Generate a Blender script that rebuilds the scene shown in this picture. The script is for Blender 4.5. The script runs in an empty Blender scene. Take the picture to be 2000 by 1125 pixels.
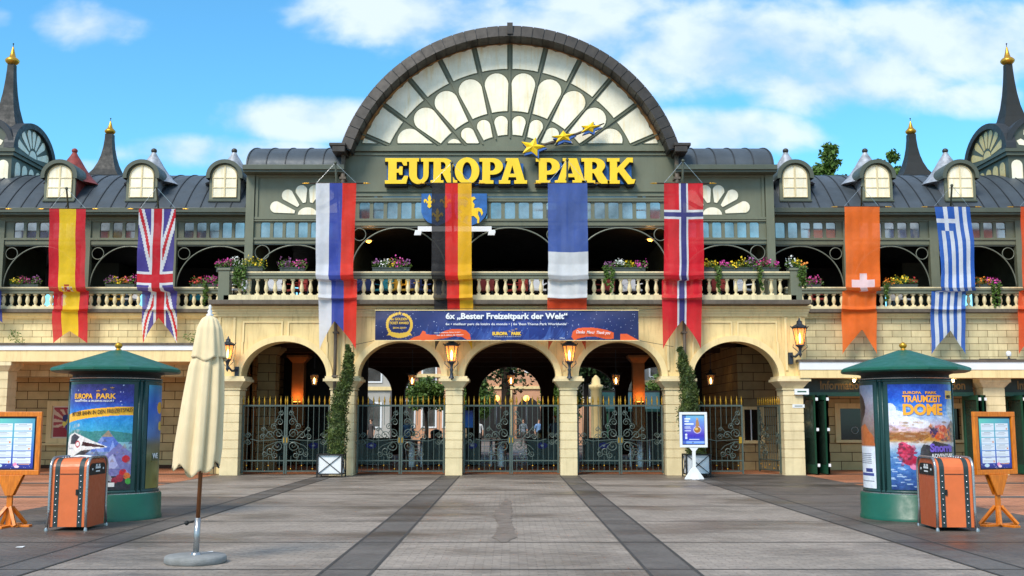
import bpy, bmesh, math, random
import numpy as np
from mathutils import Vector, Matrix
random.seed(7); rng = np.random.default_rng(5)
sc = bpy.context.scene; COL = sc.collection
R = math.radians; PI = math.pi
sin, cos = math.sin, math.cos

# ------------------------------------------------------------------ camera
CAMY, EYE, FPX, PITCH = -32.0, 1.6, 2080.0, R(7.11)
cam_d = bpy.data.cameras.new('camera'); cam = bpy.data.objects.new('camera', cam_d); COL.objects.link(cam)
cam.location = (0, CAMY, EYE); cam.rotation_euler = (R(90) + PITCH, 0, 0)
cam_d.sensor_width = 36; cam_d.lens = FPX / 2000 * 36; cam_d.shift_x = 0.002; cam_d.clip_end = 3000
sc.camera = cam
def W(px, py, Y):                      # photograph measurement -> point on the upright plane at depth Y
    dx = (px - 996) / FPX; dy = (562.5 - py) / FPX
    fy = cos(PITCH) - sin(PITCH) * dy; fz = sin(PITCH) + cos(PITCH) * dy
    t = (Y - CAMY) / fy
    return (dx * t, Y, EYE + fz * t)
def WX(px, py, Y): return W(px, py, Y)[0]
def WZ(py, Y, px=996): return W(px, py, Y)[2]

# ------------------------------------------------------------------ world / light
SUN_EL, SUN_AZ = 46, -30               # azimuth measured from behind the camera, negative = left
wd = bpy.data.worlds.new('World'); sc.world = wd; wd.use_nodes = True
nt = wd.node_tree; N = nt.nodes; L = nt.links
for n in list(N): N.remove(n)
def nd(t, **k):
    n = N.new(t)
    for a, b in k.items(): setattr(n, a, b)
    return n
def mth(op, a, b=None, c=None, clamp=False):
    n = N.new('ShaderNodeMath'); n.operation = op; n.use_clamp = clamp
    for i, v in enumerate((a, b, c)):
        if v is None: continue
        if isinstance(v, (int, float)): n.inputs[i].default_value = v
        else: L.new(v, n.inputs[i])
    return n.outputs[0]
sky = nd('ShaderNodeTexSky', sky_type='NISHITA', sun_disc=False, sun_elevation=R(SUN_EL), sun_rotation=R(180 - SUN_AZ),
         air_density=1.0, dust_density=0.15, ozone_density=2.0)
tc = nd('ShaderNodeTexCoord'); sep = nd('ShaderNodeSeparateXYZ'); L.new(tc.outputs['Generated'], sep.inputs[0])
X_, Y_, Z_ = sep.outputs
ay = mth('MAXIMUM', mth('ABSOLUTE', Y_), 0.05)
U = mth('DIVIDE', X_, ay); V = mth('DIVIDE', Z_, ay)
cmb = nd('ShaderNodeCombineXYZ'); L.new(mth('MULTIPLY', U, 1.0), cmb.inputs[0]); L.new(mth('MULTIPLY', V, 1.45), cmb.inputs[1]); L.new(Y_, cmb.inputs[2])
n1 = nd('ShaderNodeTexNoise'); n1.inputs['Scale'].default_value = 11; n1.inputs['Detail'].default_value = 8; n1.inputs['Roughness'].default_value = .52; n1.inputs['Distortion'].default_value = .12
L.new(cmb.outputs[0], n1.inputs['Vector'])
n2 = nd('ShaderNodeTexNoise'); n2.inputs['Scale'].default_value = 3.2; n2.inputs['Detail'].default_value = 6
L.new(cmb.outputs[0], n2.inputs['Vector'])
def dirs(px, py):
    a = W(px, py, CAMY + 1); return a[0], a[2] - EYE
clouds = [(165, 50, 135, 52, 1), (5, 38, 36, 24, .6), (800, 30, 240, 62, .9), (1080, 70, 330, 75, .9), (1450, 95, 330, 105, 1.1), (1650, 150, 270, 80, 1),
          (1850, 80, 260, 95, 1), (1880, 190, 120, 38, .6), (580, 232, 175, 48, .8), (1430, 262, 165, 60, .9), (400, 296, 190, 36, .7), (540, 305, 120, 32, .7),
          (1180, 10, 200, 40, .8), (1480, 350, 120, 30, .5), (640, 320, 90, 20, .5), (90, 330, 120, 20, .35)]
mask = None
for px, py, rx, ry, w_ in clouds:
    cu, cv = dirs(px, py); u2, v2 = dirs(px + rx, py - ry); ru, rv = abs(u2 - cu), abs(v2 - cv)
    du = mth('DIVIDE', mth('SUBTRACT', U, cu), ru); dv = mth('DIVIDE', mth('SUBTRACT', V, cv), rv)
    d = mth('ADD', mth('MULTIPLY', du, du), mth('MULTIPLY', dv, dv))
    e = mth('MULTIPLY', mth('SUBTRACT', 1.0, d), w_)
    mask = e if mask is None else mth('MAXIMUM', mask, e)
mask = mth('MAXIMUM', mask, -1.2)
front = mth('ADD', mask, mth('MULTIPLY', mth('SUBTRACT', n1.outputs[0], .5), 3.2))
gen = mth('MULTIPLY', mth('SUBTRACT', n2.outputs[0], .41), 6.0)          # broken cloud over the rest of the sky
isf = mth('GREATER_THAN', Y_, 0.0)
hi = mth('GREATER_THAN', V, .62)
isf = mth('MULTIPLY', isf, mth('SUBTRACT', 1.0, hi))
tot = mth('ADD', mth('MULTIPLY', front, isf), mth('MULTIPLY', gen, mth('SUBTRACT', 1.0, isf)))
mr = nd('ShaderNodeMapRange', interpolation_type='SMOOTHSTEP'); mr.inputs[1].default_value = -.25; mr.inputs[2].default_value = .95
mr.inputs[3].default_value = 0; mr.inputs[4].default_value = .9
L.new(tot, mr.inputs[0])
tint = nd('ShaderNodeMix', data_type='RGBA', blend_type='MULTIPLY'); tint.inputs[0].default_value = 1
tint.inputs[7].default_value = (.76, 1.56, 1.76, 1)
L.new(sky.outputs[0], tint.inputs[6])
cr = nd('ShaderNodeValToRGB'); cr.color_ramp.elements[0].position = .40; cr.color_ramp.elements[0].color = (4.5, 5.9, 8.0, 1)
cr.color_ramp.elements[1].position = .60; cr.color_ramp.elements[1].color = (6.6, 7.5, 8.8, 1)
L.new(n1.outputs[0], cr.inputs[0])
mx = nd('ShaderNodeMix', data_type='RGBA'); L.new(mr.outputs[0], mx.inputs[0]); L.new(tint.outputs[2], mx.inputs[6]); L.new(cr.outputs[0], mx.inputs[7])
bg = nd('ShaderNodeBackground'); bg.inputs['Strength'].default_value = 0.085; L.new(mx.outputs[2], bg.inputs['Color'])
wo = nd('ShaderNodeOutputWorld'); L.new(bg.outputs[0], wo.inputs[0])
sl = bpy.data.lights.new('sun', 'SUN'); sl.energy = 2.4; sl.angle = R(22); sl.color = (1, .93, .83)
so = bpy.data.objects.new('sun', sl); COL.objects.link(so)
sd = Vector((sin(R(SUN_AZ)) * cos(R(SUN_EL)), -cos(R(SUN_AZ)) * cos(R(SUN_EL)), sin(R(SUN_EL))))
so.rotation_euler = sd.to_track_quat('Z', 'Y').to_euler(); so.location = sd * 60
sc.view_settings.view_transform = 'Standard'; sc.view_settings.look = 'None'; sc.view_settings.gamma = 1
sc.view_settings.use_curve_mapping = False; sc.view_settings.exposure = 0.7

# ------------------------------------------------------------------ materials
def s2l(c):
    c = np.asarray(c, float)
    return np.where(c <= .04045, c / 12.92, ((c + .055) / 1.055) ** 2.4)
def rgb(r, g, b): return tuple(float(x) for x in s2l(np.array([r, g, b]) / 255)) + (1,)
MATS = {}
def mat(name, col, rough=.6, metal=0, var=.12, scale=3, bump=.15, bscale=40, streak=0, streakcol=(60, 52, 38), coords='Object', emit=None, estr=0, trans=0, spec=.5, kind=None, par=None, fade=None):
    m = bpy.data.materials.new(name); m.use_nodes = True; t = m.node_tree; n = t.nodes; l = t.links
    b = n['Principled BSDF']; b.inputs['Roughness'].default_value = rough; b.inputs['Metallic'].default_value = metal
    b.inputs['Specular IOR Level'].default_value = spec
    c = rgb(*col) if not isinstance(col, str) else None
    tx = n.new('ShaderNodeTexCoord'); src = tx.outputs['Object']
    geo = n.new('ShaderNodeNewGeometry'); src = geo.outputs['Position'] if coords == 'World' else src
    if isinstance(col, str):
        a = n.new('ShaderNodeAttribute'); a.attribute_name = col; cur = a.outputs['Color']
    else:
        r = n.new('ShaderNodeRGB'); r.outputs[0].default_value = c; cur = r.outputs[0]
    def mixc(fac, A, B, bt='MIX'):
        x = n.new('ShaderNodeMix'); x.data_type = 'RGBA'; x.blend_type = bt
        for s_, v in ((0, fac), (6, A), (7, B)):
            if isinstance(v, (int, float, tuple)): x.inputs[s_].default_value = v
            else: l.new(v, x.inputs[s_])
        return x.outputs[2]
    def noise(sc_, det=5, vec=None, rough_=.6):
        z = n.new('ShaderNodeTexNoise'); z.inputs['Scale'].default_value = sc_; z.inputs['Detail'].default_value = det; z.inputs['Roughness'].default_value = rough_
        l.new(vec or src, z.inputs['Vector']); return z.outputs[0]
    def ramp(v, a, b_, lo=0., hi=1.):
        z = n.new('ShaderNodeMapRange'); z.inputs[1].default_value = a; z.inputs[2].default_value = b_; z.inputs[3].default_value = lo; z.inputs[4].default_value = hi
        l.new(v, z.inputs[0]); return z.outputs[0]
    bumpsrc = None
    if kind == 'brick':
        w_, h_, mort, mcol, jit = par
        sp = n.new('ShaderNodeSeparateXYZ'); l.new(src, sp.inputs[0])
        ad = n.new('ShaderNodeMath'); l.new(sp.outputs[0], ad.inputs[0]); l.new(sp.outputs[1], ad.inputs[1])
        cb = n.new('ShaderNodeCombineXYZ'); l.new(ad.outputs[0], cb.inputs[0]); l.new(sp.outputs[2], cb.inputs[1])
        if jit == 'flat':
            l.new(sp.outputs[0], cb.inputs[0]); l.new(sp.outputs[1], cb.inputs[1])
        br = n.new('ShaderNodeTexBrick'); br.inputs['Scale'].default_value = 1; br.inputs['Brick Width'].default_value = w_; br.inputs['Row Height'].default_value = h_
        br.inputs['Mortar Size'].default_value = mort; br.inputs['Mortar Smooth'].default_value = .3; br.inputs['Bias'].default_value = 0
        br.inputs['Color1'].default_value = (1, 1, 1, 1); br.inputs['Color2'].default_value = (.78, .79, .80, 1); br.inputs['Mortar'].default_value = rgb(*mcol)
        l.new(cb.outputs[0], br.inputs['Vector']); cur = mixc(1., cur, br.outputs['Color'], 'MULTIPLY')
        iv = n.new('ShaderNodeMath'); iv.operation = 'SUBTRACT'; iv.inputs[0].default_value = 1; l.new(br.outputs['Fac'], iv.inputs[1]); bumpsrc = iv.outputs[0]
    if kind == 'wave':            # wood / planks
        mp = n.new('ShaderNodeMapping'); mp.inputs['Scale'].default_value = par; l.new(src, mp.inputs['Vector'])
        z = noise(6, 6, mp.outputs[0]); cur = mixc(ramp(z, .3, .7), mixc(1., cur, (.6, .52, .45, 1), 'MULTIPLY'), cur)
    if var:
        z = noise(scale, 6); d = 1 - var * 1.6
        cur = mixc(ramp(z, .32, .68), mixc(1., cur, (d, d, d * .97, 1), 'MULTIPLY'), cur)
    if streak:
        mp = n.new('ShaderNodeMapping'); mp.inputs['Scale'].default_value = (5, 5, .45); l.new(src, mp.inputs['Vector'])
        z = noise(1.6, 8, mp.outputs[0], .7); z2 = noise(.5, 4)
        mu = n.new('ShaderNodeMath'); mu.operation = 'MULTIPLY'; l.new(ramp(z, .5, .72), mu.inputs[0]); l.new(ramp(z2, .35, .65, .2, streak), mu.inputs[1])
        cur = mixc(mu.outputs[0], cur, rgb(*streakcol))
    l.new(cur, b.inputs['Base Color'])
    if bump:
        bp = n.new('ShaderNodeBump'); bp.inputs['Strength'].default_value = bump; bp.inputs['Distance'].default_value = .02
        z = noise(bscale, 4)
        if bumpsrc is not None:
            ad2 = n.new('ShaderNodeMath'); ad2.operation = 'MULTIPLY_ADD'; l.new(z, ad2.inputs[0]); ad2.inputs[1].default_value = .35; l.new(bumpsrc, ad2.inputs[2]); z = ad2.outputs[0]
        l.new(z, bp.inputs['Height']); l.new(bp.outputs[0], b.inputs['Normal'])
    if rough < .95 and var:
        z = noise(scale * 2.3, 5); l.new(ramp(z, .3, .7, max(0, rough - .1), min(1, rough + .12)), b.inputs['Roughness'])
    if emit: b.inputs['Emission Color'].default_value = rgb(*emit); b.inputs['Emission Strength'].default_value = estr
    if trans:
        out = n['Material Output']; tr = n.new('ShaderNodeBsdfTransparent'); tl = n.new('ShaderNodeBsdfTranslucent'); l.new(cur, tl.inputs[0]); l.new(cur, tr.inputs[0])
        m1 = n.new('ShaderNodeMixShader'); m1.inputs[0].default_value = .3; l.new(b.outputs[0], m1.inputs[1]); l.new(tl.outputs[0], m1.inputs[2])
        tr.inputs[0].default_value = (1, 1, 1, 1); t.links.remove(tr.inputs[0].links[0])
        m2 = n.new('ShaderNodeMixShader'); m2.inputs[0].default_value = trans; l.new(m1.outputs[0], m2.inputs[1]); l.new(tr.outputs[0], m2.inputs[2])
        l.new(m2.outputs[0], out.inputs[0])
    MATS[name] = m; return m
YEL = mat('yellow_stucco', (238, 210, 148), .75, var=.13, scale=1.3, bump=.2, bscale=26, streak=.85, streakcol=(142, 106, 60))
YEL2 = mat('pale_stucco', (242, 215, 156), .72, var=.08, scale=2, bump=.1, streak=.35, streakcol=(150, 118, 72))
PILB = mat('pillar_stone', (234, 213, 166), .75, var=.12, scale=2.2, bump=.2, streak=.35, streakcol=(140, 112, 74))
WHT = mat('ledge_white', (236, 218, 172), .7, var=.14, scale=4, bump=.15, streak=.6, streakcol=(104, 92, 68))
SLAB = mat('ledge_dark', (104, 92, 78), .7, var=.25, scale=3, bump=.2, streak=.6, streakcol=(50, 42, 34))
BLK = mat('block_wall', (234, 214, 164), .8, var=.16, scale=1.7, bump=.5, bscale=25, kind='brick', par=(.62, .215, .008, (120, 96, 58), 0), streak=.4, streakcol=(130, 104, 60))
BLK2 = mat('block_wall_coarse', (224, 196, 138), .85, var=.2, scale=1.3, bump=.6, bscale=20, kind='brick', par=(.72, .29, .012, (92, 66, 34), 0))
GRN = mat('green_grey_metal', (110, 113, 92), .5, var=.1, scale=1.5, bump=.05, streak=.35, streakcol=(74, 78, 60))
GRND = mat('green_grey_dark', (80, 86, 72), .5, var=.12, scale=2, bump=.05)
IRON = mat('painted_iron', (118, 122, 108), .45, var=.1, metal=.2)
ROOF = mat('zinc_roof', (72, 80, 87), .5, metal=.15, var=.22, scale=1.2, bump=.08, bscale=12, streak=.4, streakcol=(60, 64, 66))
SEAM = mat('zinc_seam', (48, 52, 56), .55, metal=.2)
RIM = mat('arch_roof_metal', (66, 60, 54), .5, metal=.2, var=.3, scale=2.5, bump=.1)
SPIRE = mat('spire_slate', (28, 28, 24), .6, var=.1, scale=2, bump=.1)
GOLD = mat('gold', (214, 160, 54), .32, metal=.75, var=.15)
CREAM = mat('cream_glass', (252, 244, 218), .25, var=.12, scale=1.8, bump=.06, bscale=2, streak=1, streakcol=(230, 198, 122))
AMBG = mat('amber_glass', (214, 190, 120), .3, var=.12, scale=2, bump=0)
GLS = mat('dark_glass', (196, 190, 182), .05, metal=.8, var=.4, scale=.9, bump=.0)
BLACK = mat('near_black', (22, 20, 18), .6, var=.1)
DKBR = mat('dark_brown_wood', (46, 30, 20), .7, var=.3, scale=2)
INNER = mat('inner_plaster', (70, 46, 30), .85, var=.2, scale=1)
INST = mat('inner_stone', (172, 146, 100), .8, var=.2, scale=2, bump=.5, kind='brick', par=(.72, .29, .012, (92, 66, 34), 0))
SIGNY = mat('letter_yellow', (250, 206, 24), .4, var=.06, scale=4, bump=.03, streak=.2, streakcol=(150, 110, 20))
SIGNB = mat('letter_side', (16, 18, 26), .5, var=.1)
BLUE = mat('sign_blue', (36, 104, 178), .5, var=.25, scale=5)
PAINT = mat('printed', 'Col', .35, var=.03, scale=6, bump=0)
FLAG = mat('flag_cloth', 'Col', .75, var=.09, scale=3, bump=.7, bscale=5, trans=.10)
BANN = mat('banner_vinyl', 'Col', .45, var=.06, scale=2, bump=.6, bscale=1.6)
GATE = mat('gate_iron', (84, 96, 88), .45, metal=.2, var=.15, scale=6)
WHITE = mat('white_paint', (232, 232, 232), .45, var=.05)
LTGL = mat('lamp_glow', (255, 190, 110), .4, emit=(255, 168, 72), estr=3.0, var=0, bump=0)
BULB = mat('lamp_bulb', (255, 230, 180), .4, emit=(255, 222, 150), estr=22, var=0, bump=0)
LAMPI = mat('lamp_iron', (58, 64, 72), .45, metal=.4, var=.15)
KGRN = mat('kiosk_green', (2, 88, 68), .42, var=.1, scale=3, bump=.04)
KDRK = mat('kiosk_dark_green', (28, 66, 64), .35, var=.1, scale=3)
BORG = mat('bin_orange', (222, 112, 58), .42, var=.07, scale=5, bump=.03)
BORG2 = mat('bin_orange_end', (190, 88, 48), .42, var=.07, scale=5, bump=.03)
STEEL = mat('brushed_steel', (180, 180, 180), .3, metal=.9, var=.1)
BOLT = mat('bolt', (220, 220, 220), .25, metal=.9, var=0)
STRIP = mat('bin_strip', (34, 54, 56), .5, var=.1)
WOOD = mat('varnished_wood', (240, 138, 26), .4, kind='wave', par=(6, 6, 1), var=.1, bump=.1)
POLE = mat('umbrella_pole_wood', (134, 78, 34), .45, kind='wave', par=(8, 8, .6), var=.1)
CANV = mat('umbrella_canvas', (232, 210, 168), .85, var=.07, scale=3, bump=.2, bscale=120, streak=.2, streakcol=(170, 140, 96))
CONC = mat('concrete', (142, 142, 140), .8, var=.2, scale=6, bump=.4, bscale=60)
LEAF = mat('leaf', (92, 124, 44), .6, var=.35, scale=6, bump=0, coords='World')
LEAFD = mat('leaf_dark', (60, 88, 36), .6, var=.4, scale=4, bump=0, coords='World')
CYPR = mat('cypress_leaf', (88, 104, 36), .65, var=.45, scale=5, bump=0, coords='World')
BARK = mat('bark', (62, 48, 36), .9, var=.3, scale=8, bump=.5)
BOXM = mat('flower_box', (62, 72, 66), .6, var=.15)
SALM = mat('salmon_wall', (214, 160, 124), .8, var=.12, scale=1, streak=.3, streakcol=(120, 90, 70))
GWALL = mat('grey_wall', (176, 172, 164), .8, var=.1, scale=1)
DKG = mat('booth_green', (92, 106, 96), .55, var=.12, scale=3)
DGR = mat('door_green', (36, 84, 62), .4, var=.12, scale=3)
SIGNG = mat('dark_sign', (26, 40, 30), .5, var=.1)
GLET = mat('gold_letter', (128, 96, 36), .45, var=.1)
REDR = mat('red_dome', (150, 58, 50), .6, var=.35, scale=5, bump=.3)
SILV = mat('silver_dome', (186, 190, 196), .42, metal=.3, var=.35, scale=5, bump=.25, bscale=12, streak=.5, streakcol=(110, 92, 88))

# ------------------------------------------------------------------ geometry helpers
ORG = {}
class MB:
    def __init__(s): s.v = []; s.f = []; s.m = []; s.mi = 0; s.T = None; s.smooth = []; s.sm = False
    def add(s, vs, fs):
        b = len(s.v)
        if s.T is not None: vs = [tuple(s.T @ Vector(p)) for p in vs]
        s.v += [tuple(p) for p in vs]; s.f += [tuple(b + i for i in f) for f in fs]; s.m += [s.mi] * len(fs); s.smooth += [s.sm] * len(fs)
    def box(s, x0, x1, y0, y1, z0, z1):
        if x0 > x1: x0, x1 = x1, x0
        if y0 > y1: y0, y1 = y1, y0
        s.add([(x0, y0, z0), (x1, y0, z0), (x1, y1, z0), (x0, y1, z0), (x0, y0, z1), (x1, y0, z1), (x1, y1, z1), (x0, y1, z1)],
              [(0, 3, 2, 1), (4, 5, 6, 7), (0, 1, 5, 4), (1, 2, 6, 5), (2, 3, 7, 6), (3, 0, 4, 7)])
    def frus(s, c, z0, z1, a0, b0, a1, b1):      # tapered box, half sizes
        x, y = c
        s.add([(x - a0, y - b0, z0), (x + a0, y - b0, z0), (x + a0, y + b0, z0), (x - a0, y + b0, z0), (x - a1, y - b1, z1), (x + a1, y - b1, z1), (x + a1, y + b1, z1), (x - a1, y + b1, z1)],
              [(0, 3, 2, 1), (4, 5, 6, 7), (0, 1, 5, 4), (1, 2, 6, 5), (2, 3, 7, 6), (3, 0, 4, 7)])
    def prism(s, pts, y0, y1, back=True):        # polygon in x,z extruded along y (ccw seen from -y)
        n = len(pts); vs = [(p[0], y0, p[1]) for p in pts] + [(p[0], y1, p[1]) for p in pts]
        fs = [tuple(range(n))] + ([tuple(range(2 * n - 1, n - 1, -1))] if back else [])
        fs += [(i, i + n, (i + 1) % n + n, (i + 1) % n) for i in range(n)]
        s.add(vs, fs)
    def prismx(s, pts, x0, x1):                  # polygon in y,z extruded along x
        n = len(pts); vs = [(x0, p[0], p[1]) for p in pts] + [(x1, p[0], p[1]) for p in pts]
        s.add(vs, [tuple(range(n)), tuple(range(2 * n - 1, n - 1, -1))] + [(i, i + n, (i + 1) % n + n, (i + 1) % n) for i in range(n)])
    def prismz(s, pts, z0, z1):
        n = len(pts); vs = [(p[0], p[1], z0) for p in pts] + [(p[0], p[1], z1) for p in pts]
        s.add(vs, [tuple(range(n - 1, -1, -1)), tuple(range(n, 2 * n))] + [(i, (i + 1) % n, (i + 1) % n + n, i + n) for i in range(n)])
    def lathe(s, prof, c=(0, 0, 0), n=16, a0=0, a1=2 * PI, smooth=True):
        full = abs(a1 - a0 - 2 * PI) < 1e-6; k = n if full else n + 1
        vs = [(c[0] + r * cos(a0 + (a1 - a0) * i / n), c[1] + r * sin(a0 + (a1 - a0) * i / n), c[2] + z) for r, z in prof for i in range(k)]
        fs = []
        for j in range(len(prof) - 1):
            for i in range(n):
                i2 = (i + 1) % k; fs.append((j * k + i, j * k + i2, (j + 1) * k + i2, (j + 1) * k + i))
        o = s.sm; s.sm = smooth; s.add(vs, fs)
        if full:
            s.sm = False
            if prof[0][0] > .001: s.add(vs[:k], [tuple(range(k - 1, -1, -1))])
            if prof[-1][0] > .001: s.add(vs[-k:], [tuple(range(k))])
        s.sm = o
    def tube(s, pts, r, n=6, closed=False):
        P_ = [Vector(p) for p in pts]; m = len(P_); vs = []; up = None
        for i in range(m):
            if closed: t = P_[(i + 1) % m] - P_[i - 1]
            else: t = P_[min(i + 1, m - 1)] - P_[max(i - 1, 0)]
            t.normalize()
            if up is None: up = t.orthogonal().normalized()
            a = (up - t * up.dot(t)); a = a.normalized() if a.length > 1e-6 else t.orthogonal().normalized(); up = a; b = t.cross(a)
            rr = r[i] if isinstance(r, (list, tuple)) else r
            vs += [tuple(P_[i] + (a * cos(2 * PI * k / n) + b * sin(2 * PI * k / n)) * rr) for k in range(n)]
        fs = []
        for i in range(m if closed else m - 1):
            j = (i + 1) % m
            fs += [(i * n + k, i * n + (k + 1) % n, j * n + (k + 1) % n, j * n + k) for k in range(n)]
        if not closed: fs += [tuple(range(n - 1, -1, -1)), tuple((m - 1) * n + k for k in range(n))]
        o = s.sm; s.sm = n > 5; s.add(vs, fs); s.sm = o
    def sphere(s, c, r, n=12, sz=1):
        s.lathe([(max(.0005, r * sin(PI * j / 8)), -r * sz * cos(PI * j / 8)) for j in range(9)], c, n)
    def mesh(s, name, mats):
        me = bpy.data.meshes.new(name); me.from_pydata(s.v, [], s.f)
        for m in (mats if isinstance(mats, (list, tuple)) else [mats]): me.materials.append(m)
        me.polygons.foreach_set('material_index', s.m); me.polygons.foreach_set('use_smooth', s.smooth); me.update(); return me
    def build(s, name, mats, parent=None, local=False, bevel=0):
        if parent is not None and not local:
            o = ORG.get(parent.name, (0, 0, 0)); s.v = [(a - o[0], b - o[1], c - o[2]) for a, b, c in s.v]
        return link(name, s.mesh(name, mats), parent, bevel)
def link(name, me, parent=None, bevel=0, loc=None):
    ob = bpy.data.objects.new(name, me); COL.objects.link(ob)
    if parent is not None: ob.parent = parent; ORG[ob.name] = ORG.get(parent.name, (0, 0, 0))
    if loc is not None:
        o = ORG.get(parent.name, (0, 0, 0)) if parent is not None else (0, 0, 0); ob.location = (loc[0] - o[0], loc[1] - o[1], loc[2] - o[2])
    if bevel:
        b = ob.modifiers.new('bevel', 'BEVEL'); b.width = bevel; b.segments = 2; b.limit_method = 'ANGLE'; b.angle_limit = R(40)
    return ob
def thing(name, label, cat, loc=(0, 0, 0), group=None, rz=0):
    o = bpy.data.objects.new(name, None); COL.objects.link(o); o.location = loc; o.rotation_euler = (0, 0, rz); o.empty_display_size = .2
    o['label'] = label; o['category'] = cat
    if group: o['group'] = group
    ORG[o.name] = tuple(loc); return o
def tag(o, label=None, cat=None, group=None, kind=None):
    if label: o['label'] = label
    if cat: o['category'] = cat
    if group: o['group'] = group
    if kind: o['kind'] = kind
    return o
def copy_thing(root, loc, label=None, rz=None):
    def cp(o, p):
        c = o.copy(); COL.objects.link(c); c.parent = p
        for ch in list(o.children): cp(ch, c)
        return c
    c = cp(root, None); c.location = loc
    if label: c['label'] = label
    if rz is not None: c.rotation_euler.z = rz
    return c
def arcpts(cx, cz, rx, rz, a0, a1, n): return [(cx + rx * cos(R(a0 + (a1 - a0) * i / n)), cz + rz * sin(R(a0 + (a1 - a0) * i / n))) for i in range(n + 1)]
def clipz(pts, z0):
    out = []
    for i in range(len(pts)):
        a, b = pts[i], pts[(i + 1) % len(pts)]
        if a[1] >= z0: out.append(a)
        if (a[1] >= z0) != (b[1] >= z0):
            t = (z0 - a[1]) / (b[1] - a[1]); out.append((a[0] + t * (b[0] - a[0]), z0))
    return out
def curve_mesh(splines, extrude, bevel=0, name='c'):
    cu = bpy.data.curves.new(name, 'CURVE'); cu.dimensions = '2D'; cu.fill_mode = 'BOTH'; cu.extrude = extrude; cu.bevel_depth = bevel; cu.bevel_resolution = 1
    for pts in splines:
        sp = cu.splines.new('POLY'); sp.points.add(len(pts) - 1); sp.use_cyclic_u = True
        for p, q in zip(sp.points, pts): p.co = (q[0], q[1], 0, 1)
    ob = bpy.data.objects.new(name, cu); COL.objects.link(ob); dg = bpy.context.evaluated_depsgraph_get(); dg.update()
    me = bpy.data.meshes.new_from_object(ob.evaluated_get(dg)); bpy.data.objects.remove(ob); bpy.data.curves.remove(cu); return me
def text_mesh(s, w=None, h=None, extrude=.002, bold=.0, shear=0):
    cu = bpy.data.curves.new('t', 'FONT'); cu.body = s; cu.size = 1; cu.extrude = extrude; cu.offset = bold; cu.shear = shear; cu.resolution_u = 3
    ob = bpy.data.objects.new('t', cu); COL.objects.link(ob); dg = bpy.context.evaluated_depsgraph_get(); dg.update()
    me = bpy.data.meshes.new_from_object(ob.evaluated_get(dg)); bpy.data.objects.remove(ob); bpy.data.curves.remove(cu)
    n = len(me.vertices); co = np.empty(n * 3, np.float32); me.vertices.foreach_get('co', co); co = co.reshape(-1, 3)
    mn = co.min(0); mxx = co.max(0); sz = mxx - mn; co -= mn
    kx = w / sz[0] if w else None; ky = h / sz[1] if h else None
    kx = kx or ky; ky = ky or kx
    co[:, 0] *= kx; co[:, 1] *= ky; me.vertices.foreach_set('co', co.ravel()); me.materials.clear(); return me
def mesh_map(me, fn):
    for v in me.vertices: v.co = fn(*v.co)
    me.update()
def text(s, x, y, z, w, h, m, parent, name='lettering', bold=.0, extrude=.004, shear=0, fn=None, local=False):
    me = text_mesh(s, w, h, .001, bold, shear)
    o = (0, 0, 0) if local or parent is None else ORG.get(parent.name, (0, 0, 0))
    if fn: mesh_map(me, lambda a, b, c: fn(a, b, c * extrude / .001))
    else: mesh_map(me, lambda a, b, c: (x + a - o[0], y - c * extrude / .001 - o[1], z + b - o[2]))
    me.materials.append(m); return link(name, me, parent)
class Cv:                                   # small painted canvas, colours per face
    def __init__(s, w, h, c=(255, 255, 255)):
        s.w, s.h = w, h; s.a = np.zeros((h, w, 3)); s.a[:] = c
        s.X, s.Y = np.meshgrid((np.arange(w) + .5) / w, (np.arange(h) + .5) / h)
    def put(s, m, c, al=1): s.a[m] = s.a[m] * (1 - al) + np.array(c) * al
    def grad(s, stops):
        ys = [p[0] for p in stops]
        for k in range(3): s.a[:, :, k] = np.interp(s.Y, ys, [p[1][k] for p in stops])
    def ell(s, cx, cy, rx, ry, c, al=1): s.put(((s.X - cx) / rx) ** 2 + ((s.Y - cy) / ry) ** 2 < 1, c, al)
    def rect(s, x0, y0, x1, y1, c, al=1): s.put((s.X > x0) & (s.X < x1) & (s.Y > y0) & (s.Y < y1), c, al)
    def poly(s, pts, c, al=1):
        ins = np.zeros(s.X.shape, bool); n = len(pts)
        for i in range(n):
            (x1, y1), (x2, y2) = pts[i], pts[(i + 1) % n]
            if y1 == y2: continue
            cnd = ((y1 > s.Y) != (y2 > s.Y)) & (s.X < (x2 - x1) * (s.Y - y1) / (y2 - y1) + x1); ins ^= cnd
        s.put(ins, c, al)
    def noise(s, amp, cell=6):
        g = rng.normal(0, 1, (s.h // cell + 2, s.w // cell + 2)); yy = np.arange(s.h) / cell; xx = np.arange(s.w) / cell
        iy = yy.astype(int); ix = xx.astype(int); fy = (yy - iy)[:, None]; fx = (xx - ix)[None]
        v = g[iy][:, ix] * (1 - fy) * (1 - fx) + g[iy + 1][:, ix] * fy * (1 - fx) + g[iy][:, ix + 1] * (1 - fy) * fx + g[iy + 1][:, ix + 1] * fy * fx
        s.a += (v * amp)[:, :, None]
    def star(s, cx, cy, r, c, asp=1):
        s.poly([(cx + r * (1 if k % 2 == 0 else .42) * sin(k * PI / 5) / asp, cy + r * (1 if k % 2 == 0 else .42) * cos(k * PI / 5)) for k in range(10)], c)
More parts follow.
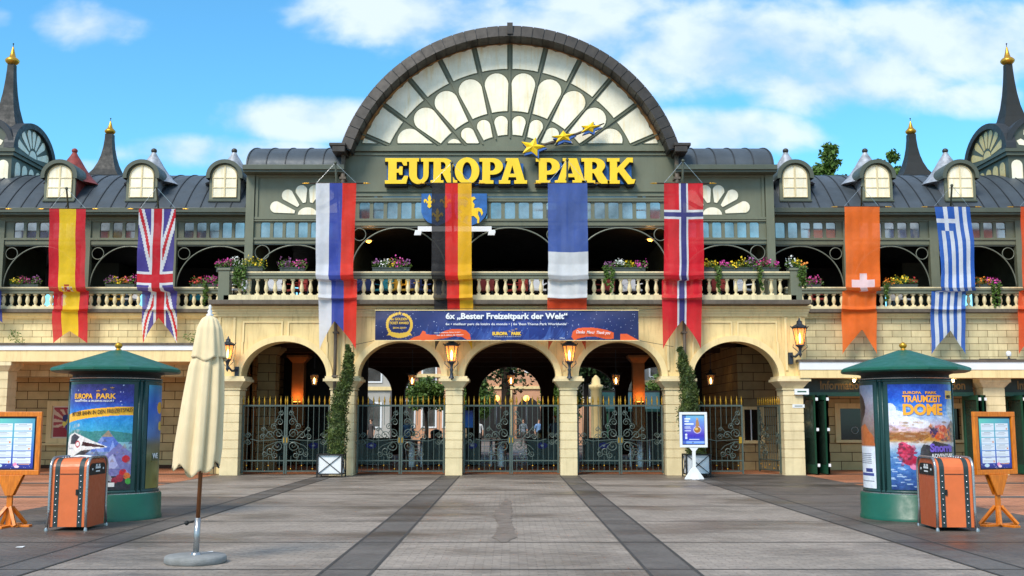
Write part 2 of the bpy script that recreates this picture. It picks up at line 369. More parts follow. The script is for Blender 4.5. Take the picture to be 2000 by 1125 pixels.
def panel(name, cv, fn, m, parent=None, thick=0, local=False, smooth=True):    # fn(u,v)->xyz arrays, v upward
    w, h = cv.w, cv.h
    u, v = np.meshgrid(np.linspace(0, 1, w + 1), np.linspace(0, 1, h + 1))
    x, y, z = fn(u, v); co = np.stack([np.broadcast_to(x, u.shape), np.broadcast_to(y, u.shape), np.broadcast_to(z, u.shape)], -1).reshape(-1, 3).astype(float)
    if parent is not None and not local: co -= np.array(ORG.get(parent.name, (0, 0, 0)))
    i = np.arange(h)[:, None] * (w + 1) + np.arange(w)[None]
    fs = np.stack([i, i + 1, i + w + 2, i + w + 1], -1).reshape(-1, 4)
    me = bpy.data.meshes.new(name); me.vertices.add(len(co)); me.vertices.foreach_set('co', co.ravel())
    me.loops.add(fs.size); me.loops.foreach_set('vertex_index', fs.ravel()); me.polygons.add(len(fs)); me.polygons.foreach_set('loop_start', np.arange(len(fs)) * 4)
    me.polygons.foreach_set('use_smooth', np.full(len(fs), smooth)); me.update(calc_edges=True)
    c = np.ones((len(fs), 4, 4)); c[:, :, :3] = s2l(np.clip(cv.a, 0, 255).reshape(-1, 3) / 255)[:, None]
    at = me.color_attributes.new('Col', 'FLOAT_COLOR', 'CORNER'); at.data.foreach_set('color', c.ravel().astype(np.float32))
    me.materials.append(m); ob = link(name, me, parent)
    if thick:
        sd_ = ob.modifiers.new('t', 'SOLIDIFY'); sd_.thickness = thick; sd_.offset = -1
    return ob
def leaves(centers, n, spread, size, seed=0, flat=.5):
    """n leaf quads gathered round the given centres (xyz,r)"""
    g = np.random.default_rng(seed); C = np.array(centers); k = g.integers(0, len(C), n)
    p = g.normal(0, 1, (n, 3)); p /= np.linalg.norm(p, axis=1)[:, None] + 1e-9; rr = g.random(n) ** .45
    pos = C[k, :3] + p * (C[k, 3] * rr * spread)[:, None]
    a = g.normal(0, 1, (n, 3)); a /= np.linalg.norm(a, axis=1)[:, None]; b = g.normal(0, 1, (n, 3)); b -= a * (a * b).sum(1)[:, None]; b /= np.linalg.norm(b, axis=1)[:, None]
    s_ = size * (.6 + .8 * g.random(n)); a *= s_[:, None]; b *= (s_ * flat)[:, None]
    v = np.stack([pos - a, pos + b, pos + a, pos - b], 1).reshape(-1, 3); return v
def leaf_obj(name, v, m, parent):
    o = ORG.get(parent.name, (0, 0, 0)) if parent is not None else (0, 0, 0); v = v - np.array(o)
    me = bpy.data.meshes.new(name); f = np.arange(len(v)).reshape(-1, 4)
    me.vertices.add(len(v)); me.vertices.foreach_set('co', v.ravel()); me.loops.add(len(v)); me.loops.foreach_set('vertex_index', f.ravel())
    me.polygons.add(len(f)); me.polygons.foreach_set('loop_start', np.arange(len(f)) * 4); me.update(calc_edges=True)
    me.materials.append(m); return link(name, me, parent)
def plight(name, loc, e, col=(1, .55, .2), r=.08, parent=None):
    l_ = bpy.data.lights.new(name, 'POINT'); l_.energy = e; l_.color = col; l_.shadow_soft_size = r
    o = bpy.data.objects.new(name, l_); COL.objects.link(o); o.location = loc
    if parent is not None:
        g = ORG.get(parent.name, (0, 0, 0)); o.parent = parent; o.location = (loc[0] - g[0], loc[1] - g[1], loc[2] - g[2])
    return o
# ------------------------------------------------------------------ ground
GND = mat('paving_grey', (178, 164, 150), .62, var=.2, scale=.6, bump=.8, bscale=30, kind='brick', par=(.2, .1, .004, (205, 200, 196), 'flat'))
GDRK = mat('paving_dark', (122, 111, 101), .6, var=.26, scale=.6, bump=.6, bscale=26, kind='brick', par=(.2, .1, .005, (190, 186, 182), 'flat'))
GBAND = mat('paving_band', (112, 105, 98), .6, var=.22, scale=1.1, bump=.3, bscale=30)
GRED = mat('paving_red', (226, 150, 108), .6, var=.16, scale=.8, bump=.35, kind='brick', par=(.24, .12, .008, (150, 140, 132), 'flat'))
GJNT = mat('paving_joint', (66, 62, 58), .8, var=.2)
def wetmix(m, stain=(.36, .34, .33, 1)):
    t = m.node_tree; n = t.nodes; l = t.links; b = n['Principled BSDF']
    geo = n.new('ShaderNodeNewGeometry'); mp = n.new('ShaderNodeMapping'); mp.inputs['Scale'].default_value = (.30, .55, 1); l.new(geo.outputs['Position'], mp.inputs[0])
    z = n.new('ShaderNodeTexNoise'); z.inputs['Scale'].default_value = .9; z.inputs['Detail'].default_value = 9; z.inputs['Roughness'].default_value = .62; l.new(mp.outputs[0], z.inputs[0])
    r = n.new('ShaderNodeMapRange'); r.inputs[1].default_value = .47; r.inputs[2].default_value = .62
    sy = n.new('ShaderNodeSeparateXYZ'); l.new(geo.outputs['Position'], sy.inputs[0]); ny_ = n.new('ShaderNodeMapRange'); ny_.inputs[1].default_value = -5; ny_.inputs[2].default_value = -.5; ny_.inputs[3].default_value = 0; ny_.inputs[4].default_value = .11; l.new(sy.outputs[1], ny_.inputs[0])
    ad_ = n.new('ShaderNodeMath'); l.new(z.outputs[0], ad_.inputs[0]); l.new(ny_.outputs[0], ad_.inputs[1]); l.new(ad_.outputs[0], r.inputs[0])
    old = b.inputs['Base Color'].links[0].from_socket; x = n.new('ShaderNodeMix'); x.data_type = 'RGBA'; x.blend_type = 'MULTIPLY'; x.inputs[7].default_value = stain
    s_ = n.new('ShaderNodeMath'); s_.operation = 'MULTIPLY'; s_.inputs[1].default_value = .75; l.new(r.outputs[0], s_.inputs[0])
    l.new(s_.outputs[0], x.inputs[0]); l.new(old, x.inputs[6]); l.new(x.outputs[2], b.inputs['Base Color'])
    z3 = n.new('ShaderNodeTexNoise'); z3.inputs['Scale'].default_value = 14; z3.inputs['Detail'].default_value = 8; z3.inputs['Roughness'].default_value = .75; l.new(geo.outputs['Position'], z3.inputs[0])
    r3 = n.new('ShaderNodeMapRange'); r3.inputs[1].default_value = .35; r3.inputs[2].default_value = .62; r3.inputs[3].default_value = .5; r3.inputs[4].default_value = 0; l.new(z3.outputs[0], r3.inputs[0])
    x3 = n.new('ShaderNodeMix'); x3.data_type = 'RGBA'; x3.blend_type = 'MULTIPLY'; x3.inputs[7].default_value = (.35, .33, .31, 1); l.new(r3.outputs[0], x3.inputs[0]); l.new(x.outputs[2], x3.inputs[6]); l.new(x3.outputs[2], b.inputs['Base Color'])
    q = n.new('ShaderNodeMapRange'); q.inputs[1].default_value = .45; q.inputs[2].default_value = .66; q.inputs[3].default_value = .66; q.inputs[4].default_value = .3; l.new(z.outputs[0], q.inputs[0])
    l.new(q.outputs[0], b.inputs['Roughness'])
for m_ in (GND, GBAND, GDRK): wetmix(m_)
wetmix(GRED, (.7, .66, .64, 1))
g = MB(); g.add([(-600, -200, 0), (600, -200, 0), (600, 900, 0), (-600, 900, 0)], [(0, 1, 2, 3)]); tag(g.build('ground', GND), kind='structure')
g = MB()
for s in (-1, 1):
    for x0, x1 in ((1.48, 1.98), (5.1, 5.58)): g.add([(min(s * x0, s * x1), -40, .004), (max(s * x0, s * x1), -40, .004), (max(s * x0, s * x1), -.2, .004), (min(s * x0, s * x1), -.2, .004)], [(0, 1, 2, 3)])
tag(g.build('paving_bands', GBAND), kind='structure')
g = MB(); g.add([(5.6, -40, .003), (8.75, -40, .003), (8.75, 0, .003), (5.6, 0, .003)], [(0, 1, 2, 3)]); g.add([(-8.75, -40, .003), (-5.6, -40, .003), (-5.6, -9, .003), (-8.75, -9, .003)], [(0, 1, 2, 3)]); tag(g.build('dark_paving', GDRK), kind='structure')
g = MB()
for y in (-28, -25, -22.2, -20.2, -17.6, -14.6, -11.6, -8.4, -5.2, -2.2): g.add([(-30, y, .007), (30, y, .007), (30, y + .035, .007), (-30, y + .035, .007)], [(0, 1, 2, 3)])
for x in (-5.6, -5.1, -2, -1.47, 1.47, 2, 5.1, 5.6): g.add([(x - .018, -40, .0075), (x + .018, -40, .0075), (x + .018, -.2, .0075), (x - .018, -.2, .0075)], [(0, 1, 2, 3)])
tag(g.build('paving_joints', GJNT), kind='structure')
g = MB()
for s in (-1, 1): g.add([(s * 8.75, -40, .004), (s * 30, -40, .004), (s * 30, 12, .004), (s * 8.75, 12, .004)], [(0, 1, 2, 3) if s > 0 else (3, 2, 1, 0)])
g.add([(-8.7, .6, .004), (8.7, .6, .004), (8.7, 22, .004), (-8.7, 22, .004)], [(0, 1, 2, 3)])
tag(g.build('red_paving', GRED), kind='structure')
g = MB()
for s in (-1, 1):
    for y in (-14.2, -9.4, -4.4, .3): g.add([(s * 8.75, y, .009), (s * 30, y, .009), (s * 30, y + .5, .009), (s * 8.75, y + .5, .009)], [(0, 1, 2, 3) if s > 0 else (3, 2, 1, 0)])
tag(g.build('grey_cross_bands', GBAND), kind='structure')
DAMP = mat('damp_paving', (134, 122, 112), .42, var=.25, scale=3, bump=.4, bscale=30)
rs_ = random.Random(8); g = MB(); L1_ = []; L2_ = []
for k in range(41):
    y = -17.6 + 7.9 * k / 40; w_ = .11 + .02 * sin(k * .33) + .05 * rs_.random(); c_ = -.10 + .03 * sin(k * .21) + .02 * rs_.random(); L1_.append((c_ - w_ * min(1, k / 4 + .3, (40 - k) / 9 + .2), y, .0068)); L2_.append((c_ + w_ * min(1, k / 4 + .3, (40 - k) / 9 + .2), y, .0068))
g.add(L1_ + L2_, [(i, 41 + i, 42 + i, i + 1) for i in range(40)]); tag(g.build('damp_streak', DAMP), kind='structure')

# ------------------------------------------------------------------ central entrance hall
hall = thing('entrance_hall', 'central entrance hall with yellow arcade, green-grey iron storey and huge glazed arch on top', 'building', (0, 0, 0))
AY0, AY1 = 0.0, .7
bays = [(-6.77, 1.29), (-3.3, 1.26), (0, 1.38), (3.3, 1.26), (6.77, 1.29)]
SPR, RISE, TOPZ = 2.92, 1.06, 5.05
edges = [-8.9, -5.0, -1.75, 1.75, 5.0, 8.9]
m = MB()
for (c, hw), e0, e1 in zip(bays, edges[:-1], edges[1:]):
    a = arcpts(c, SPR, hw, RISE, 180, 0, 28)
    m.box(e0, c - hw, AY0, AY1, SPR, TOPZ); m.box(c + hw, e1, AY0, AY1, SPR, TOPZ)
    for p, q in zip(a[:-1], a[1:]): m.add([(p[0], AY0, p[1]), (q[0], AY0, q[1]), (q[0], AY0, TOPZ), (p[0], AY0, TOPZ), (p[0], AY1, p[1]), (q[0], AY1, q[1]), (q[0], AY1, TOPZ), (p[0], AY1, TOPZ)], [(0, 1, 2, 3), (7, 6, 5, 4), (0, 4, 5, 1)])
    o = arcpts(c, SPR, hw + .17, RISE + .17, 180, 0, 28); i_ = arcpts(c, SPR, hw - .012, RISE - .012, 180, 0, 28)
    m2 = MB()
    for k in range(28):
        m2.add([(i_[k][0], -.075, i_[k][1]), (i_[k + 1][0], -.075, i_[k + 1][1]), (o[k + 1][0], -.075, o[k + 1][1]), (o[k][0], -.075, o[k][1]),
                (i_[k][0], .1, i_[k][1]), (i_[k + 1][0], .1, i_[k + 1][1]), (o[k + 1][0], -.002, o[k + 1][1]), (o[k][0], -.002, o[k][1])], [(0, 1, 2, 3), (4, 5, 1, 0), (3, 2, 6, 7)])
    m2.build('arch_moulding', YEL2, hall)
m.build('arcade_wall', YEL, hall)
# raised panel mouldings on the wall
m = MB()
def fr(x0, x1, z0, z1, t=.05, d=.035):
    m.box(x0, x1, -d, -.001, z1 - t, z1); m.box(x0, x0 + t, -d, -.001, z0, z1 - t); m.box(x1 - t, x1, -d, -.001, z0, z1 - t)
for s in (-1, 1):
    for x0, x1 in ((s * 8.05, s * 6.84), (s * 6.70, s * 5.5)):
        x0, x1 = sorted((x0, x1)); fr(x0, x1, 3.95 if abs(x0 + x1) > 13.5 else 3.95, 4.58)
    for x in (5.5, 8.05): m.box(s * x - .03, s * x + .03, -.036, -.001, 3.15, 3.95)
    for x in (4.75, 5.0, 5.25, 8.3, 8.75, 1.62, 1.9): m.box(s * x - .035, s * x + .035, -.04, -.001, 3.1, 4.7)
for k, (z, d) in enumerate(((4.72, .05), (4.80, .075), (4.88, .10), (4.96, .14))): m.box(-8.92 - d, 8.92 + d, -d, -.002, z, z + .075)
m.build('wall_moulding', YEL2, hall)
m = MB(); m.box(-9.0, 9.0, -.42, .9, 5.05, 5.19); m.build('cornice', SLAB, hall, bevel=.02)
m = MB(); m.box(-8.62, 8.62, -.2, .12, 5.19, 5.36); m.build('plinth_ledge', WHT, hall, bevel=.01)
# pillars
def pillar(name, c, hw, dark=False, y0=-.06, y1=.66, grooves=True, top=2.92, mt=PILB):
    m = MB(); yc = (y0 + y1) / 2; hd = (y1 - y0) / 2
    z = 0; first = .52
    while z < top - .42:
        h = min(first if z == 0 else .262, top - .40 - z)
        m.box(c - hw, c + hw, y0, y1, z, z + h - .022); m.box(c - hw + .018, c + hw - .018, y0 + .018, y1 - .018, z + h - .022, z + h); z += h
    p = m.build(name, mt, hall)
    m = MB(); a = hw + .03; b = hd + .03
    m.box(c - a, c + a, yc - b, yc + b, top - .40, top - .36)
    m.frus((c, yc), top - .36, top - .15, hw, hd, hw + .16, hd + .16)
    m.box(c - hw - .20, c + hw + .20, yc - hd - .2, yc + hd + .2, top - .15, top - .07)
    m.box(c - hw - .15, c + hw + .15, yc - hd - .15, yc + hd + .15, top - .07, top + .002)
    m.build('capital', mt, p); return p
for c, hw in ((-8.34, .27), (-5.0, .36), (-1.67, .25), (1.75, .25), (5.0, .36), (8.45, .30)): pillar('pillar', c, hw)
# downpipes
for s in (-1, 1):
    m = MB(); m.tube([(s * 5.22, -.2, 2.4), (s * 5.22, -.2, 5.04)], .05, 8)
    for z in (2.9, 4.2): m.box(s * 5.22 - .08, s * 5.22 + .08, -.26, 0, z, z + .05)
    m.build('downpipe', SLAB, hall)
    m = MB(); m.tube([(s * 5.3, 1.1, 10.05), (s * 5.3, 1.1, 7.9)], .07, 8); m.box(s * 5.3 - .1, s * 5.3 + .1, 1.02, 1.4, 9.2, 9.27)
    m.build('downpipe', SLAB, hall)
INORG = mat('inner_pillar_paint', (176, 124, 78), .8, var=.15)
# passage: ceiling, side walls, beams, inner pillars, back arcade
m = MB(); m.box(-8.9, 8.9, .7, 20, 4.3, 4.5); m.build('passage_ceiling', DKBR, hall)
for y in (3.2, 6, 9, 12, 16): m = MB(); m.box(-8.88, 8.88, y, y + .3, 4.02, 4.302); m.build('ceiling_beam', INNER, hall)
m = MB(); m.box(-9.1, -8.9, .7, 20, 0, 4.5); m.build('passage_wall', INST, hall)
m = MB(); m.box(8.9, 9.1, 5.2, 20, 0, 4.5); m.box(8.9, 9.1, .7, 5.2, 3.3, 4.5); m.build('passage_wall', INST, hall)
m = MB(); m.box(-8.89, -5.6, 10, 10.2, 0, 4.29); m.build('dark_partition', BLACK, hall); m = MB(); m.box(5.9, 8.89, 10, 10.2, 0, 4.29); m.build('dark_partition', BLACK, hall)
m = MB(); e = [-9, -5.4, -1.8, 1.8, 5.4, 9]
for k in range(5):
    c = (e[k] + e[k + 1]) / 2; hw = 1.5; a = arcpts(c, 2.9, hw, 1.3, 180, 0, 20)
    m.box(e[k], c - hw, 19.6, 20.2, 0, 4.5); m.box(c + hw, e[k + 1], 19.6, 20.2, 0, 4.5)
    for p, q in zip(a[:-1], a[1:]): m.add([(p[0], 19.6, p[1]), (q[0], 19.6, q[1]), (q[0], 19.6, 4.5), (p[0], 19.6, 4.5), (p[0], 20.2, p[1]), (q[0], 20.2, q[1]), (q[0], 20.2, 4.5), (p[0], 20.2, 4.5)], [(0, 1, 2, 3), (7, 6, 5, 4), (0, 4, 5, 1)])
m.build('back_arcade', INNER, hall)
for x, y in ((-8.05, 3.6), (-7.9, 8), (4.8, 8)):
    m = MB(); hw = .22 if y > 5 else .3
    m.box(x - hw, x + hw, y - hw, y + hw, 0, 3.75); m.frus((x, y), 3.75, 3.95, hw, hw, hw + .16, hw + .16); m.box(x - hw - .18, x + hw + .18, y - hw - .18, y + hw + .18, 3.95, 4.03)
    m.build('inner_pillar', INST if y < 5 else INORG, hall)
for x, y, z in ((-7.9, 7.55, 2.35), (4.8, 7.55, 2.35)):
    u = thing('uplight', 'small uplight throwing orange light up the %s inner pillar' % ('left' if x < 0 else 'right'), 'lamp', (x, y, z))
    m = MB(); m.box(x - .16, x + .16, y - .02, y + .17, z - .12, z - .06); m.build('housing', BLACK, u); m = MB(); m.box(x - .13, x + .13, y, y + .15, z - .06, z - .04); m.build('lens', LTGL, u)
    plight('uplight_lamp', (x, y, z + .1), 5.5, (1, .34, .08), .1, u)
# ---- upper storey floor, ceiling, back wall
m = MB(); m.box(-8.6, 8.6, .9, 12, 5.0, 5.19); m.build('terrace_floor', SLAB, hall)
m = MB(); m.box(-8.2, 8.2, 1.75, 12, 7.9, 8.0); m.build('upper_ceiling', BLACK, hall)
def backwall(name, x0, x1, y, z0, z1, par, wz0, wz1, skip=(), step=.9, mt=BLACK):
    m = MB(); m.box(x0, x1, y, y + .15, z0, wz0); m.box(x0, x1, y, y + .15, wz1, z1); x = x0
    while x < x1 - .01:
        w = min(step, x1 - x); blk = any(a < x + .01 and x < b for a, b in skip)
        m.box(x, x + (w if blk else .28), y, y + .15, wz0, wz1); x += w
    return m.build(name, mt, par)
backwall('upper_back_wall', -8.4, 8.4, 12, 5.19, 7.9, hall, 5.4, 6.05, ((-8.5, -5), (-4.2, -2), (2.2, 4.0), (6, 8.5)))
# ---- upper facade (iron and green-grey panels), plane Y = 1.5
FY = 1.5
for x in (-5.25, -1.83, 1.83, 5.25):
    m = MB(); m.box(x - .2, x + .2, FY - .08, FY + .14, 5.19, 8.78 if abs(x) > 5 else 7.76); m.build('upper_column', GRN, hall)
for s in (-1, 1):
    m = MB(); m.box(s * 8.3 - (0.0 if s > 0 else .0) - .13, s * 8.3 - .0 + .13, FY - .1, FY + .16, 5.19, 9.5); m.build('upper_column', GRN, hall)
m = MB()
m.box(-5.42, 5.42, FY, FY + .12, 8.78, 10.3)                      # wall behind the letters
m.box(-5.5, 5.5, FY - .12, FY + .01, 10.2, 10.36); m.box(-5.5, 5.5, FY - .05, FY + .0, 10.08, 10.14)
m.box(-5.42, 5.42, FY - .1, FY - .001, 8.72, 8.80); m.box(-5.42, 5.42, FY - .07, FY - .001, 8.62, 8.70)
m.box(-5.42, 5.42, FY - .05, FY - .001, 8.88, 8.92)
m.box(-5.5, -5.3, FY - .06, FY + .15, 8.8, 10.2); m.box(5.3, 5.5, FY - .06, FY + .15, 8.8, 10.2)
m.build('sign_wall', GRN, hall)
# window bands
def band(x0, x1, z0, z1, Y, par, pitch, pw, pz0, pz1, lint):
    f = MB(); xc = (x0 + x1) / 2; n = int((x1 - x0 - .08) / pitch); st = xc - pitch * n / 2
    f.box(x0, x1, Y, Y + .08, z0, pz0); f.box(x0, x1, Y, Y + .08, pz1, z1)
    xs = [st + pitch * (k + .5) for k in range(n)]; prev = x0
    for x in xs: f.box(prev, x - pw / 2, Y, Y + .08, pz0, pz1); prev = x + pw / 2
    f.box(prev, x1, Y, Y + .08, pz0, pz1)
    r = .06
    for x in xs:                                         # rounded corners
        for sx in (-1, 1):
            for zz, sz in ((pz0, 1), (pz1, -1)):
                cx = x + sx * pw / 2; pts = [(cx, zz)] + [(cx - sx * r * (1 - sin(R(t))), zz + sz * r * (1 - cos(R(t)))) for t in (90, 60, 30, 0)]
                pts = [(cx, zz), (cx - sx * r, zz), (cx - sx * r * .5, zz + sz * r * .13), (cx - sx * r * .13, zz + sz * r * .5), (cx, zz + sz * r)]
                if sx * sz > 0: pts = pts[::-1]
                f.prism(pts, Y + .002, Y + .078)
    f.box(x0, x1, Y - .07, Y - .001, z0 - .0, z0 + .07); f.box(x0, x1, Y - .06, Y - .001, z1 - .06, z1)
    f.box(x0, x1, Y - .03, Y + .12, lint, z0)
    wb = f.build('window_band', GRN, par)
    for x in xs:
        q = MB(); q.box(x - pw / 2 + .001, x + pw / 2 - .001, Y + .045, Y + .055, pz0 + .001, pz1 - .001); q.build('pane', GLS, wb)
    return wb
for x0, x1 in ((-5.05, -2.03), (-1.63, 1.63), (2.03, 5.05)): band(x0, x1, 7.93, 8.62, FY, hall, .445, .33, 8.0, 8.55, 7.78)
for x in (-1.83, 1.83): m = MB(); m.box(x - .2, x + .2, FY - .02, FY + .1, 7.76, 8.62); m.build('band_post', GRN, hall)
for s in (-1, 1): band(min(s * 8.17, s * 5.45), max(s * 8.17, s * 5.45), 7.32, 7.98, FY, hall, .40, .30, 7.38, 7.90, 7.2)
# ornamental iron arches
def iron(x0, x1, ztop, zspr, Y, par, rc, zc, circ=(1, 1), xin=0):
    q = MB(); c = (x0 + x1) / 2; hw = (x1 - x0) / 2 - .02; pts = arcpts(c, zspr, hw, ztop - .04 - zspr, 180, 0, 28)
    q.tube([(p[0], Y, p[1]) for p in pts], .026, 6)
    for s, ok in ((-1, circ[0]), (1, circ[1])):
        if not ok: continue
        cx = c + s * (hw - rc - .03); cp = arcpts(cx, zc, rc, rc, 0, 345, 23); q.tube([(p[0], Y, p[1]) for p in cp], .016, 6, closed=True)
    q.tube([(x0, Y, ztop - .02), (x1, Y, ztop - .02)], .02, 4)
    return q.build('iron_arch', IRON, par)
for x0, x1 in ((-5.05, -2.03), (-1.63, 1.63), (2.03, 5.05)): iron(x0, x1, 7.76, 6.35, FY + .02, hall, .2, 7.5)
for s in (-1, 1): iron(min(s * 8.17, s * 5.45), max(s * 8.17, s * 5.45), 7.2, 5.95, FY + .02, hall, .23, 6.92)
# side fan panels
for s in (-1, 1):
    x0, x1 = sorted((s * 8.2, s * 5.45)); m = MB()
    m.box(x0, x1, FY, FY + .1, 7.98, 9.5); m.box(x0, x1, FY - .06, FY - .001, 7.96, 8.06); m.box(x0, x1, FY - .06, FY - .001, 9.34, 9.42)
    m.box(min(s * 8.14, s * 8.06), max(s * 8.14, s * 8.06), FY - .05, FY - .001, 8.06, 9.34)
    sw = m.build('fan_panel', GRN, hall)
    cx, cz = s * 6.47, 8.12
    for k in range(6):
        a = R(180 / 6 * (k + .5)); ca, sa = cos(a), sin(a); L1, L2 = .42, 1.25 if abs(k - 2.5) > 2 else (1.12 if abs(k - 2.5) > 1 else 1.02); w1, w2 = .055, .20
        pts = [(L1, -w1), (L2 - w2, -w2)] + [(L2 - w2 + w2 * cos(t), w2 * sin(t)) for t in [R(-80 + 20 * j) for j in range(9)]] + [(L2 - w2, w2), (L1, w1)]
        poly = clipz([(cx + u * ca - v * sa, cz + u * sa + v * ca) for u, v in pts], 8.14)
        q = MB(); q.prism(poly, FY - .012, FY - .001); q.build('petal_pane', CREAM, sw); q = MB(); q.tube([(p[0], FY - .012, p[1]) for p in poly], .012, 4, closed=True); q.build('pane_bead', GRN, sw)
    poly = arcpts(cx, 8.14, .31, .24, 0, 180, 12); q = MB(); q.prism(poly, FY - .012, FY - .001); q.build('petal_pane', CREAM, sw)
# side barrel roofs
def vault(x0, x1, y0, z0, a, b, par, name, seamp=.62, over=.0, mt=ROOF, end=True, pw=None):
    prof = [(y0 + a * (1 - cos(R(t))), z0 + b * sin(R(t))) for t in np.linspace(0, 90, 15)]
    if pw: prof = [(y0 + a * u, z0 + b * (1 - (1 - u) ** pw)) for u in np.linspace(0, 1, 15)]
    q = MB(); n = len(prof); q.sm = True
    q.add([(x, p[0], p[1]) for x in (x0, x1) for p in prof], [(i, n + i, n + i + 1, i + 1) for i in range(n - 1)]); q.sm = False
    yb = prof[-1][0]; q.box(x0, x1, yb, yb + 4, z0, z0 + b)
    q.add([(x0, p[0], p[1]) for p in prof] + [(x0, yb, z0)], [tuple(range(n, -1, -1))]); q.add([(x1, p[0], p[1]) for p in prof] + [(x1, yb, z0)], [tuple(range(n + 1))])
    rf = q.build(name, mt, par)
    q = MB(); k = int((x1 - x0) / seamp); st = (x0 + x1) / 2 - k * seamp / 2
    for i in range(k + 1): q.tube([(st + i * seamp, p[0] - .006, p[1] + .012) for p in prof], .02, 4)
    q.build('seam', SEAM, rf)
    q = MB(); q.box(x0 - over, x1 + over, y0 - .16, y0 + .05, z0 - .13, z0 + .03); q.box(x0 - over, x1 + over, y0 - .1, y0 + .4, z0 - .2, z0 - .131); q.build('gutter', GRND, rf, bevel=.01)
    return rf
for s in (-1, 1):
    x0, x1 = sorted((s * 8.4, s * 5.3)); vault(x0, x1, 1.1, 9.62, 2.7, 1.08, hall, 'side_roof', .6, .06)
    q = MB(); q.box(x0 + (.1 if s < 0 else 3.02 - .12), x1 - (3.02 - .12 if s < 0 else .1), FY + .1, 7.8, 5.2, 9.45); q.build('return_wall', GRN, hall)
# ---- great arch
GC, GR_ = 8.70, 5.69
m = MB(); fan = [(-5.45, 10.36)]
th0 = math.degrees(math.asin(5.45 / GR_)); a = arcpts(0, GC, GR_ - .05, GR_ - .05, 90 + th0, 90 - th0, 48)
pts = [p for p in a if p[1] > 10.3]
m.prism([(5.42, 10.3), ] + pts[::-1] + [(-5.42, 10.3)], FY, FY + .12); fw = m.build('fan_window', GRN, hall)
def polar(r, t): return (r * sin(R(t)), GC + r * cos(R(t)))
ST = 13.3
def pane(pts, mt=CREAM, rim=True):
    pts = clipz(pts, 10.47)
    if len(pts) < 3: return
    q = MB(); q.prism(pts[::-1], FY - .014, FY - .002); p = q.build('pane', mt, fw)
    if rim: q = MB(); q.tube([(a[0], FY - .014, a[1]) for a in pts], .016, 4, closed=True); q.build('glazing_bead', GRN, fw)
def ring(r0, r1, t0, t1, arch=False, n=8, ins=.07):
    out = []
    d0 = math.degrees(ins / r0); d1 = math.degrees(ins / r1)
    for k in range(n + 1): t = t0 + d0 + (t1 - t0 - 2 * d0) * k / n; out.append(polar(r0, t))
    if not arch:
        for k in range(n + 1): t = t1 - d1 - (t1 - t0 - 2 * d1) * k / n; out.append(polar(r1 + .035 * math.cos(2 * PI * 2 * k / n), t))
    else:
        tc_ = (t0 + t1) / 2; hw = R((t1 - t0) / 2) * r1 - ins; hw *= .97; rc = r1 - hw
        cx, cz = polar(rc, tc_)
        for k in range(13):
            al = R(-tc_) + PI * k / 12 ; out.append((cx + hw * cos(al), cz + hw * sin(al)))
    return out
for k in range(-6, 6):
    t0, t1 = k * ST, (k + 1) * ST
    pane(ring(4.25, 5.10, t0, t1, ins=.075)); pane(ring(2.84, 4.15, t0, t1, True)); pane(ring(2.05, 2.72, t0, t1, True, ins=.075))
for k in range(-5, 6):
    q = MB(); q.tube([(*[polar(1.95, k * ST)[0]], FY - .03, polar(1.95, k * ST)[1]), (polar(5.5, k * ST)[0], FY - .03, polar(5.5, k * ST)[1])], .028, 4)
    if polar(1.95, k * ST)[1] > 10.36: q.build('glazing_bar', GRN, fw)
    else:
        r0 = (10.4 - GC) / cos(R(k * ST)); q = MB(); q.tube([(polar(r0, k * ST)[0], FY - .03, polar(r0, k * ST)[1]), (polar(5.5, k * ST)[0], FY - .03, polar(5.5, k * ST)[1])], .028, 4); q.build('glazing_bar', GRN, fw)
q = MB(); n = 60
for r0, r1, y0, y1 in ((5.03, 5.24, FY - .03, FY - .002),): # warm timber strip just under the soffit
    for k in range(n):
        t0 = -th0 + 2 * th0 * k / n; t1 = -th0 + 2 * th0 * (k + 1) / n
        P0, P1, P2, P3 = polar(r0 + .05, t0), polar(r0 + .05, t1), polar(r1, t1), polar(r1, t0)
        if min(P0[1], P1[1]) < 10.4: continue
        q.add([(P0[0], y0, P0[1]), (P1[0], y0, P1[1]), (P2[0], y0, P2[1]), (P3[0], y0, P3[1])], [(0, 1, 2, 3)])
q.build('warm_soffit_strip', mat('warm_strip', (178, 124, 62), .6, var=.4, scale=4), fw)
# arch roof: rim, soffit, barrel
rimy0, rimy1 = .75, 9.0; RC, RR = 8.56, 5.60; tt = math.degrees(math.asin(5.36 / RR)); q = MB(); nseg = 38
for k in range(nseg):
    t0 = -tt + 2 * tt * k / nseg + .12; t1 = -tt + 2 * tt * (k + 1) / nseg - .12
    def pl(r, t): return (r * sin(R(t)), RC + r * cos(R(t)))
    o0, o1, i0, i1 = pl(RR + .03 * (k % 2) * 0, t0), pl(RR, t1), pl(RR - .36, t0), pl(RR - .36, t1)
    q.add([(i0[0], rimy0, i0[1]), (i1[0], rimy0, i1[1]), (o1[0], rimy0 + .05, o1[1]), (o0[0], rimy0 + .05, o0[1]), (i0[0], FY + .3, i0[1]), (i1[0], FY + .3, i1[1]), (o1[0], rimy1, o1[1]), (o0[0], rimy1, o0[1])],
          [(3, 2, 1, 0), (0, 1, 5, 4), (7, 6, 2, 3), (0, 4, 7, 3), (1, 2, 6, 5)])
ar = q.build('arch_roof', RIM, hall)
q = MB(); tt2 = tt + .3
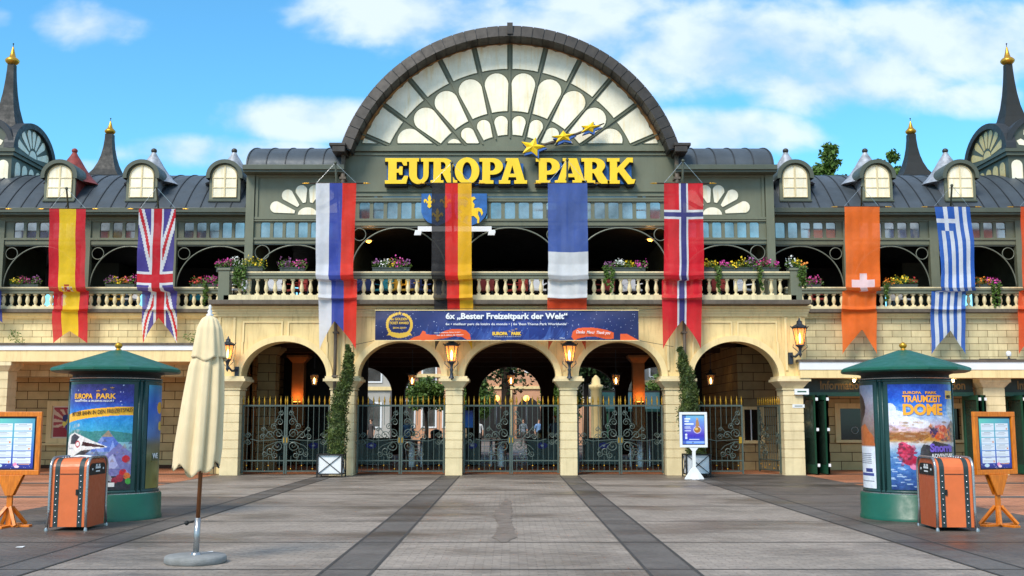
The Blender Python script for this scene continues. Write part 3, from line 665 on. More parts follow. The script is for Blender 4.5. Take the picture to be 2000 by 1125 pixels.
for k in range(60):
    t0 = -tt2 + 2 * tt2 * k / 60; t1 = -tt2 + 2 * tt2 * (k + 1) / 60
    o0, o1, i0, i1 = pl(RR - .02, t0), pl(RR - .02, t1), pl(RR - .33, t0), pl(RR - .33, t1)
    q.add([(i0[0], rimy0 + .04, i0[1]), (i1[0], rimy0 + .04, i1[1]), (o1[0], rimy0 + .07, o1[1]), (o0[0], rimy0 + .07, o0[1]), (i0[0], rimy1 - .1, i0[1]), (i1[0], rimy1 - .1, i1[1]), (o1[0], rimy1 - .1, o1[1]), (o0[0], rimy1 - .1, o0[1])], [(3, 2, 1, 0), (0, 1, 5, 4), (7, 6, 2, 3)])
q.build('soffit', SEAM, ar)
q = MB(); q.box(-.09, .09, rimy0 - .04, rimy0 + .5, RC + RR - .30, RC + RR + .07); q.build('crown_cap', RIM, ar)
for s in (-1, 1):
    q = MB(); q.box(s * 5.36 - .2 + s * .02, s * 5.36 + .2 + s * .02, .62, 1.7, 9.98, 10.17); q.box(s * 5.36 - .26 + s * .06, s * 5.36 + .26 + s * .06, .6, 1.2, 10.171, 10.27); q.build('gutter_end', RIM, ar, bevel=.02)
for s in (-1, 1): q = MB(); q.box(min(s * 5.45, s * 5.3), max(s * 5.45, s * 5.3), FY + .12, 9, 5.2, 10.2); q.build('upper_side_wall', GRND, hall)
q = MB(); q.box(-5.3, 5.3, 8.8, 9, 8, 10.2); q.build('upper_rear_wall', GRND, hall)
# ---- balustrade
def baluster_mesh(h):
    q = MB(); q.box(-.065, .065, -.065, .065, 0, .05); q.lathe([(.05, .05), (.036, .07), (.034, .09), (.06, .15), (.068, .2), (.058, .27), (.036, .36), (.034, .40), (.048, .42), (.034, .44), (.04, h - .06), (.052, h - .045)], n=10)
    q.box(-.06, .06, -.06, .06, h - .045, h); return q.mesh('baluster', WHT)
def balustrade(par, x0, x1, Y, z0, h, pitch):
    q = MB(); q.box(x0, x1, Y - .1, Y + .1, z0 + h, z0 + h + .10); q.box(x0, x1, Y - .13, Y + .13, z0 + h + .10, z0 + h + .17); r = q.build('rail', GRN, par, bevel=.01)
    q = MB(); q.box(x0, x1, Y - .135, Y + .135, z0 + h + .17, z0 + h + .215); q.build('rail_cap', WHT, r, bevel=.008)
    bm = baluster_mesh(h); n = int((x1 - x0 - .2) / pitch); st = (x0 + x1) / 2 - pitch * (n - 1) / 2
    for i in range(n): link('baluster', bm, r, loc=(st + i * pitch, Y, z0))
    return r
balustrade(hall, -8.5, 8.5, -.03, 5.36, .5, .268)
for s in (-1, 1):
    q = MB(); q.box(s * 8.62 - .17, s * 8.62 + .17, -.2, .14, 5.19, 6.1); q.box(s * 8.62 - .2, s * 8.62 + .2, -.23, .17, 6.1, 6.17); q.build('corner_post', GRN, hall, bevel=.01)

# ------------------------------------------------------------------ letters and stars
LT = {
 'E': ([(0,0),(.8,0),(.86,.30),(.73,.30),(.63,.13),(.42,.13),(.42,.44),(.52,.44),(.55,.35),(.65,.35),(.65,.67),(.55,.67),(.52,.57),(.42,.57),(.42,.87),(.62,.87),(.70,.72),(.82,.72),(.80,1),(0,1),(0,.88),(.12,.88),(.12,.12),(0,.12)],),
 'U': ([(0,1),(0,.88),(.10,.88)] + arcpts(.49,.38,.39,.40,180,360,14) + [(.88,.88),(.98,.88),(.98,1),(.58,1),(.58,.88),(.68,.88)] + arcpts(.54,.34,.14,.2,0,-180,8) + [(.40,.88),(.48,.88),(.48,1)],),
 'O': (arcpts(.5,.5,.5,.53,0,350,30), arcpts(.5,.5,.2,.36,0,345,22)),
 'P': ([(0,0),(.56,0),(.56,.12),(.42,.12),(.42,.36),(.56,.36)] + arcpts(.55,.68,.40,.32,-85,85,12) + [(.55,1),(0,1),(0,.88),(.12,.88),(.12,.12),(0,.12)], [(.42,.5)] + arcpts(.5,.68,.15,.18,-90,90,8) + [(.42,.86)]),
 'A': ([(0,0),(.44,0),(.44,.12),(.34,.12),(.38,.26),(.68,.26),(.72,.12),(.62,.12),(.62,0),(1.12,0),(1.12,.12),(1.02,.12),(.76,1),(.28,1),(.28,.9),(.35,.9),(.10,.12),(0,.12)], [(.42,.38),(.64,.38),(.53,.76)]),
 'R': ([(0,0),(.54,0),(.54,.12),(.42,.12),(.42,.42),(.5,.42),(.70,.06),(.80,0),(1.14,0),(1.14,.12),(1.04,.13),(.82,.46)] + arcpts(.56,.72,.40,.28,-40,88,9) + [(.55,1),(0,1),(0,.88),(.12,.88),(.12,.12),(0,.12)], [(.42,.55)] + arcpts(.5,.71,.15,.155,-90,90,8) + [(.42,.865)]),
 'K': ([(0,0),(.53,0),(.53,.12),(.42,.12),(.42,.40),(.50,.47),(.90,-.02),(1.16,.0),(1.22,.16),(1.08,.16),(.72,.60),(.98,.86),(1.12,.84),(1.12,1.02),(.88,1.02),(.42,.60),(.42,.88),(.53,.88),(.53,1),(0,1),(0,.88),(.12,.88),(.12,.12),(0,.12)],)}
sign = thing('roof_sign', 'big yellow slab-serif letters EUROPA PARK on blue backing with three yellow stars', 'sign', (0, FY, 9.1))
def letter(ch, x0, x1, z0, z1, Y, par, mt=SIGNY, dep=.13, side=SIGNB):
    sp = LT[ch]; w = max(p[0] for p in sp[0]); k = (x1 - x0) / w; h = z1 - z0
    me = curve_mesh([[(x0 + p[0] * k, z0 + p[1] * h) for p in s_] for s_ in sp], dep / 2, .012)
    o = ORG.get(par.name, (0, 0, 0)); me.materials.clear(); me.materials.append(mt); me.materials.append(side)
    mesh_map(me, lambda a, b, c: (a - o[0], Y - c - o[1], b - o[2]))
    ny = [p.normal.y for p in me.polygons]
    me.polygons.foreach_set('material_index', [0 if n_ < -.5 or abs(n_) > .5 else 1 for n_ in ny])
    return link('letter', me, par)
px_l = [('E', 753, 797), ('U', 795, 842), ('R', 842, 893), ('O', 889, 936), ('P', 937, 982), ('A', 975, 1029), ('P', 1047, 1093), ('A', 1084, 1146), ('R', 1136, 1190), ('K', 1186, 1240)]
zb, zt = WZ(362, FY - .2), WZ(312, FY - .2)
for ch, a, b in px_l: letter(ch, WX(a, 340, FY - .3), WX(b, 340, FY - .3), zb + .02, zt, FY - .33, sign, dep=.07)
def letter_back(ch, x0, x1):
    sp = LT[ch]; w = max(p[0] for p in sp[0]); k = (x1 - x0) / w; h = zt - zb
    me = curve_mesh([[(x0 + p[0] * k, zb + p[1] * h) for p in s_] for s_ in sp], .1, .03); o = ORG[sign.name]
    me.materials.clear(); me.materials.append(SIGNB); mesh_map(me, lambda a, b, c: (a - o[0], FY - .16 - c - o[1], b - .02 - o[2])); link('letter_box', me, sign)
for ch, a, b in px_l: letter_back(ch, WX(a, 340, FY - .3), WX(b, 340, FY - .3))
for a, b in ((757, 1022), (1052, 1232)):
    q = MB(); X0, X1 = WX(a, 340, FY), WX(b, 340, FY); n = 14; rr_ = random.Random(int(a)); top = []; bot = []
    for k in range(n + 1):
        x = X0 + (X1 - X0) * k / n; top.append((x, zt - .05 - .10 * rr_.random())); bot.append((x, zb + .06 * rr_.random()))
    q.prism(bot + top[::-1], FY - .2, FY - .03); q.build('blue_backing', BLUE, sign)
STBL = mat('star_blue', (52, 96, 170), .5)
def star3(c, r, rot, sq, Y, tilt=0):
    q = MB(); n = 10
    pts = []
    for k in range(10):
        rr = r * (1 if k % 2 == 0 else .44); a = rot + k * PI / 5; x, z = rr * sin(a), rr * cos(a) * sq; pts.append((c[0] + x * cos(tilt) - z * sin(tilt), c[1] + x * sin(tilt) + z * cos(tilt)))
    q.add([(p[0], Y, p[1]) for p in pts] + [(c[0], Y - .09, c[1])], [((k + 1) % 10, k, 10) for k in range(10)])
    st = q.build('star', SIGNY, sign)
    q = MB(); q.prism([(p[0] + .05, p[1] - .07) for p in pts][::-1], Y + .005, Y + .16); q.build('star_edge', STBL, st); 
    q = MB(); q.prism([(p[0] + .01, p[1] - .015) for p in pts][::-1], Y + .002, Y + .06); q.build('star_rim', SIGNB, st)
for (px, py), r, rot, sq, tl in (((1040, 287), .42, .25, .78, 0), ((1100, 267), .40, .1, .5, .18), ((1152, 249), .36, .5, .5, .3)):
    w_ = W(px, py, FY - .45); star3((w_[0], w_[2]), r, rot, sq, FY - .45, tl)
q = MB(); q.tube([W(1055, 285, FY - .3), W(1110, 268, FY - .3), W(1180, 241, FY - .3)], [.04, .05, .02], 6); q.build('comet_tail', SLAB, sign)
# ------------------------------------------------------------------ wings
def wing(s, label):
    w = thing('side_wing', label, 'building', (s * 9, 2.5, 0)); XE = 24
    def bx(q, x0, x1, *a): q.box(min(s * x0, s * x1), max(s * x0, s * x1), *a)
    q = MB(); bx(q, 8.9, XE, 2.5, 2.8, 3.0, 5.07); q.build('block_wall', BLK, w)
    q = MB(); bx(q, 8.92, XE, 2.42, 2.499, 4.9, 4.98); bx(q, 8.92, XE, 2.36, 2.499, 4.98, 5.06); q.build('wall_moulding', YEL2, w)
    q = MB(); bx(q, 8.92, XE, 2.2, 3.0, 5.07, 5.19); q.build('cornice', SLAB, w, bevel=.015)
    q = MB(); bx(q, 8.92, XE, 2.28, 2.62, 5.19, 5.28); q.build('plinth_ledge', WHT, w, bevel=.01)
    q = MB(); bx(q, 8.7, XE, 3.0, 13, 5.0, 5.18); q.build('terrace_floor', SLAB, w)
    balustrade(w, min(s * 8.95, s * XE), max(s * 8.95, s * XE), 2.45, 5.28, .42, .258)
    q = MB(); bx(q, 8.6, 8.9, .7, 2.5, 0 if s < 0 else 3, 5.05); q.build('return_wall', YEL, w)
    # upper iron storey
    q = MB()
    for x in (11.55, 14.5, 17.45, 20.4, 23.3):
        q2 = MB(); bx(q2, x - .15, x + .15, 3.93, 4.14, 5.18, 8.45); q2.build('column', GRN, w)
    xs = [8.3, 11.55, 14.5, 17.45, 20.4, 23.3]
    for a, b in zip(xs[:-1], xs[1:]):
        a2, b2 = (a + .15, b - .15); x0, x1 = sorted((s * a2, s * b2))
        band(x0, x1, 7.74, 8.44, 4.0, w, .435, .33, 7.81, 8.36, 7.58)
        iron(x0, x1, 7.57, 6.1, 4.02, w, .2, 7.28)
    q = MB(); bx(q, 8.3, XE, 3.9, 4.2, 8.44, 8.6); q.build('eaves_beam', GRN, w)
    x0, x1 = sorted((s * 8.35, s * XE)); rf = vault(x0, x1, 3.62, 8.74, 3.4, 1.9, w, 'vaulted_roof', .51, pw=1.9)
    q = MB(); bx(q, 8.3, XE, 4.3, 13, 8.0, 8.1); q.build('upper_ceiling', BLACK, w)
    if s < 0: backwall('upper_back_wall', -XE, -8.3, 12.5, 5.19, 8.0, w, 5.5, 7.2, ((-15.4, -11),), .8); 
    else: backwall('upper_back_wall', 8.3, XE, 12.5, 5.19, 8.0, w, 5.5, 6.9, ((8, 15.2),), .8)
    # dormers
    for i, pxd in enumerate((118, 278, 440)):
        pxx = pxd if s < 0 else 1992 - pxd - (0, 2, 0)[i]
        xc = WX(pxx, 360, 4.0); Yd = 3.92; red = (s < 0 and i == 0); dm = REDR if red else SILV
        q = MB(); hw = .53; z0, zs = 9.13, 9.95
        arch = [(xc - hw, z0), (xc + hw, z0)] + arcpts(xc, zs, hw, hw * .92, 0, 180, 16)
        q.prism(arch, Yd + .04, Yd + .12); d = q.build('dormer', GRN, w)
        if red: d['label'] = 'dormer with rusty red painted hood'
        q = MB(); hw2 = .41; wa = [(xc - hw2, z0 + .1), (xc + hw2, z0 + .1)] + arcpts(xc, zs, hw2, hw2 * .95, 0, 180, 14)
        q.prism(wa, Yd + .02, Yd + .039); q.build('window_glass', CREAM, d)
        q = MB(); q.tube([(p[0], Yd + .01, p[1]) for p in wa], .022, 4, closed=True); q.box(xc - .025, xc + .025, Yd - .005, Yd + .018, z0 + .1, zs + hw2 * .95)
        for z in (z0 + .42, z0 + .76): q.box(xc - hw2, xc + hw2, Yd, Yd + .015, z, z + .028)
        q.build('glazing_bars', WHT, d)
        q = MB(); o = arcpts(xc, zs, hw + .1, hw * .92 + .1, -8, 188, 20); i_ = arcpts(xc, zs, hw - .03, hw * .92 - .03, -8, 188, 20)
        for k in range(20):
            q.add([(o[k][0], Yd - .1, o[k][1]), (o[k + 1][0], Yd - .1, o[k + 1][1]), (i_[k + 1][0], Yd - .1, i_[k + 1][1]), (i_[k][0], Yd - .1, i_[k][1]),
                   (o[k][0], Yd + 1.2, o[k][1]), (o[k + 1][0], Yd + 1.2, o[k + 1][1]), (i_[k + 1][0], Yd + .03, i_[k + 1][1]), (i_[k][0], Yd + .03, i_[k][1])], [(0, 1, 2, 3), (4, 5, 1, 0), (3, 2, 6, 7)])
        q.build('hood', GRND, d); q = MB(); q.box(xc - hw - .02, xc + hw + .02, Yd - .04, Yd + .12, z0 - .06, z0 + .0); q.build('sill', GRND, d)
        q = MB(); q.box(xc - .5, xc + .5, Yd + .12, Yd + 2.4, z0, 9.93); q.build('dormer_cheeks', dm, d)
        q = MB(); cy = Yd + 1.12; prof = [(.97, 9.88), (.86, 9.96), (.70, 10.12), (.53, 10.34), (.38, 10.56), (.25, 10.78), (.12, 10.98), (.07, 11.08)]
        q.lathe(prof, (xc, cy, 0), 16); q.build('bell_hood', dm, d)
        q = MB(); q.sphere((xc, cy, 11.14), .105, 12, .9); q.build('finial_ball', REDR if red else RIM, d)
    return w
lw = wing(-1, 'left side wing with zinc vaulted roof, one red and two silver dormers')
rw = wing(1, 'right side wing with zinc vaulted roof, three silver dormers and ticket windows below')

# ---- canopies (ground floor) and walls behind
q = MB(); Yc = .6; zt_, zw, zb_ = WZ(673, Yc), WZ(684, Yc), WZ(706, Yc)
q.box(-24, -8.92, Yc - .06, Yc + .02, zt_ - .02, zt_ + .05); q.build('canopy_gutter', SLAB, lw)
q = MB(); q.box(-24, -8.92, Yc - .03, Yc + .1, zw, zt_ - .02); q.build('canopy_trim', WHITE, lw)
q = MB(); q.box(-24, -8.92, Yc, 2.5, zb_, zw); q.box(-24, -8.92, Yc + .1, 2.499, zw, zt_ - .02); q.build('canopy', YEL2, lw)
q = MB(); q.box(-24, -8.9, 2.5, 4.6, zb_, zb_ + .2); q.build('canopy_soffit', INST if False else YEL, lw)
q = MB(); q.box(-24, -8.9, 4.6, 4.9, 0, 5.0); q.build('recess_wall', BLK2, lw)
q = MB(); q.box(-24, -8.9, 4.5, 4.598, 0, .12); q.build('skirting', INNER, lw)
def wpillar(x0, x1, y0, y1, top, par, name='canopy_pillar', cap=True):
    q = MB(); z = 0
    while z < top - .3:
        h = min(.5 if z == 0 else .262, top - .28 - z); q.box(x0, x1, y0, y1, z, z + h - .02); q.box(x0 + .018, x1 - .018, y0 + .018, y1 - .018, z + h - .02, z + h); z += h
    p = q.build(name, PILB, par); q = MB(); xc, yc, hx, hy = (x0 + x1) / 2, (y0 + y1) / 2, (x1 - x0) / 2, (y1 - y0) / 2
    q.frus((xc, yc), top - .28, top - .12, hx, hy, hx + .12, hy + .12); q.box(xc - hx - .14, xc + hx + .14, yc - hy - .14, yc + hy + .14, top - .12, top - .002); q.build('capital', WHT, p); return p
wpillar(-16.6, -15.4, .75, 1.35, zb_, lw); wpillar(-22.2, -21.2, .75, 1.35, zb_, lw)
# framed wall poster on the left wall
ps = thing('wall_poster', 'red sunburst poster in a cream frame on the left block wall', 'poster', (-14.2, 4.55, 1.8))
x0, x1 = WX(100, 830, 4.5), WX(160, 830, 4.5); z0, z1 = WZ(856, 4.5), WZ(793, 4.5)
q = MB(); q.box(x0 - .17, x1 + .17, 4.5, 4.6, z0 - .17, z0); q.box(x0 - .17, x1 + .17, 4.5, 4.6, z1, z1 + .17); q.box(x0 - .17, x0, 4.5, 4.6, z0, z1); q.box(x1, x1 + .17, 4.5, 4.6, z0, z1); q.box(x0 - .24, x1 + .24, 4.4, 4.6, z0 - .23, z0 - .171); q.build('frame', YEL2, ps)
cv = Cv(44, 48, (226, 190, 160)); an = np.arctan2(cv.Y - .5, cv.X - .55); cv.put((np.sin(an * 14) > 0), (176, 60, 60)); cv.rect(0, 0, 1, .34, (158, 22, 40)); cv.rect(0, .9, 1, 1, (170, 26, 40))
for cx, cy, r, c in ((.45, .62, .12, (40, 40, 110)), (.6, .5, .14, (230, 200, 40)), (.72, .66, .1, (120, 170, 150)), (.55, .36, .12, (60, 50, 150)), (.4, .45, .07, (240, 220, 90))): cv.ell(cx, cy, r, r, c)
for e_ in ((0, 0, .04, 1), (.96, 0, 1, 1), (0, 0, 1, .04), (0, .96, 1, 1)): cv.rect(*e_, (236, 214, 190))
panel('print', cv, lambda u, v: (x0 + u * (x1 - x0), 4.56 + 0 * u, z0 + v * (z1 - z0)), PAINT, ps)
# right canopy and ticket front
Yc = -.3; zt_, zw, zb_ = WZ(706, Yc), WZ(722, Yc), WZ(738, Yc); XR = WX(1562, 720, Yc)
q = MB(); q.box(XR - .04, 24, Yc - .05, 2.49, zt_ - .01, zt_ + .06); q.build('canopy_gutter', SLAB, rw)
q = MB(); q.box(XR + .0, 24, Yc - .02, Yc + .1, zw, zt_ - .012); q.build('canopy_trim', WHITE, rw)
q = MB(); q.box(XR + .01, 24, Yc, 2.49, zb_, zw); q.box(XR + .01, 24, Yc + .1, 2.48, zw, zt_ - .012); q.build('canopy', YEL2, rw)
q = MB(); q.box(9.1, 24, 2.5, 3.5, zb_, zb_ + .2); q.build('canopy_soffit', INNER, rw)
YW = 3.2
wins = [(WX(1641, 830, YW), WX(1692, 830, YW)), (WX(1826, 830, YW), WX(1877, 830, YW)), (WX(1986, 830, YW), WX(2037, 830, YW))]
wz0, wz1 = WZ(859, YW), WZ(798, YW)
q = MB(); xs = 9.1
for a, b in wins: q.box(xs, a, YW, YW + .3, wz0, wz1); xs = b
q.box(xs, 24, YW, YW + .3, wz0, wz1); q.box(9.1, 24, YW, YW + .3, 0, wz0); q.box(9.1, 24, YW, YW + .3, wz1, 3.3); q.build('ticket_wall', BLK2, rw)
q = MB(); q.box(9.1, 24, YW + 1.8, YW + 1.9, 0, 3.3); q.build('ticket_room', BLACK, rw)
for a, b in wins:
    q = MB(); t = .17; q.box(a - t, b + t, YW - .05, YW - .001, wz1, wz1 + t); q.box(a - t, a, YW - .05, YW - .001, wz0, wz1); q.box(b, b + t, YW - .05, YW - .001, wz0, wz1); q.box(a - .2, b + .2, YW - .18, YW - .001, wz0 - .09, wz0 - .002)
    wn = q.build('ticket_window', YEL2, rw); q = MB(); q.box(a + .001, b - .001, YW + .12, YW + .13, wz0 + .001, wz1 - .001); q.build('pane', mat('ticket_glass', (20, 20, 22), .08, var=0, bump=0), wn)
    c = ((a + b) / 2 + .08, (wz0 + wz1) / 2 - .2); q = MB(); q.tube([(c[0] + .11 * cos(t_), YW + .11, c[1] + .11 * sin(t_)) for t_ in np.linspace(0, 2 * PI, 20)[:-1]], .014, 6, closed=True); q.build('speaker_ring', STEEL, wn)
# information boards between pillars
YS = .45
sb = [(8.95, 14.15, 1647), (15.15, 20.2, 1990 + 55)]
wpillar(14.2, 14.85, .1, .7, zb_, rw)
wpillar(20.3, 20.95, .1, .7, zb_, rw)
for a, b, lab in ((8.9, 14.05, 'first dark Information board, beside the arcade pillar'), (15.0, 20.1, 'second dark Information board, beyond the right canopy pillar')):
    t = thing('information_board', lab, 'sign', ((a + b) / 2, YS, 2.6), 'dark boards over the ticket windows')
    q = MB(); z1_ = zb_ - .005; z0_ = WZ(766, YS); q.box(a, b, YS, YS + .1, z0_, z1_); q.build('board', SIGNG, t)
    q = MB(); q.box(a, b, YS - .05, YS + .12, WZ(774, YS), z0_ - .002); q.build('rail', DGR, t)
    if a < 10:
        text('Information', WX(1602, 755, YS), YS - .001, WZ(761, YS), WX(1686, 755, YS) - WX(1602, 755, YS), .27, GLET, t, bold=.02)
        text('Information', WX(1801, 755, YS), YS - .001, WZ(761, YS), WX(1885, 755, YS) - WX(1801, 755, YS), .27, GLET, t, bold=.02)
    else: text('Information', WX(1987, 755, YS), YS - .001, WZ(761, YS), WX(1686, 755, YS) - WX(1602, 755, YS), .27, GLET, t, bold=.02)
def fdoor(px0, px1, zt, lab):
    x0, x1 = WX(px0, 850, .25), WX(px1, 850, .25); t = thing('folding_door', lab, 'door', (x0, .2, 0), 'green folding doors of the ticket hall'); n = 4; L_ = 2.4
    xs_ = np.linspace(x0, x1, n + 1); glass = MATS['dark_glass']
    for k in range(n):
        a, b = xs_[k], xs_[k + 1]; ya, yb = (-.05, .9) if k % 2 else (.9, -.05); q = MB(); z1 = zt
        def pt(u, z, d=0): return (a + (b - a) * u + d, ya + (yb - ya) * u, z)
        def bar(u0, u1, z0, z1_, d=.03, mm=q): mm.add([pt(u0, z0, -d), pt(u1, z0, -d), pt(u1, z1_, -d), pt(u0, z1_, -d), pt(u0, z0, d), pt(u1, z0, d), pt(u1, z1_, d), pt(u0, z1_, d)], [(0, 1, 2, 3), (7, 6, 5, 4), (0, 4, 5, 1), (3, 2, 6, 7), (0, 3, 7, 4), (1, 5, 6, 2)])
        bar(0, .12, .04, z1); bar(.88, 1, .04, z1); bar(.12, .88, .04, .3); bar(.12, .88, z1 - .14, z1); p = q.build('door_leaf', DGR, t)
        q = MB(); bar(.12, .88, .3, z1 - .14, .006, q); q.build('glass', MATS['leafglass'], p)
        if k % 2 == 1:
            q = MB()
            for z in (.25, 1.3, 2.2): q.box(a - .02, a + .05, -.08, -.055, z, z + .09)
            q.build('hinge', WHITE, p)
LG = mat('leafglass', (52, 74, 62), .06, var=.2, bump=0, metal=.2)
fdoor(1580, 1622, WZ(772, .2), 'green folding door standing open beside the right arcade pillar')
fdoor(1902, 1924, WZ(772, .2), 'green folding door standing open behind the right menu board')
fdoor(1988, 2012, WZ(772, .2), 'green folding door at the right edge, past the canopy pillar')
for px in (1668, 1861):
    p_ = W(px, 739, .1); t = thing('soffit_light', 'small bulb under the right canopy, %s' % ('left of the right kiosk roof' if px < 1700 else 'right of the right kiosk roof'), 'lamp', p_)
    q = MB(); q.box(p_[0] - .1, p_[0] + .1, p_[1] - .03, p_[1] + .03, zb_ - .03, zb_ - .001); q.build('fitting', WHITE, t); q = MB(); q.sphere((p_[0], p_[1], zb_ - .07), .04); q.build('bulb', BULB, t)
cpos = W(1972, 700, -.15); t = thing('security_camera', 'small white security camera on top of the right canopy', 'camera', (cpos[0], -.1, zt_ + .05))
q = MB(); q.lathe([(.05, 0), (.04, .05), (.02, .07), (.02, .12)], (cpos[0], -.1, zt_ + .06)); q.build('bracket', LAMPI, t); q = MB(); q.lathe([(.06, .0), (.075, .04), (.07, .12), (.04, .15)], (cpos[0], -.1, zt_ + .17)); q.build('dome', WHITE, t)
q = MB(); q.box(cpos[0] - .9, cpos[0] + .2, -.16, -.1, zt_ + .061, zt_ + .09); q.build('cable', BLACK, t)
for (px, py, w_, h_, lb) in ((1565, 765, .42, .17, 'small white sign box projecting at the top of the right arcade pillar'), (1560, 793, .36, .1, 'narrow white plate on the face of the right arcade pillar')):
    p_ = W(px, py, -.1); t = tag(MB().build('x', WHITE), None); bpy.data.objects.remove(t)
    t = thing('small_sign', lb, 'sign', (p_[0], -.08, p_[2])); q = MB(); q.box(p_[0] - w_ / 2, p_[0] + w_ / 2, -.16 if h_ > .12 else -.075, -.062, p_[2] - h_ / 2, p_[2] + h_ / 2); q.build('plate', WHITE, t)
    q = MB(); q.box(p_[0] - w_ * .32, p_[0] + w_ * .32, (-.163 if h_ > .12 else -.078), (-.161 if h_ > .12 else -.076), p_[2] - h_ * .12, p_[2] + h_ * .12); q.build('lettering', DGR, t)

# ------------------------------------------------------------------ towers
def corner_tower(s, label, mt):
    x0, x1, y0, y1 = 18.0, 20.2, 5.6, 8.9; zc = WZ(291, y0); t = thing('corner_tower', label, 'tower', (s * 19, 7.2, 0))
    def BX(q, a, b, *r): q.box(min(s * a, s * b), max(s * a, s * b), *r)
    q = MB(); BX(q, x0, x1, y0, y1, 5.2, zc - .12); q.build('walls', GRND, t)
    q = MB(); BX(q, x0 - .16, x1 + .16, y0 - .16, y1 + .16, zc - .12, zc); BX(q, x0 - .1, x1 + .1, y0 - .1, y1 + .1, zc - .25, zc - .121); q.build('cornice', GRND, t)
    # gable arches: along x faces (side) and y faces (front)
    yc, hy, rise = (y0 + y1) / 2, (y1 - y0) / 2, 1.2; xc, hx = (x0 + x1) / 2, (x1 - x0) / 2
    a = arcpts(yc, zc, hy + .02, rise, 0, 180, 20); q = MB(); q.prismx([(y, z) for y, z in a][::1], s * x0, s * x1) ; q.build('side_gable', GRND, t)
    a = arcpts(xc * s, zc, hx - .04, rise * .95, 0, 180, 20); q = MB(); q.prism(a, y0 + .001, y1 - .001); q.build('front_gable', GRND, t)
    def rimarc(fn, n=20):
        q = MB(); 
        for k in range(n):
            t0, t1 = PI * k / n, PI * (k + 1) / n
            A = [fn(1.10, t0, -.12), fn(1.10, t1, -.12), fn(.93, t1, -.12), fn(.93, t0, -.12), fn(1.10, t0, .25), fn(1.10, t1, .25), fn(.93, t1, 0), fn(.93, t0, 0)]
            q.add(A, [(0, 1, 2, 3), (4, 5, 1, 0), (3, 2, 6, 7)])
        return q
    rimarc(lambda k, th, d: (s * (x0 + d), yc + hy * k * cos(th), zc + rise * k * sin(th) + .01)).build('gable_rim', SEAM, t)
    rimarc(lambda k, th, d: (s * xc + hx * k * cos(th), y0 + d, zc + rise * .95 * k * sin(th) + .01)).build('gable_rim', SEAM, t)
    # glazing on the inner side face
    def sp(y, z, d=-.012): return (s * (x0 + d), y, z)
    def facepane(pts):
        q = MB(); n = len(pts); o = pts
        q.add([sp(*p) for p in o] + [sp(p[0], p[1], -.001) for p in o], [tuple(range(n)) if s > 0 else tuple(range(n - 1, -1, -1)), tuple(range(2 * n - 1, n - 1, -1))] + [(i, (i + 1) % n, (i + 1) % n + n, i + n) for i in range(n)])
        q.build('pane', mt, t)
    cz = zc + .06
    for k in range(7):
        al = PI / 7 * (k + .5); L1 = .38; L2 = 1 / math.sqrt((cos(al) / (hy * .84)) ** 2 + (sin(al) / (rise * .86)) ** 2); w1, w2 = .05, .15
        pts = [(L1, -w1), (L2 - w2, -w2)] + [(L2 - w2 + w2 * cos(b_), w2 * sin(b_)) for b_ in np.linspace(-1.3, 1.3, 7)] + [(L2 - w2, w2), (L1, w1)]
        pts = clipz([(yc + u * cos(al) - v * sin(al), cz + u * sin(al) + v * cos(al)) for u, v in pts], cz + .02)
        if len(pts) > 2: facepane(pts)
    facepane(arcpts(yc, cz + .02, .3, .26, 0, 180, 10))
    n = 5; pw = (y1 - y0 - .5) / n
    for k in range(n):
        ya = y0 + .28 + k * pw; yb = ya + pw - .16; zt2 = zc - .38; zb2 = 8.95 + 1.35 * sin(min(1.5, (ya + .3 - 3.6) / 3.4 * 1.3)) ; zb2 = min(zb2 - .1 + .12 * k, zt2 - .3); r = (yb - ya) / 2
        facepane([(ya, zb2 + .05), (ya + .05, zb2), (yb - .05, zb2), (yb, zb2 + .05)] + arcpts((ya + yb) / 2, zt2 - r, r, r, 0, 180, 8))
    # front face panes
    for k in range(3):
        xa = s * x0 + s * (.3 + k * .62); q = MB(); r = .2; pts = [(xa - r, 9.3), (xa + r, 9.3)] + arcpts(xa, zc - .6, r, r, 0, 180, 8); q.prism(pts, y0 - .012, y0 - .001); q.build('pane', CREAM, t)
    for k in range(5):
        al = PI / 5 * (k + .5); q = MB(); L1, L2, w = .3, .8, .12; pts = [(L1, -.04), (L2 - w, -w), (L2, 0), (L2 - w, w), (L1, .04)]
        q.prism([(s * xc + u * cos(al) - v * sin(al), cz + u * sin(al) + v * cos(al)) for u, v in pts], y0 - .012, y0 + .0005); q.build('pane', CREAM, t)
    # spire
    sx = WX(17, 240, 7.0) * (-1) ; sx = abs(sx); cyy = 7.0; q = MB(); z0 = zc + .75; zt3 = WZ(127, cyy); H_ = zt3 - z0
    prof = [(1.22, -.08), (1.02, 0), (.74, .12), (.52, .27), (.375, .43), (.28, .6), (.215, .78), (.18, .92), (.17, 1.0)]
    q.lathe([(r, z0 + k * H_) for r, k in prof], (s * sx, cyy, 0), 4, PI / 4, PI / 4 + 2 * PI, smooth=False); q.build('spire', SPIRE, t)
    q = MB(); q.lathe([(.06, zt3 - .02), (.17, zt3 + .03), (.25, zt3 + .11), (.26, zt3 + .18), (.2, zt3 + .25), (.12, zt3 + .3), (.07, zt3 + .5), (.03, zt3 + .68), (.012, zt3 + .72)], (s * sx, cyy, 0), 14); q.build('gold_finial', GOLD, t)
    q = MB(); q.tube([(s * sx, cyy, zt3 + .7), (s * sx, cyy, zt3 + .82)], .012); q.sphere((s * sx, cyy, zt3 + .83), .03); q.build('tip', BLACK, t)
corner_tower(-1, 'dark corner tower with concave spire and gold finial at the left edge', CREAM)
corner_tower(1, 'dark corner tower with concave spire and gold finial at the right edge', AMBG)
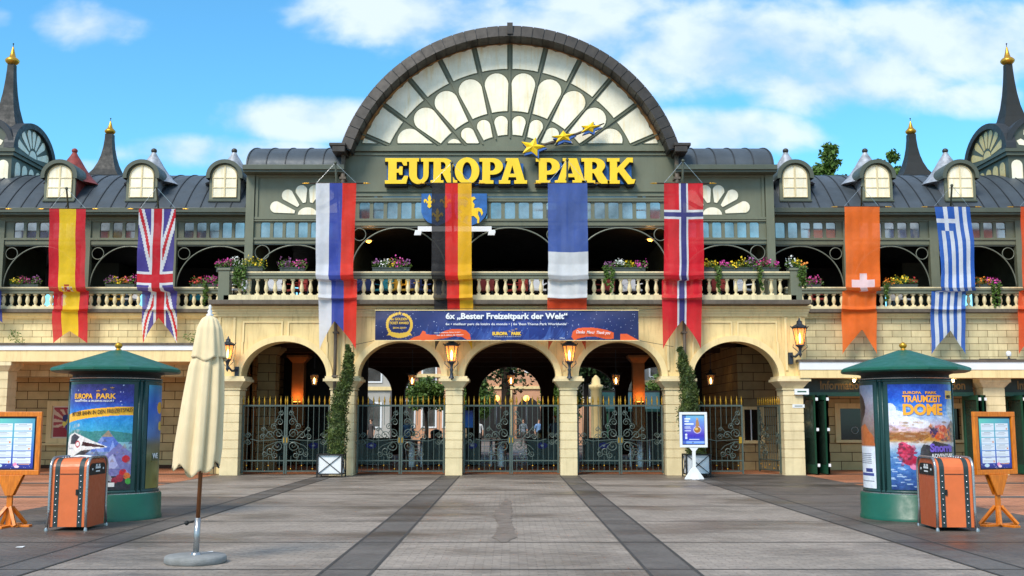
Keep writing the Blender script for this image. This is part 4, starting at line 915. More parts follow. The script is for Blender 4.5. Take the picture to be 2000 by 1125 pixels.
for s in (-1, 1):
    Yt = 12; c = W(213 if s < 0 else 1781, 300, Yt); t = thing('back_spire', 'slender dark spire with gold ball rising behind the %s wing roof' % ('left' if s < 0 else 'right'), 'tower', (c[0], Yt, 0))
    zt3 = WZ(263, Yt); z0 = WZ(352, Yt) - .15; H_ = zt3 - z0
    q = MB(); q.lathe([(r * 1.414, z0 + k * H_) for r, k in ((1.15, -.1), (.86, .03), (.62, .13), (.46, .25), (.335, .4), (.25, .55), (.19, .72), (.155, .9), (.15, 1.0))], (c[0], Yt, 0), 4, PI / 4, PI / 4 + 2 * PI, smooth=False); q.build('spire', SPIRE, t)
    q = MB(); q.lathe([(.06, zt3 - .02), (.16, zt3 + .03), (.22, zt3 + .10), (.225, zt3 + .16), (.17, zt3 + .22), (.10, zt3 + .3), (.05, zt3 + .48), (.012, zt3 + .6)], (c[0], Yt, 0), 14); q.build('gold_finial', GOLD, t)
    q = MB(); q.tube([(c[0], Yt, zt3 + .55), (c[0], Yt, zt3 + .68)], .012); q.sphere((c[0], Yt, zt3 + .7), .03); q.build('tip', BLACK, t)
    q = MB(); q.box(c[0] - 1, c[0] + 1, Yt - 1, Yt + 1, 0, z0 - .1 * H_ + .01); q.build('tower_body', GRND, t)

# ------------------------------------------------------------------ shields and scroll
def flatpoly(pts, x, z, sx, sz): return [(x + p[0] * sx, z + p[1] * sz) for p in pts]
def shield(px0, px1, label, charges):
    Y = FY - .16; x0, x1 = WX(px0, 400, Y), WX(px1, 400, Y); z1, z0 = WZ(378, Y), WZ(441, Y); t = thing('coat_of_arms', label, 'shield', ((x0 + x1) / 2, Y, (z0 + z1) / 2))
    w, h = x1 - x0, z1 - z0; xc = (x0 + x1) / 2
    body = [(x0, z1), (x0, z0 + h * .42), (x0 + w * .06, z0 + h * .27), (x0 + w * .2, z0 + h * .12), (xc, z0), (x1 - w * .2, z0 + h * .12), (x1 - w * .06, z0 + h * .27), (x1, z0 + h * .42), (x1, z1)]
    q = MB(); q.prism(body, Y, Y + .05); q.build('field', BLUE, t)
    for pts, y in charges:
        me = curve_mesh([[(x0 + p[0] * w, z0 + p[1] * h) for p in pts]], .008); me.materials.clear(); me.materials.append(SIGNY); o = ORG[t.name]
        mesh_map(me, lambda a, b, c: (a - o[0], Y - .012 - c - o[1], b - o[2])); link('gold_charge', me, t)
    q = MB(); q.box(xc - .1, xc + .1, Y + .05, FY, z0 + .3, z1 - .1); q.build('bracket', GRND, t)
def fleur(cx, cy, k):
    half = [(0, .5), (.07, .36), (.12, .22), (.06, .05), (.13, .06), (.2, .16), (.3, .2), (.38, .12), (.38, .0), (.3, -.1), (.3, .02), (.24, .04), (.2, -.04), (.2, -.1), (.1, -.1), (.1, -.16), (.14, -.3), (.05, -.4), (0, -.44)]
    p = half + [(-x, y) for x, y in half[::-1][1:-1]]; return ([(cx + x * k, cy + y * k) for x, y in p], 0)
shield(823, 886, 'blue shield with three gold lilies half behind the black red gold flag', [fleur(.25, .74, .46), fleur(.75, .74, .46), fleur(.5, .32, .46)])
knight = [(.18, .16), (.24, .14), (.30, .28), (.38, .34), (.44, .30), (.40, .14), (.46, .13), (.52, .30), (.60, .30), (.70, .20), (.70, .08), (.76, .08), (.77, .24), (.72, .36), (.74, .46), (.80, .42), (.84, .30), (.88, .40), (.84, .52), (.74, .56), (.60, .54), (.62, .66), (.56, .74), (.58, .80), (.66, .84), (.60, .90), (.50, .88), (.44, .84), (.30, .90), (.12, .88), (.12, .84), (.30, .85), (.42, .78), (.40, .66), (.34, .56), (.26, .64), (.16, .62), (.12, .52), (.20, .50), (.24, .42), (.16, .34), (.20, .28), (.26, .32), (.22, .24)]
shield(888, 951, 'blue shield with a gold mounted rider right of the black red gold flag', [(knight, 0)])
t = thing('scroll_sign', 'long white scroll under the two blue shields', 'sign', (W(887, 450, FY - .2)))
Y = FY - .22; x0, x1 = WX(816, 450, Y), WX(960, 450, Y); z0, z1 = WZ(452, Y), WZ(442, Y)
q = MB(); q.box(x0, x1, Y, Y + .05, z0, z1); q.build('ribbon', WHITE, t)
for s_, xe in ((-1, x0), (1, x1)):
    q = MB(); q.prism([(xe - .12, z0 - .13), (xe + .1, z0 - .13), (xe + .13, z0 - .02), (xe + .12, z0 + .04), (xe - .08, z0 + .04)], Y - .03, Y + .03); q.build('curled_end', WHITE, t, bevel=.015)
text('WILLKOMMEN BIENVENUE WELCOME', x0 + .3, Y - .001, z0 + .06, x1 - x0 - .6, .06, MATS['ledge_dark'], t) if False else None

# ------------------------------------------------------------------ flags
def flagfn(kind):
    Rd, Ye, Bl, Wh = (206, 12, 36), (242, 200, 20), (60, 66, 148), (226, 228, 234)
    def f(cv, asp):
        X, S = cv.X, 1 - cv.Y          # S runs down the cloth
        if kind == 'spain':
            cv.a[:] = Rd; cv.put((X > .27) & (X < .73), Ye)
            cx, cy = .50, .565
            cv.poly([(cx - .07, 1 - cy + .022), (cx + .07, 1 - cy + .022), (cx + .07, 1 - cy - .02), (cx, 1 - cy - .034), (cx - .07, 1 - cy - .02)], (188, 50, 52)); cv.rect(cx, 1 - cy, cx + .06, 1 - cy + .02, (214, 196, 200)); cv.rect(cx - .05, 1 - cy - .018, cx - .02, 1 - cy + .0, (220, 190, 160))
            cv.rect(cx - .06, 1 - cy + .026, cx + .06, 1 - cy + .040, (176, 60, 40)); cv.rect(cx - .13, 1 - cy - .03, cx - .10, 1 - cy + .022, (214, 200, 190)); cv.rect(cx + .10, 1 - cy - .03, cx + .13, 1 - cy + .022, (214, 200, 190)); cv.rect(cx - .14, 1 - cy + .0, cx - .09, 1 - cy + .008, (180, 50, 50)); cv.rect(cx + .09, 1 - cy + .0, cx + .14, 1 - cy + .008, (180, 50, 50))
        elif kind == 'uk':
            c0 = .485; cv.a[:] = (72, 62, 148); YY = (S - c0) * asp; XX = X - .52
            def diag(sx, off, hw, col):
                # diagonals run from the crossing to the four corners
                k = .50 / (c0 * asp); d = (XX * sx - YY * k + off); cv.put(np.abs(d) < hw, col)
            for sx in (1, -1): diag(sx, 0, .125, Wh)
            k = .50 / (c0 * asp)
            for sx in (1, -1):
                d = XX * sx - YY * k; sgn = np.where(YY < 0, -1, 1) * 1.0
                cv.put((d * sgn * (1 if sx > 0 else 1) > -.05) & (d * sgn < .035), (206, 12, 40))
            cv.put(np.abs(XX) < .17, Wh); cv.put(np.abs(YY) < .19, Wh); cv.put(np.abs(XX) < .115, (200, 10, 36)); cv.put(np.abs(YY) < .115, (200, 10, 36))
        elif kind == 'russia':
            cv.a[:] = (226, 228, 236); cv.put(X > .34, (56, 76, 172)); cv.put(X > .67, (234, 44, 24))
        elif kind == 'germany':
            cv.a[:] = (30, 28, 30); cv.put(X > .33, (226, 24, 14)); cv.put(X > .67, (248, 186, 20))
        elif kind == 'france':
            cv.a[:] = (70, 98, 172); cv.put(S > .39, (224, 226, 230)); cv.put(S > .695, (222, 68, 16))
        elif kind == 'norway':
            cv.a[:] = (222, 10, 36); XX = X - .5; YY = (S - .178) * asp
            cv.put(np.abs(XX) < .115, Wh); cv.put(np.abs(YY) < .33, Wh) if False else None; cv.put(np.abs(YY) < .115, Wh); cv.put(np.abs(XX) < .062, (58, 56, 128)); cv.put(np.abs(YY) < .062, (58, 56, 128)); cv.put((np.abs(XX) < .062), (58, 56, 128))
        elif kind == 'swiss':
            cv.a[:] = (252, 116, 30); XX = X - .52; YY = (S - .492) * asp; cv.put((np.abs(XX) < .10) & (np.abs(YY) < .30), (246, 214, 216)); cv.put((np.abs(XX) < .33) & (np.abs(YY) < .105), (246, 214, 216))
        elif kind == 'greece':
            cv.a[:] = (40, 98, 192); n = 9
            cv.put((np.floor(X * n) % 2 == 1), (226, 232, 244)); cn = (S * asp < .62) & (X < 5 / 9)
            cv.put(cn, (40, 98, 192)); cv.put(cn & (np.abs(X - 2.5 / 9) < .5 / 9), (226, 232, 244)); cv.put(cn & (np.abs(S * asp - .36) < .055), (226, 232, 244))
        elif kind == 'plainblue': cv.a[:] = (40, 60, 150)
        elif kind == 'plainorange': cv.a[:] = (236, 84, 30); 
    return f
def flag(kind, rows, notch, label, Yb, tip, polep):
    """rows: (py, xl, xr, dy) measured edges down the cloth; notch: (px,py) apex; tip: py of tails"""
    Y0 = Yb; top = W((rows[0][1] + rows[0][2]) / 2, rows[0][0], Y0); t = thing('flag_banner', label, 'flag', top, 'national flag banners hanging from the balcony')
    pl = [W(r[1], r[0], Y0 + r[3]) for r in rows]; pr = [W(r[2], r[0], Y0 + r[3]) for r in rows]
    ls = [0]
    for a, b in zip(pl[:-1], pl[1:]): ls.append(ls[-1] + math.dist(a, b))
    ls = np.array(ls) / ls[-1]; asp = math.dist(pl[0], pl[-1]) / math.dist(pl[0], pr[0]) * 1.0
    nx, ny = 44, 230; cv = Cv(nx, ny); flagfn(kind)(cv, asp)
    A = np.array(pl); B = np.array(pr); ax, az = W(notch[0], notch[1], Y0)[0], W(notch[0], notch[1], Y0)[2]
    zt_ = pl[0][2]; zb_ = (pl[-1][2] + pr[-1][2]) / 2; cut = (az - zb_) / (zt_ - zb_); uc = (ax - A[-1, 0]) / (B[-1, 0] - A[-1, 0])
    sd_ = sum(ord(c) for c in kind)
    def fn(u, v):
        S = 1 - v; lim = 1 - cut * (1 - np.minimum(np.abs(u - uc) / np.where(u < uc, uc, 1 - uc), 1)) ** .85; lim = np.maximum(lim, .05)
        S2 = np.where(S < .72, S, .72 + (S - .72) * (lim - .72) / .28)
        P0 = [np.interp(S2, ls, A[:, k]) for k in range(3)]; P1 = [np.interp(S2, ls, B[:, k]) for k in range(3)]
        x, y, z = [P0[k] + (P1[k] - P0[k]) * u for k in range(3)]
        y = y + .022 * np.sin(u * 9 + S2 * 5 + sd_) * S2 + .022 * np.sin(S2 * 22 + u * 3 + sd_) + .008 * np.sin(u * 21 + sd_)
        z = z - .03 * np.sin(u * PI) * np.clip(S2 * 3, 0, 1) * (kind != 'x')
        return x, y, z
    # colours follow the cut cloth, so the tail keeps its stripes
    panel('cloth', cv, fn, FLAG, t)
    q = MB(); q.tube([(pl[0][0] - .2, Y0, top[2]), (pr[0][0] + .2, Y0, top[2])], .022, 6); cb = q.build('crossbar', BARK, t)
    for sx_, p in ((-1, pl[0]), (1, pr[0])): q = MB(); q.lathe([(.004, 0), (.03, .03), (.012, .06), (.026, .1), (.004, .22)], (0, 0, 0), 8); q.v = [(p[0] + sx_ * (.2 + z_), Y0 + y_, top[2] + x_) for x_, y_, z_ in q.v]; q.build('gold_tip', GOLD, cb)
    (p1x, p1y), (p2x, p2y), Yw = polep; q = MB(); P1 = W(p1x, p1y, Yw); P2 = W(p2x, p2y, Y0 + .05); q.tube([P1, P2], .032, 6); q.sphere(P2, .05); q.build('pole', GRND, t)
    q = MB()
    for p in (pl[0], pr[0]): q.tube([P2, (p[0], Y0, top[2])], .006, 4)
    q.build('wire', STEEL, t)
f1 = [(538, .0), (556, -.18)]
def rowsP(xl0, xr0, xl1, xr1, xl2, xr2, xl3, xr3, tip, top=358): return [(top, xl0, xr0, -.05), (450, (xl0 * .5 + xl1 * .5), (xr0 * .5 + xr1 * .5), -.05), (515, xl1, xr1, -.1), (536, xl1 - 1, xr1 + 0, -.22), (545, xl1 + 1, xr1 + 1, -.16), (547, xl2, xr2, -.0), (574, xl2, xr2, -.03), (581, xl2 - 1, xr2, -.10), (585, xl3, xr3, .02), (600, xl3, xr3, .03), (tip, xl3 + 2, xr3 - 2, .0)]
def rowsW(xl0, xr0, xl1, xr1, xl2, xr2, xl3, xr3, tip, top, xlm=None, xrm=None): return [(top, xl0, xr0, -.05), (470, xlm or (xl0 + xl1) / 2, xrm or (xr0 + xr1) / 2, -.05), (535, xl1, xr1, -.1), (560, xl1, xr1, -.22), (567, xl1 + 2, xr1 + 2, -.15), (569, xl2, xr2, 0), (597, xl2 - 1, xr2 - 1, -.03), (603, xl2 - 1, xr2 - 1, -.1), (607, xl3, xr3, .03), (625, xl3, xr3, .03), (tip, xl3 + 2, xr3, 0)]
YP, YWG = -.52, 2.0
flag('russia', rowsP(617, 696, 617, 690, 622, 697, 622, 697, 683), (655, 628), 'white blue red flag banner, left of the arcade centre above the left cypress', YP, 683, ((664, 470), (655, 318), FY - .1))
flag('germany', rowsP(843, 921, 843, 921, 847, 923, 848, 924, 684), (886, 626), 'black red gold flag banner hanging over the long blue banner', YP, 684, ((885, 470), (882, 318), FY - .1))
flag('france', rowsP(1070, 1147, 1071, 1149, 1070, 1147, 1069, 1146, 684), (1108, 626), 'blue white red flag banner with horizontal bands over the long blue banner', YP, 684, ((1108, 470), (1108, 312), FY - .1))
flag('norway', rowsP(1297, 1373, 1297, 1375, 1293, 1371, 1293, 1371, 682), (1332, 626), 'red flag banner with white and dark blue cross above the right cypress', YP, 682, ((1330, 470), (1334, 314), FY - .1))
flag('spain', rowsW(97, 167, 95, 166, 105, 174, 102, 171, 671, 408), (137, 646), 'red and yellow striped flag banner with small crest on the left wing', YWG, 671, ((136, 440), (130, 368), 3.95))
flag('uk', rowsW(272, 343, 267, 338, 278, 346, 277, 346, 671, 408), (313, 622), 'red white and blue crossed flag banner on the left wing', YWG, 671, ((312, 440), (306, 366), 3.95))
flag('swiss', rowsW(1649, 1718, 1652, 1719, 1645, 1712, 1644, 1712, 692, 404), (1682, 645), 'orange flag banner with a pale cross on the right wing', YWG, 692, ((1682, 440), (1683, 364), 3.95))
flag('greece', rowsW(1825, 1894, 1838, 1904, 1819, 1887, 1818, 1885, 692, 404, 1834, 1902), (1854, 648), 'blue and white striped flag banner with a cross on the right wing', YWG, 692, ((1855, 440), (1859, 362), 3.95))
flag('plainorange', rowsW(1993, 2062, 1997, 2066, 1990, 2059, 1988, 2058, 692, 404), (2024, 648), 'red orange flag banner cut by the right edge of the photo', YWG, 692, ((2025, 440), (2028, 362), 3.95))
flag('plainblue', rowsW(-72, -3, -72, -2, -68, 2, -66, 4, 630, 408), (-30, 606), 'dark blue flag banner cut by the left edge of the photo', YWG, 630, ((-38, 440), (-38, 366), 3.95))

# ------------------------------------------------------------------ long banner
Yb = -.72; x0, x1 = WX(733, 635, Yb), WX(1247, 635, Yb); z1, z0 = WZ(606, Yb), WZ(665, Yb); bw, bh = x1 - x0, z1 - z0
t = thing('long_banner', 'long dark blue printed banner with white headline hung above the three middle arches', 'banner', ((x0 + x1) / 2, Yb, z0))
cv = Cv(560, 64); d = np.abs(cv.X - .5) * 1.6 + np.abs(cv.Y - .4) * .3; cv.a[:] = np.clip(1 - d, 0, 1)[:, :, None] * np.array((28, 56, 140)) + np.clip(d, 0, 1)[:, :, None] * np.array((22, 26, 70))
asp = bw / bh
for k in range(190): cv.ell(random.random(), random.random(), .0012, .0012 * asp * (.6 + random.random()), (200, 206, 230), .8)
for k in range(60): x = .17 + .7 * random.random(); cv.poly([(x, 0), (x + .001, 0), (x + .03, .55 * random.random()), (x + .029, .5 * random.random())], (90, 130, 200), .25)
def E_(cx, cy, rx, ry, c, al=1): cv.ell(cx, cy, rx, ry, c, al)
OR = (232, 92, 36)
cv.poly([(.125, 0), (.15, .12), (.17, .16), (.18, .32), (.19, .30), (.195, .2), (.24, .18), (.26, .30), (.29, .37), (.32, .38), (.345, .33), (.36, .20), (.363, .04), (.35, .02), (.33, .12), (.30, .14), (.27, .08), (.22, .02), (.2, 0)], OR)
cv.poly([(.745, .12), (.75, .30), (.77, .40), (.80, .43), (.84, .41), (.88, .34), (.905, .26), (.905, .06), (.88, .04), (.84, .12), (.80, .12), (.77, .06), (.755, .0)], OR)
cv.poly([(.93, .0), (.93, .22), (.955, .22), (.98, .10), (1, .0)], OR)
GO = (222, 178, 60)
for k in range(26):                              # laurel wreath
    a_ = R(-235 + k * 290 / 25 - 0); a_ = R(225 + 0) - R(0) if False else R(-60 + k * 300 / 25) + PI / 2 * 0
    ang = R(-52 + 0) + 0; th = R(115 + k * 310 / 25 + 0); xx, yy = .092 + .046 * sin(th) * -1, .52 + .37 * -cos(th)
    if yy < .88: E_(xx, yy, .0055, .05, GO)
for k in range(26):
    th = R(50 + 260 * k / 25); xx, yy = .092 + .046 * sin(th), .52 + .40 * cos(th); E_(xx, yy, .0055, .045, GO)
cv.star(.092, .90, .085, GO, asp)
for dx in (-.012, .012, -.022, .022): cv.star(.092 + dx, .90 - abs(dx) * 2.5, .04, GO, asp)
cv.poly([(.045, .16), (.055, .30), (.075, .26), (.092, .24), (.11, .26), (.13, .30), (.14, .16), (.13, .18), (.12, .12), (.092, .09), (.065, .12), (.055, .18)], GO)
def bfn(u, v):
    y = Yb - .03 * np.sin(v * PI) + .012 * np.sin(u * 61 + v * 3) * (1 - .5 * v) + .01 * np.sin(u * 23 - v * 5); return x0 + u * bw, y, z0 + v * bh - .012 * np.sin(u * PI * 16) * v * 0
panel('print', cv, bfn, BANN, t)
LW = MATS['white_paint']; LG_ = mat('banner_gold', (236, 190, 50), .5, var=0, bump=0)
def bt(s_, u, v, w_, h_, m_, bold=0, shear=0, rot=0):
    def fn(a, b, c): ca, sa = cos(rot), sin(rot); return (x0 + u * bw + a * ca - b * sa - ORG[t.name][0], Yb - .075 - c - ORG[t.name][1], z0 + v * bh + a * sa + b * ca - ORG[t.name][2])
    me = text_mesh(s_, w_ * bw, h_ * bh if h_ else None, .0008, bold, shear); mesh_map(me, fn); me.materials.append(m_); link('lettering', me, t)
bt('6x \u201eBester Freizeitpark der Welt\u201c', .268, .64, .462, .27, LW, .035)
bt("6x \u2022 meilleur parc de loisirs du monde \u2022 | 6x 'Best Theme Park Worldwide'", .268, .475, .46, .105, LW, .016)
bt('6x GOLDEN', .060, .66, .062, .085, LG_, .02); bt('TICKET AWARD', .054, .53, .074, .085, LG_, .02); bt('2014\u20132019', .068, .38, .048, .06, LG_, .01)
bt('EUROPA', .445, .165, .058, .115, LG_, .06); bt('PARK', .517, .165, .038, .115, LG_, .06); bt('*', .506, .25, .008, .07, LG_, .03); bt('*', .518, .30, .01, .05, LG_, .03); bt('*', .53, .34, .01, .05, LG_, .03)
bt('Freizeitpark & Erlebnis-Resort', .452, .10, .10, .035, LW)
bt('Danke  Merci  Thank you', .762, .20, .13, .13, LW, .01, .35, -.03)
bt('\u00dcber 5 Millionen G\u00e4ste im Jahr', .225, .22, .10, .05, LW, .01, 0, .03); bt('Plus de 5 millions de visiteurs', .235, .14, .10, .045, LW, .01, 0, .03)
bt('\u00a9Mack', .70, .05, .02, .05, LW)
q = MB()
for z in (z0, z1): q.tube([(x0 - .02, Yb - .01, z), (x1 + .02, Yb - .01, z)], .014, 4)
q.build('hem', YEL2, t)
q = MB(); 
for (a, b) in (((x0, Yb, z1), (-5.0, -.1, z1 + .12)), ((x0, Yb, z0), (-4.75, -.1, z0 - .1)), ((x1, Yb, z1), (5.0, -.1, z1 + .14)), ((x1, Yb, z0), (4.9, -.1, z0 - .14)), ((x0, Yb + .05, z1 + .06), (x1, Yb + .05, z1 + .06))): q.tube([a, b], .008, 4)
n = 20
for k in range(n + 1): x = x0 + bw * k / n; q.tube([(x, Yb, z1), (x, -.16, z1 + .12)], .006, 4)
q.build('tension_cord', BLACK, t)
# ------------------------------------------------------------------ gates
def spiral(q, cx, cz, r, turns, a0, d, Y=.3, rad=.014, n=22, r1=.015):
    q.tube([(cx + (r + (r1 - r) * k / n) * cos(a0 + d * turns * 2 * PI * k / n), Y, cz + (r + (r1 - r) * k / n) * sin(a0 + d * turns * 2 * PI * k / n)) for k in range(n + 1)], rad, 4)
tipm = MB(); tipm.lathe([(.012, 0), (.022, .02), (.012, .04), (.03, .10), (.026, .13), (.003, .27)], n=6); tipm = tipm.mesh('spear_tip', GOLD)
knobm = MB(); knobm.sphere((0, 0, 0), .024, 8); knobm = knobm.mesh('gold_knob', GOLD)
def leaf(par, x0, x1, hinge, TOP=2.08, parent_local=False):
    """one gate leaf between x0 and x1 in the plane Y=.3; hinge = side of the hinge"""
    Y = .3; s = 1 if x1 > x0 else -1; W_ = abs(x1 - x0); q = MB()
    def X(u): return x0 + s * u
    q.box(X(0), X(.05), Y - .025, Y + .025, .05, TOP); q.box(X(W_ - .045), X(W_), Y - .025, Y + .025, .03, TOP + .0)
    for z, h in ((TOP - .05, .05), (.40, .035), (.09, .035)): q.box(X(.05), X(W_ - .045), Y - .018, Y + .018, z, z + h)
    lf = q.build('gate_leaf', GATE, par); q = MB(); n = int(W_ / .15); st = W_ / n
    for k in range(1, n):
        u = k * st; full = u < W_ * .52
        if full: q.tube([(X(u), Y, .09), (X(u), Y, TOP)], .0095, 4)
        else:
            hz = 1.15 + 1.0 * (W_ - u) / W_ * .1; q.tube([(X(u), Y, 1.0 + .75 * (u / W_)), (X(u), Y, TOP)], .0095, 4); q.tube([(X(u), Y, .09), (X(u), Y, .45 + .1)], .0095, 4)
    q.build('bars', GATE, lf)
    for k in range(n + 1):
        u = min(W_ - .02, max(.02, k * st)); link('spear_tip', tipm, lf, loc=(X(u), Y, TOP - .0))
    for k in range(1, n, 2): link('gold_knob', knobm, lf, loc=(X(k * st), Y - .012, .27 if k % 4 == 1 else .17))
    q = MB(); e = W_ - .05
    for (du, z, r, tn, a, d) in ((.16, 1.22, .15, 1.6, PI, -1), (.17, .86, .16, 1.6, PI, 1), (.42, 1.17, .13, 1.5, 0, 1), (.40, .70, .13, 1.5, 0, -1), (.13, 1.56, .12, 1.5, PI, -1), (.09, 1.82, .08, 1.4, PI, -1), (.30, 1.43, .10, 1.5, .5, 1),
                                 (.63, 1.12, .10, 1.5, 0, 1), (.62, 1.34, .07, 1.3, 0, 1), (.56, .62, .09, 1.4, 0, -1), (.25, .58, .09, 1.3, PI, 1), (W_ * .82, 1.16, .09, 1.5, 0, 1), (W_ * .82, .98, .09, 1.5, 0, -1), (W_ * .93, 1.16, .08, 1.4, PI, -1), (W_ * .93, .98, .08, 1.4, PI, 1)):
        spiral(q, X(e - du), z, r, tn, a if s > 0 else PI - a, d * s, Y)
    for pts in ([(0, 1.05), (.2, 1.04), (.5, 1.02), (.75, 1.0), (1.0, 1.06)], [(0, .98), (.2, .98), (.34, .8), (.36, .6), (.3, .44)], [(0, 1.12), (.2, 1.3), (.3, 1.5), (.2, 1.7), (.06, 1.92)], [(.25, 1.05), (.5, 1.3), (.62, 1.45)], [(.2, .98), (.5, .86), (.62, .74)]):
        q.tube([(X(e - u), Y, z) for u, z in pts if u < W_ - .1], .012, 4)
    q.build('scrollwork', GATE, lf); return lf
GT = [(-8.05, -5.42, 'iron double gate in the leftmost arch, gold spear tips, left of the leaning cypress', 'double iron gates'), (-4.6, -1.96, 'iron double gate in the second arch, right of the leaning cypress', 0), (-1.4, 1.47, 'iron double gate in the central arch under the EUROPA PARK letters', 0), (2.02, 4.6, 'iron double gate in the fourth arch, left of the straight cypress', 0)]
def plate(par, x):
    q = MB(); pts = [(x + .105 * cos(t_), 1.02 + .15 * sin(t_)) for t_ in np.linspace(0, 2 * PI, 17)[:-1]]; q.prism(pts, .265, .285); p = q.build('lock_plate', GATE, par)
    q = MB()
    for s in (-1, 1): q.box(x + s * .045 - .015, x + s * .045 + .015, .245, .263, .95, 1.1)
    q.build('brass_handle', GOLD, p)
for a, b, lab, _ in GT:
    t = thing('entrance_gate', lab, 'gate', ((a + b) / 2, .3, 0), 'iron gates closing the arcade'); c = (a + b) / 2
    leaf(t, a, c - .008, a); leaf(t, b, c + .008, b); plate(t, c)
t = thing('entrance_gate', 'iron gate of the rightmost arch with only one leaf closed and one folded inward', 'gate', (6.7, .3, 0), 'iron gates closing the arcade')
leaf(t, 5.38, 7.0, 5.38); q = MB(); q.box(6.87, 6.96, .26, .28, .93, 1.12); q.build('brass_handle', GOLD, t)
lf = leaf(t, 8.12, 6.5, 8.12)
piv = Vector((8.12, .3, 0)) - Vector(ORG[t.name]); Mx = Matrix.Translation(piv) @ Matrix.Rotation(R(-80), 4, 'Z') @ Matrix.Translation(-piv)
lf.matrix_local = Mx

# ------------------------------------------------------------------ lamps
LPANE = mat('lamp_pane', (255, 186, 110), .2, var=0, bump=0, emit=(255, 150, 60), estr=.7, trans=.5)
LPANE2 = mat('dim_lamp_pane', (150, 110, 70), .2, var=0, bump=0, emit=(255, 150, 60), estr=.12, trans=.6)
FLAME = mat('flame', (255, 230, 170), .5, var=0, bump=0, emit=(255, 214, 130), estr=9)
def lantern(label, px, pyt, pyb, Y, hang=None, side=0, k=1.0, power=6, group='wall lanterns on the arcade', cat='lantern'):
    zt_, zb_ = WZ(pyt, Y), WZ(pyb, Y); x = WX(px, (pyt + pyb) / 2, Y); h = zt_ - zb_; t = thing('lantern', label, cat, (x, Y, zb_), group)
    w1, w0 = .41 * h, .23 * h
    q = MB(); q.lathe([(w0 * .95, zb_ + .01), (w1 * .95, zt_ - .01)], (x, Y, 0), 6, smooth=False); q.build('glass', LPANE if hang is None else LPANE2, t)
    q = MB()
    for i in range(6):
        a = 2 * PI * i / 6; q.tube([(x + w0 * cos(a), Y + w0 * sin(a), zb_), (x + w1 * cos(a), Y + w1 * sin(a), zt_)], .014 * k, 4)
    q.lathe([(w0 * 1.1, zb_ - .03), (w0 * 1.15, zb_ + .01)], (x, Y, 0), 6, smooth=False); q.lathe([(w1 * 1.12, zt_ - .015), (w1 * 1.18, zt_ + .02)], (x, Y, 0), 6, smooth=False)
    q.build('cage', LAMPI, t)
    q = MB(); q.lathe([(w1 * 1.28, zt_ + .02), (w1 * .95, zt_ + h * .13), (w1 * .45, zt_ + h * .24), (w1 * .38, zt_ + h * .36), (w1 * .44, zt_ + h * .38), (w1 * .2, zt_ + h * .46), (.012, zt_ + h * .62)], (x, Y, 0), 6, smooth=False); q.build('roof', LAMPI, t)
    for i in range(6): a = 2 * PI * i / 6; q = MB() if i == 0 else q; q.sphere((x + w1 * 1.25 * cos(a), Y + w1 * 1.25 * sin(a), zt_ + .05), .02, 6)
    q.build('ornament', LAMPI, t)
    q = MB(); q.lathe([(.02, zb_ + h * .12), (.035, zb_ + h * .35), (.03, zb_ + h * .55), (.006, zb_ + h * .72)], (x, Y, 0), 8); q.build('flame', FLAME, t)
    if hang is not None: q = MB(); q.tube([(x, Y, zt_ + h * .6), (x, Y, hang)], .014, 4); q.build('rod', LAMPI, t)
    elif side == 0:
        q = MB(); q.lathe([(w0 * .9, zb_ - .03), (.05, zb_ - .09), (.035, zb_ - .2), (.06, zb_ - .24), (.04, zb_ - .3), (.05, zb_ - .42), (.09, zb_ - .5)], (x, Y, 0), 8)
        for sg in (-1, 1): q.tube([(x + sg * w1 * .95, Y, zb_ + .02), (x + sg * w1 * 1.05, Y, zb_ - .06), (x + sg * .06, Y, zb_ - .2)], .013, 4)
        q.tube([(x, Y, zb_ - .42), (x, Y + .15, zb_ - .5), (x, -.05, zb_ - .35)], .04, 6); q.build('bracket', LAMPI, t)
    else:
        q = MB(); q.lathe([(w0 * .9, zb_ - .03), (.05, zb_ - .1), (.035, zb_ - .22), (.05, zb_ - .28), (.01, zb_ - .36)], (x, Y, 0), 8); q.tube([(x, Y, zb_ - .2), (x - side * .12, Y + .1, zb_ - .34), (x - side * .2, Y + .3, zb_ - .3)], .035, 6)
        q.box(x - side * .2 - .06, x - side * .2 + .06, Y + .3, Y + .42, zb_ - .55, zb_ - .2)
        for sg in (-1, 1): q.tube([(x + sg * w1 * .95, Y, zb_ + .02), (x + sg * w1 * 1.05, Y, zb_ - .06), (x + sg * .05, Y, zb_ - .2)], .013, 4)
        q.build('bracket', LAMPI, t)
    plight('lantern_light', (x, Y, zb_ + h * .45), power, (1, .55, .22), .05, t); return t
lantern('lit wall lantern with orange panes above the leftmost arcade pillar', 445, 674, 702, -.42, side=-1, power=7)
lantern('lit wall lantern over the pillar left of the central arch', 882, 675, 706, -.42, power=7)
lantern('lit wall lantern over the pillar right of the central arch', 1112, 675, 706, -.42, power=7)
lantern('lit wall lantern with grey bracket at the right end of the arcade', 1562, 641, 674, -.42, side=1, power=5)
for px, lb in ((614, 'hanging lantern inside the leftmost arch'), (805, 'hanging lantern inside the second arch'), (1016, 'hanging lantern inside the central arch'), (1203, 'hanging lantern inside the fourth arch'), (1388, 'hanging lantern inside the rightmost arch')):
    lantern('lit ' + lb, px if px != 1016 else 998, 732, 752, 4.6, hang=4.02, power=4, group='lanterns hanging in the passage')
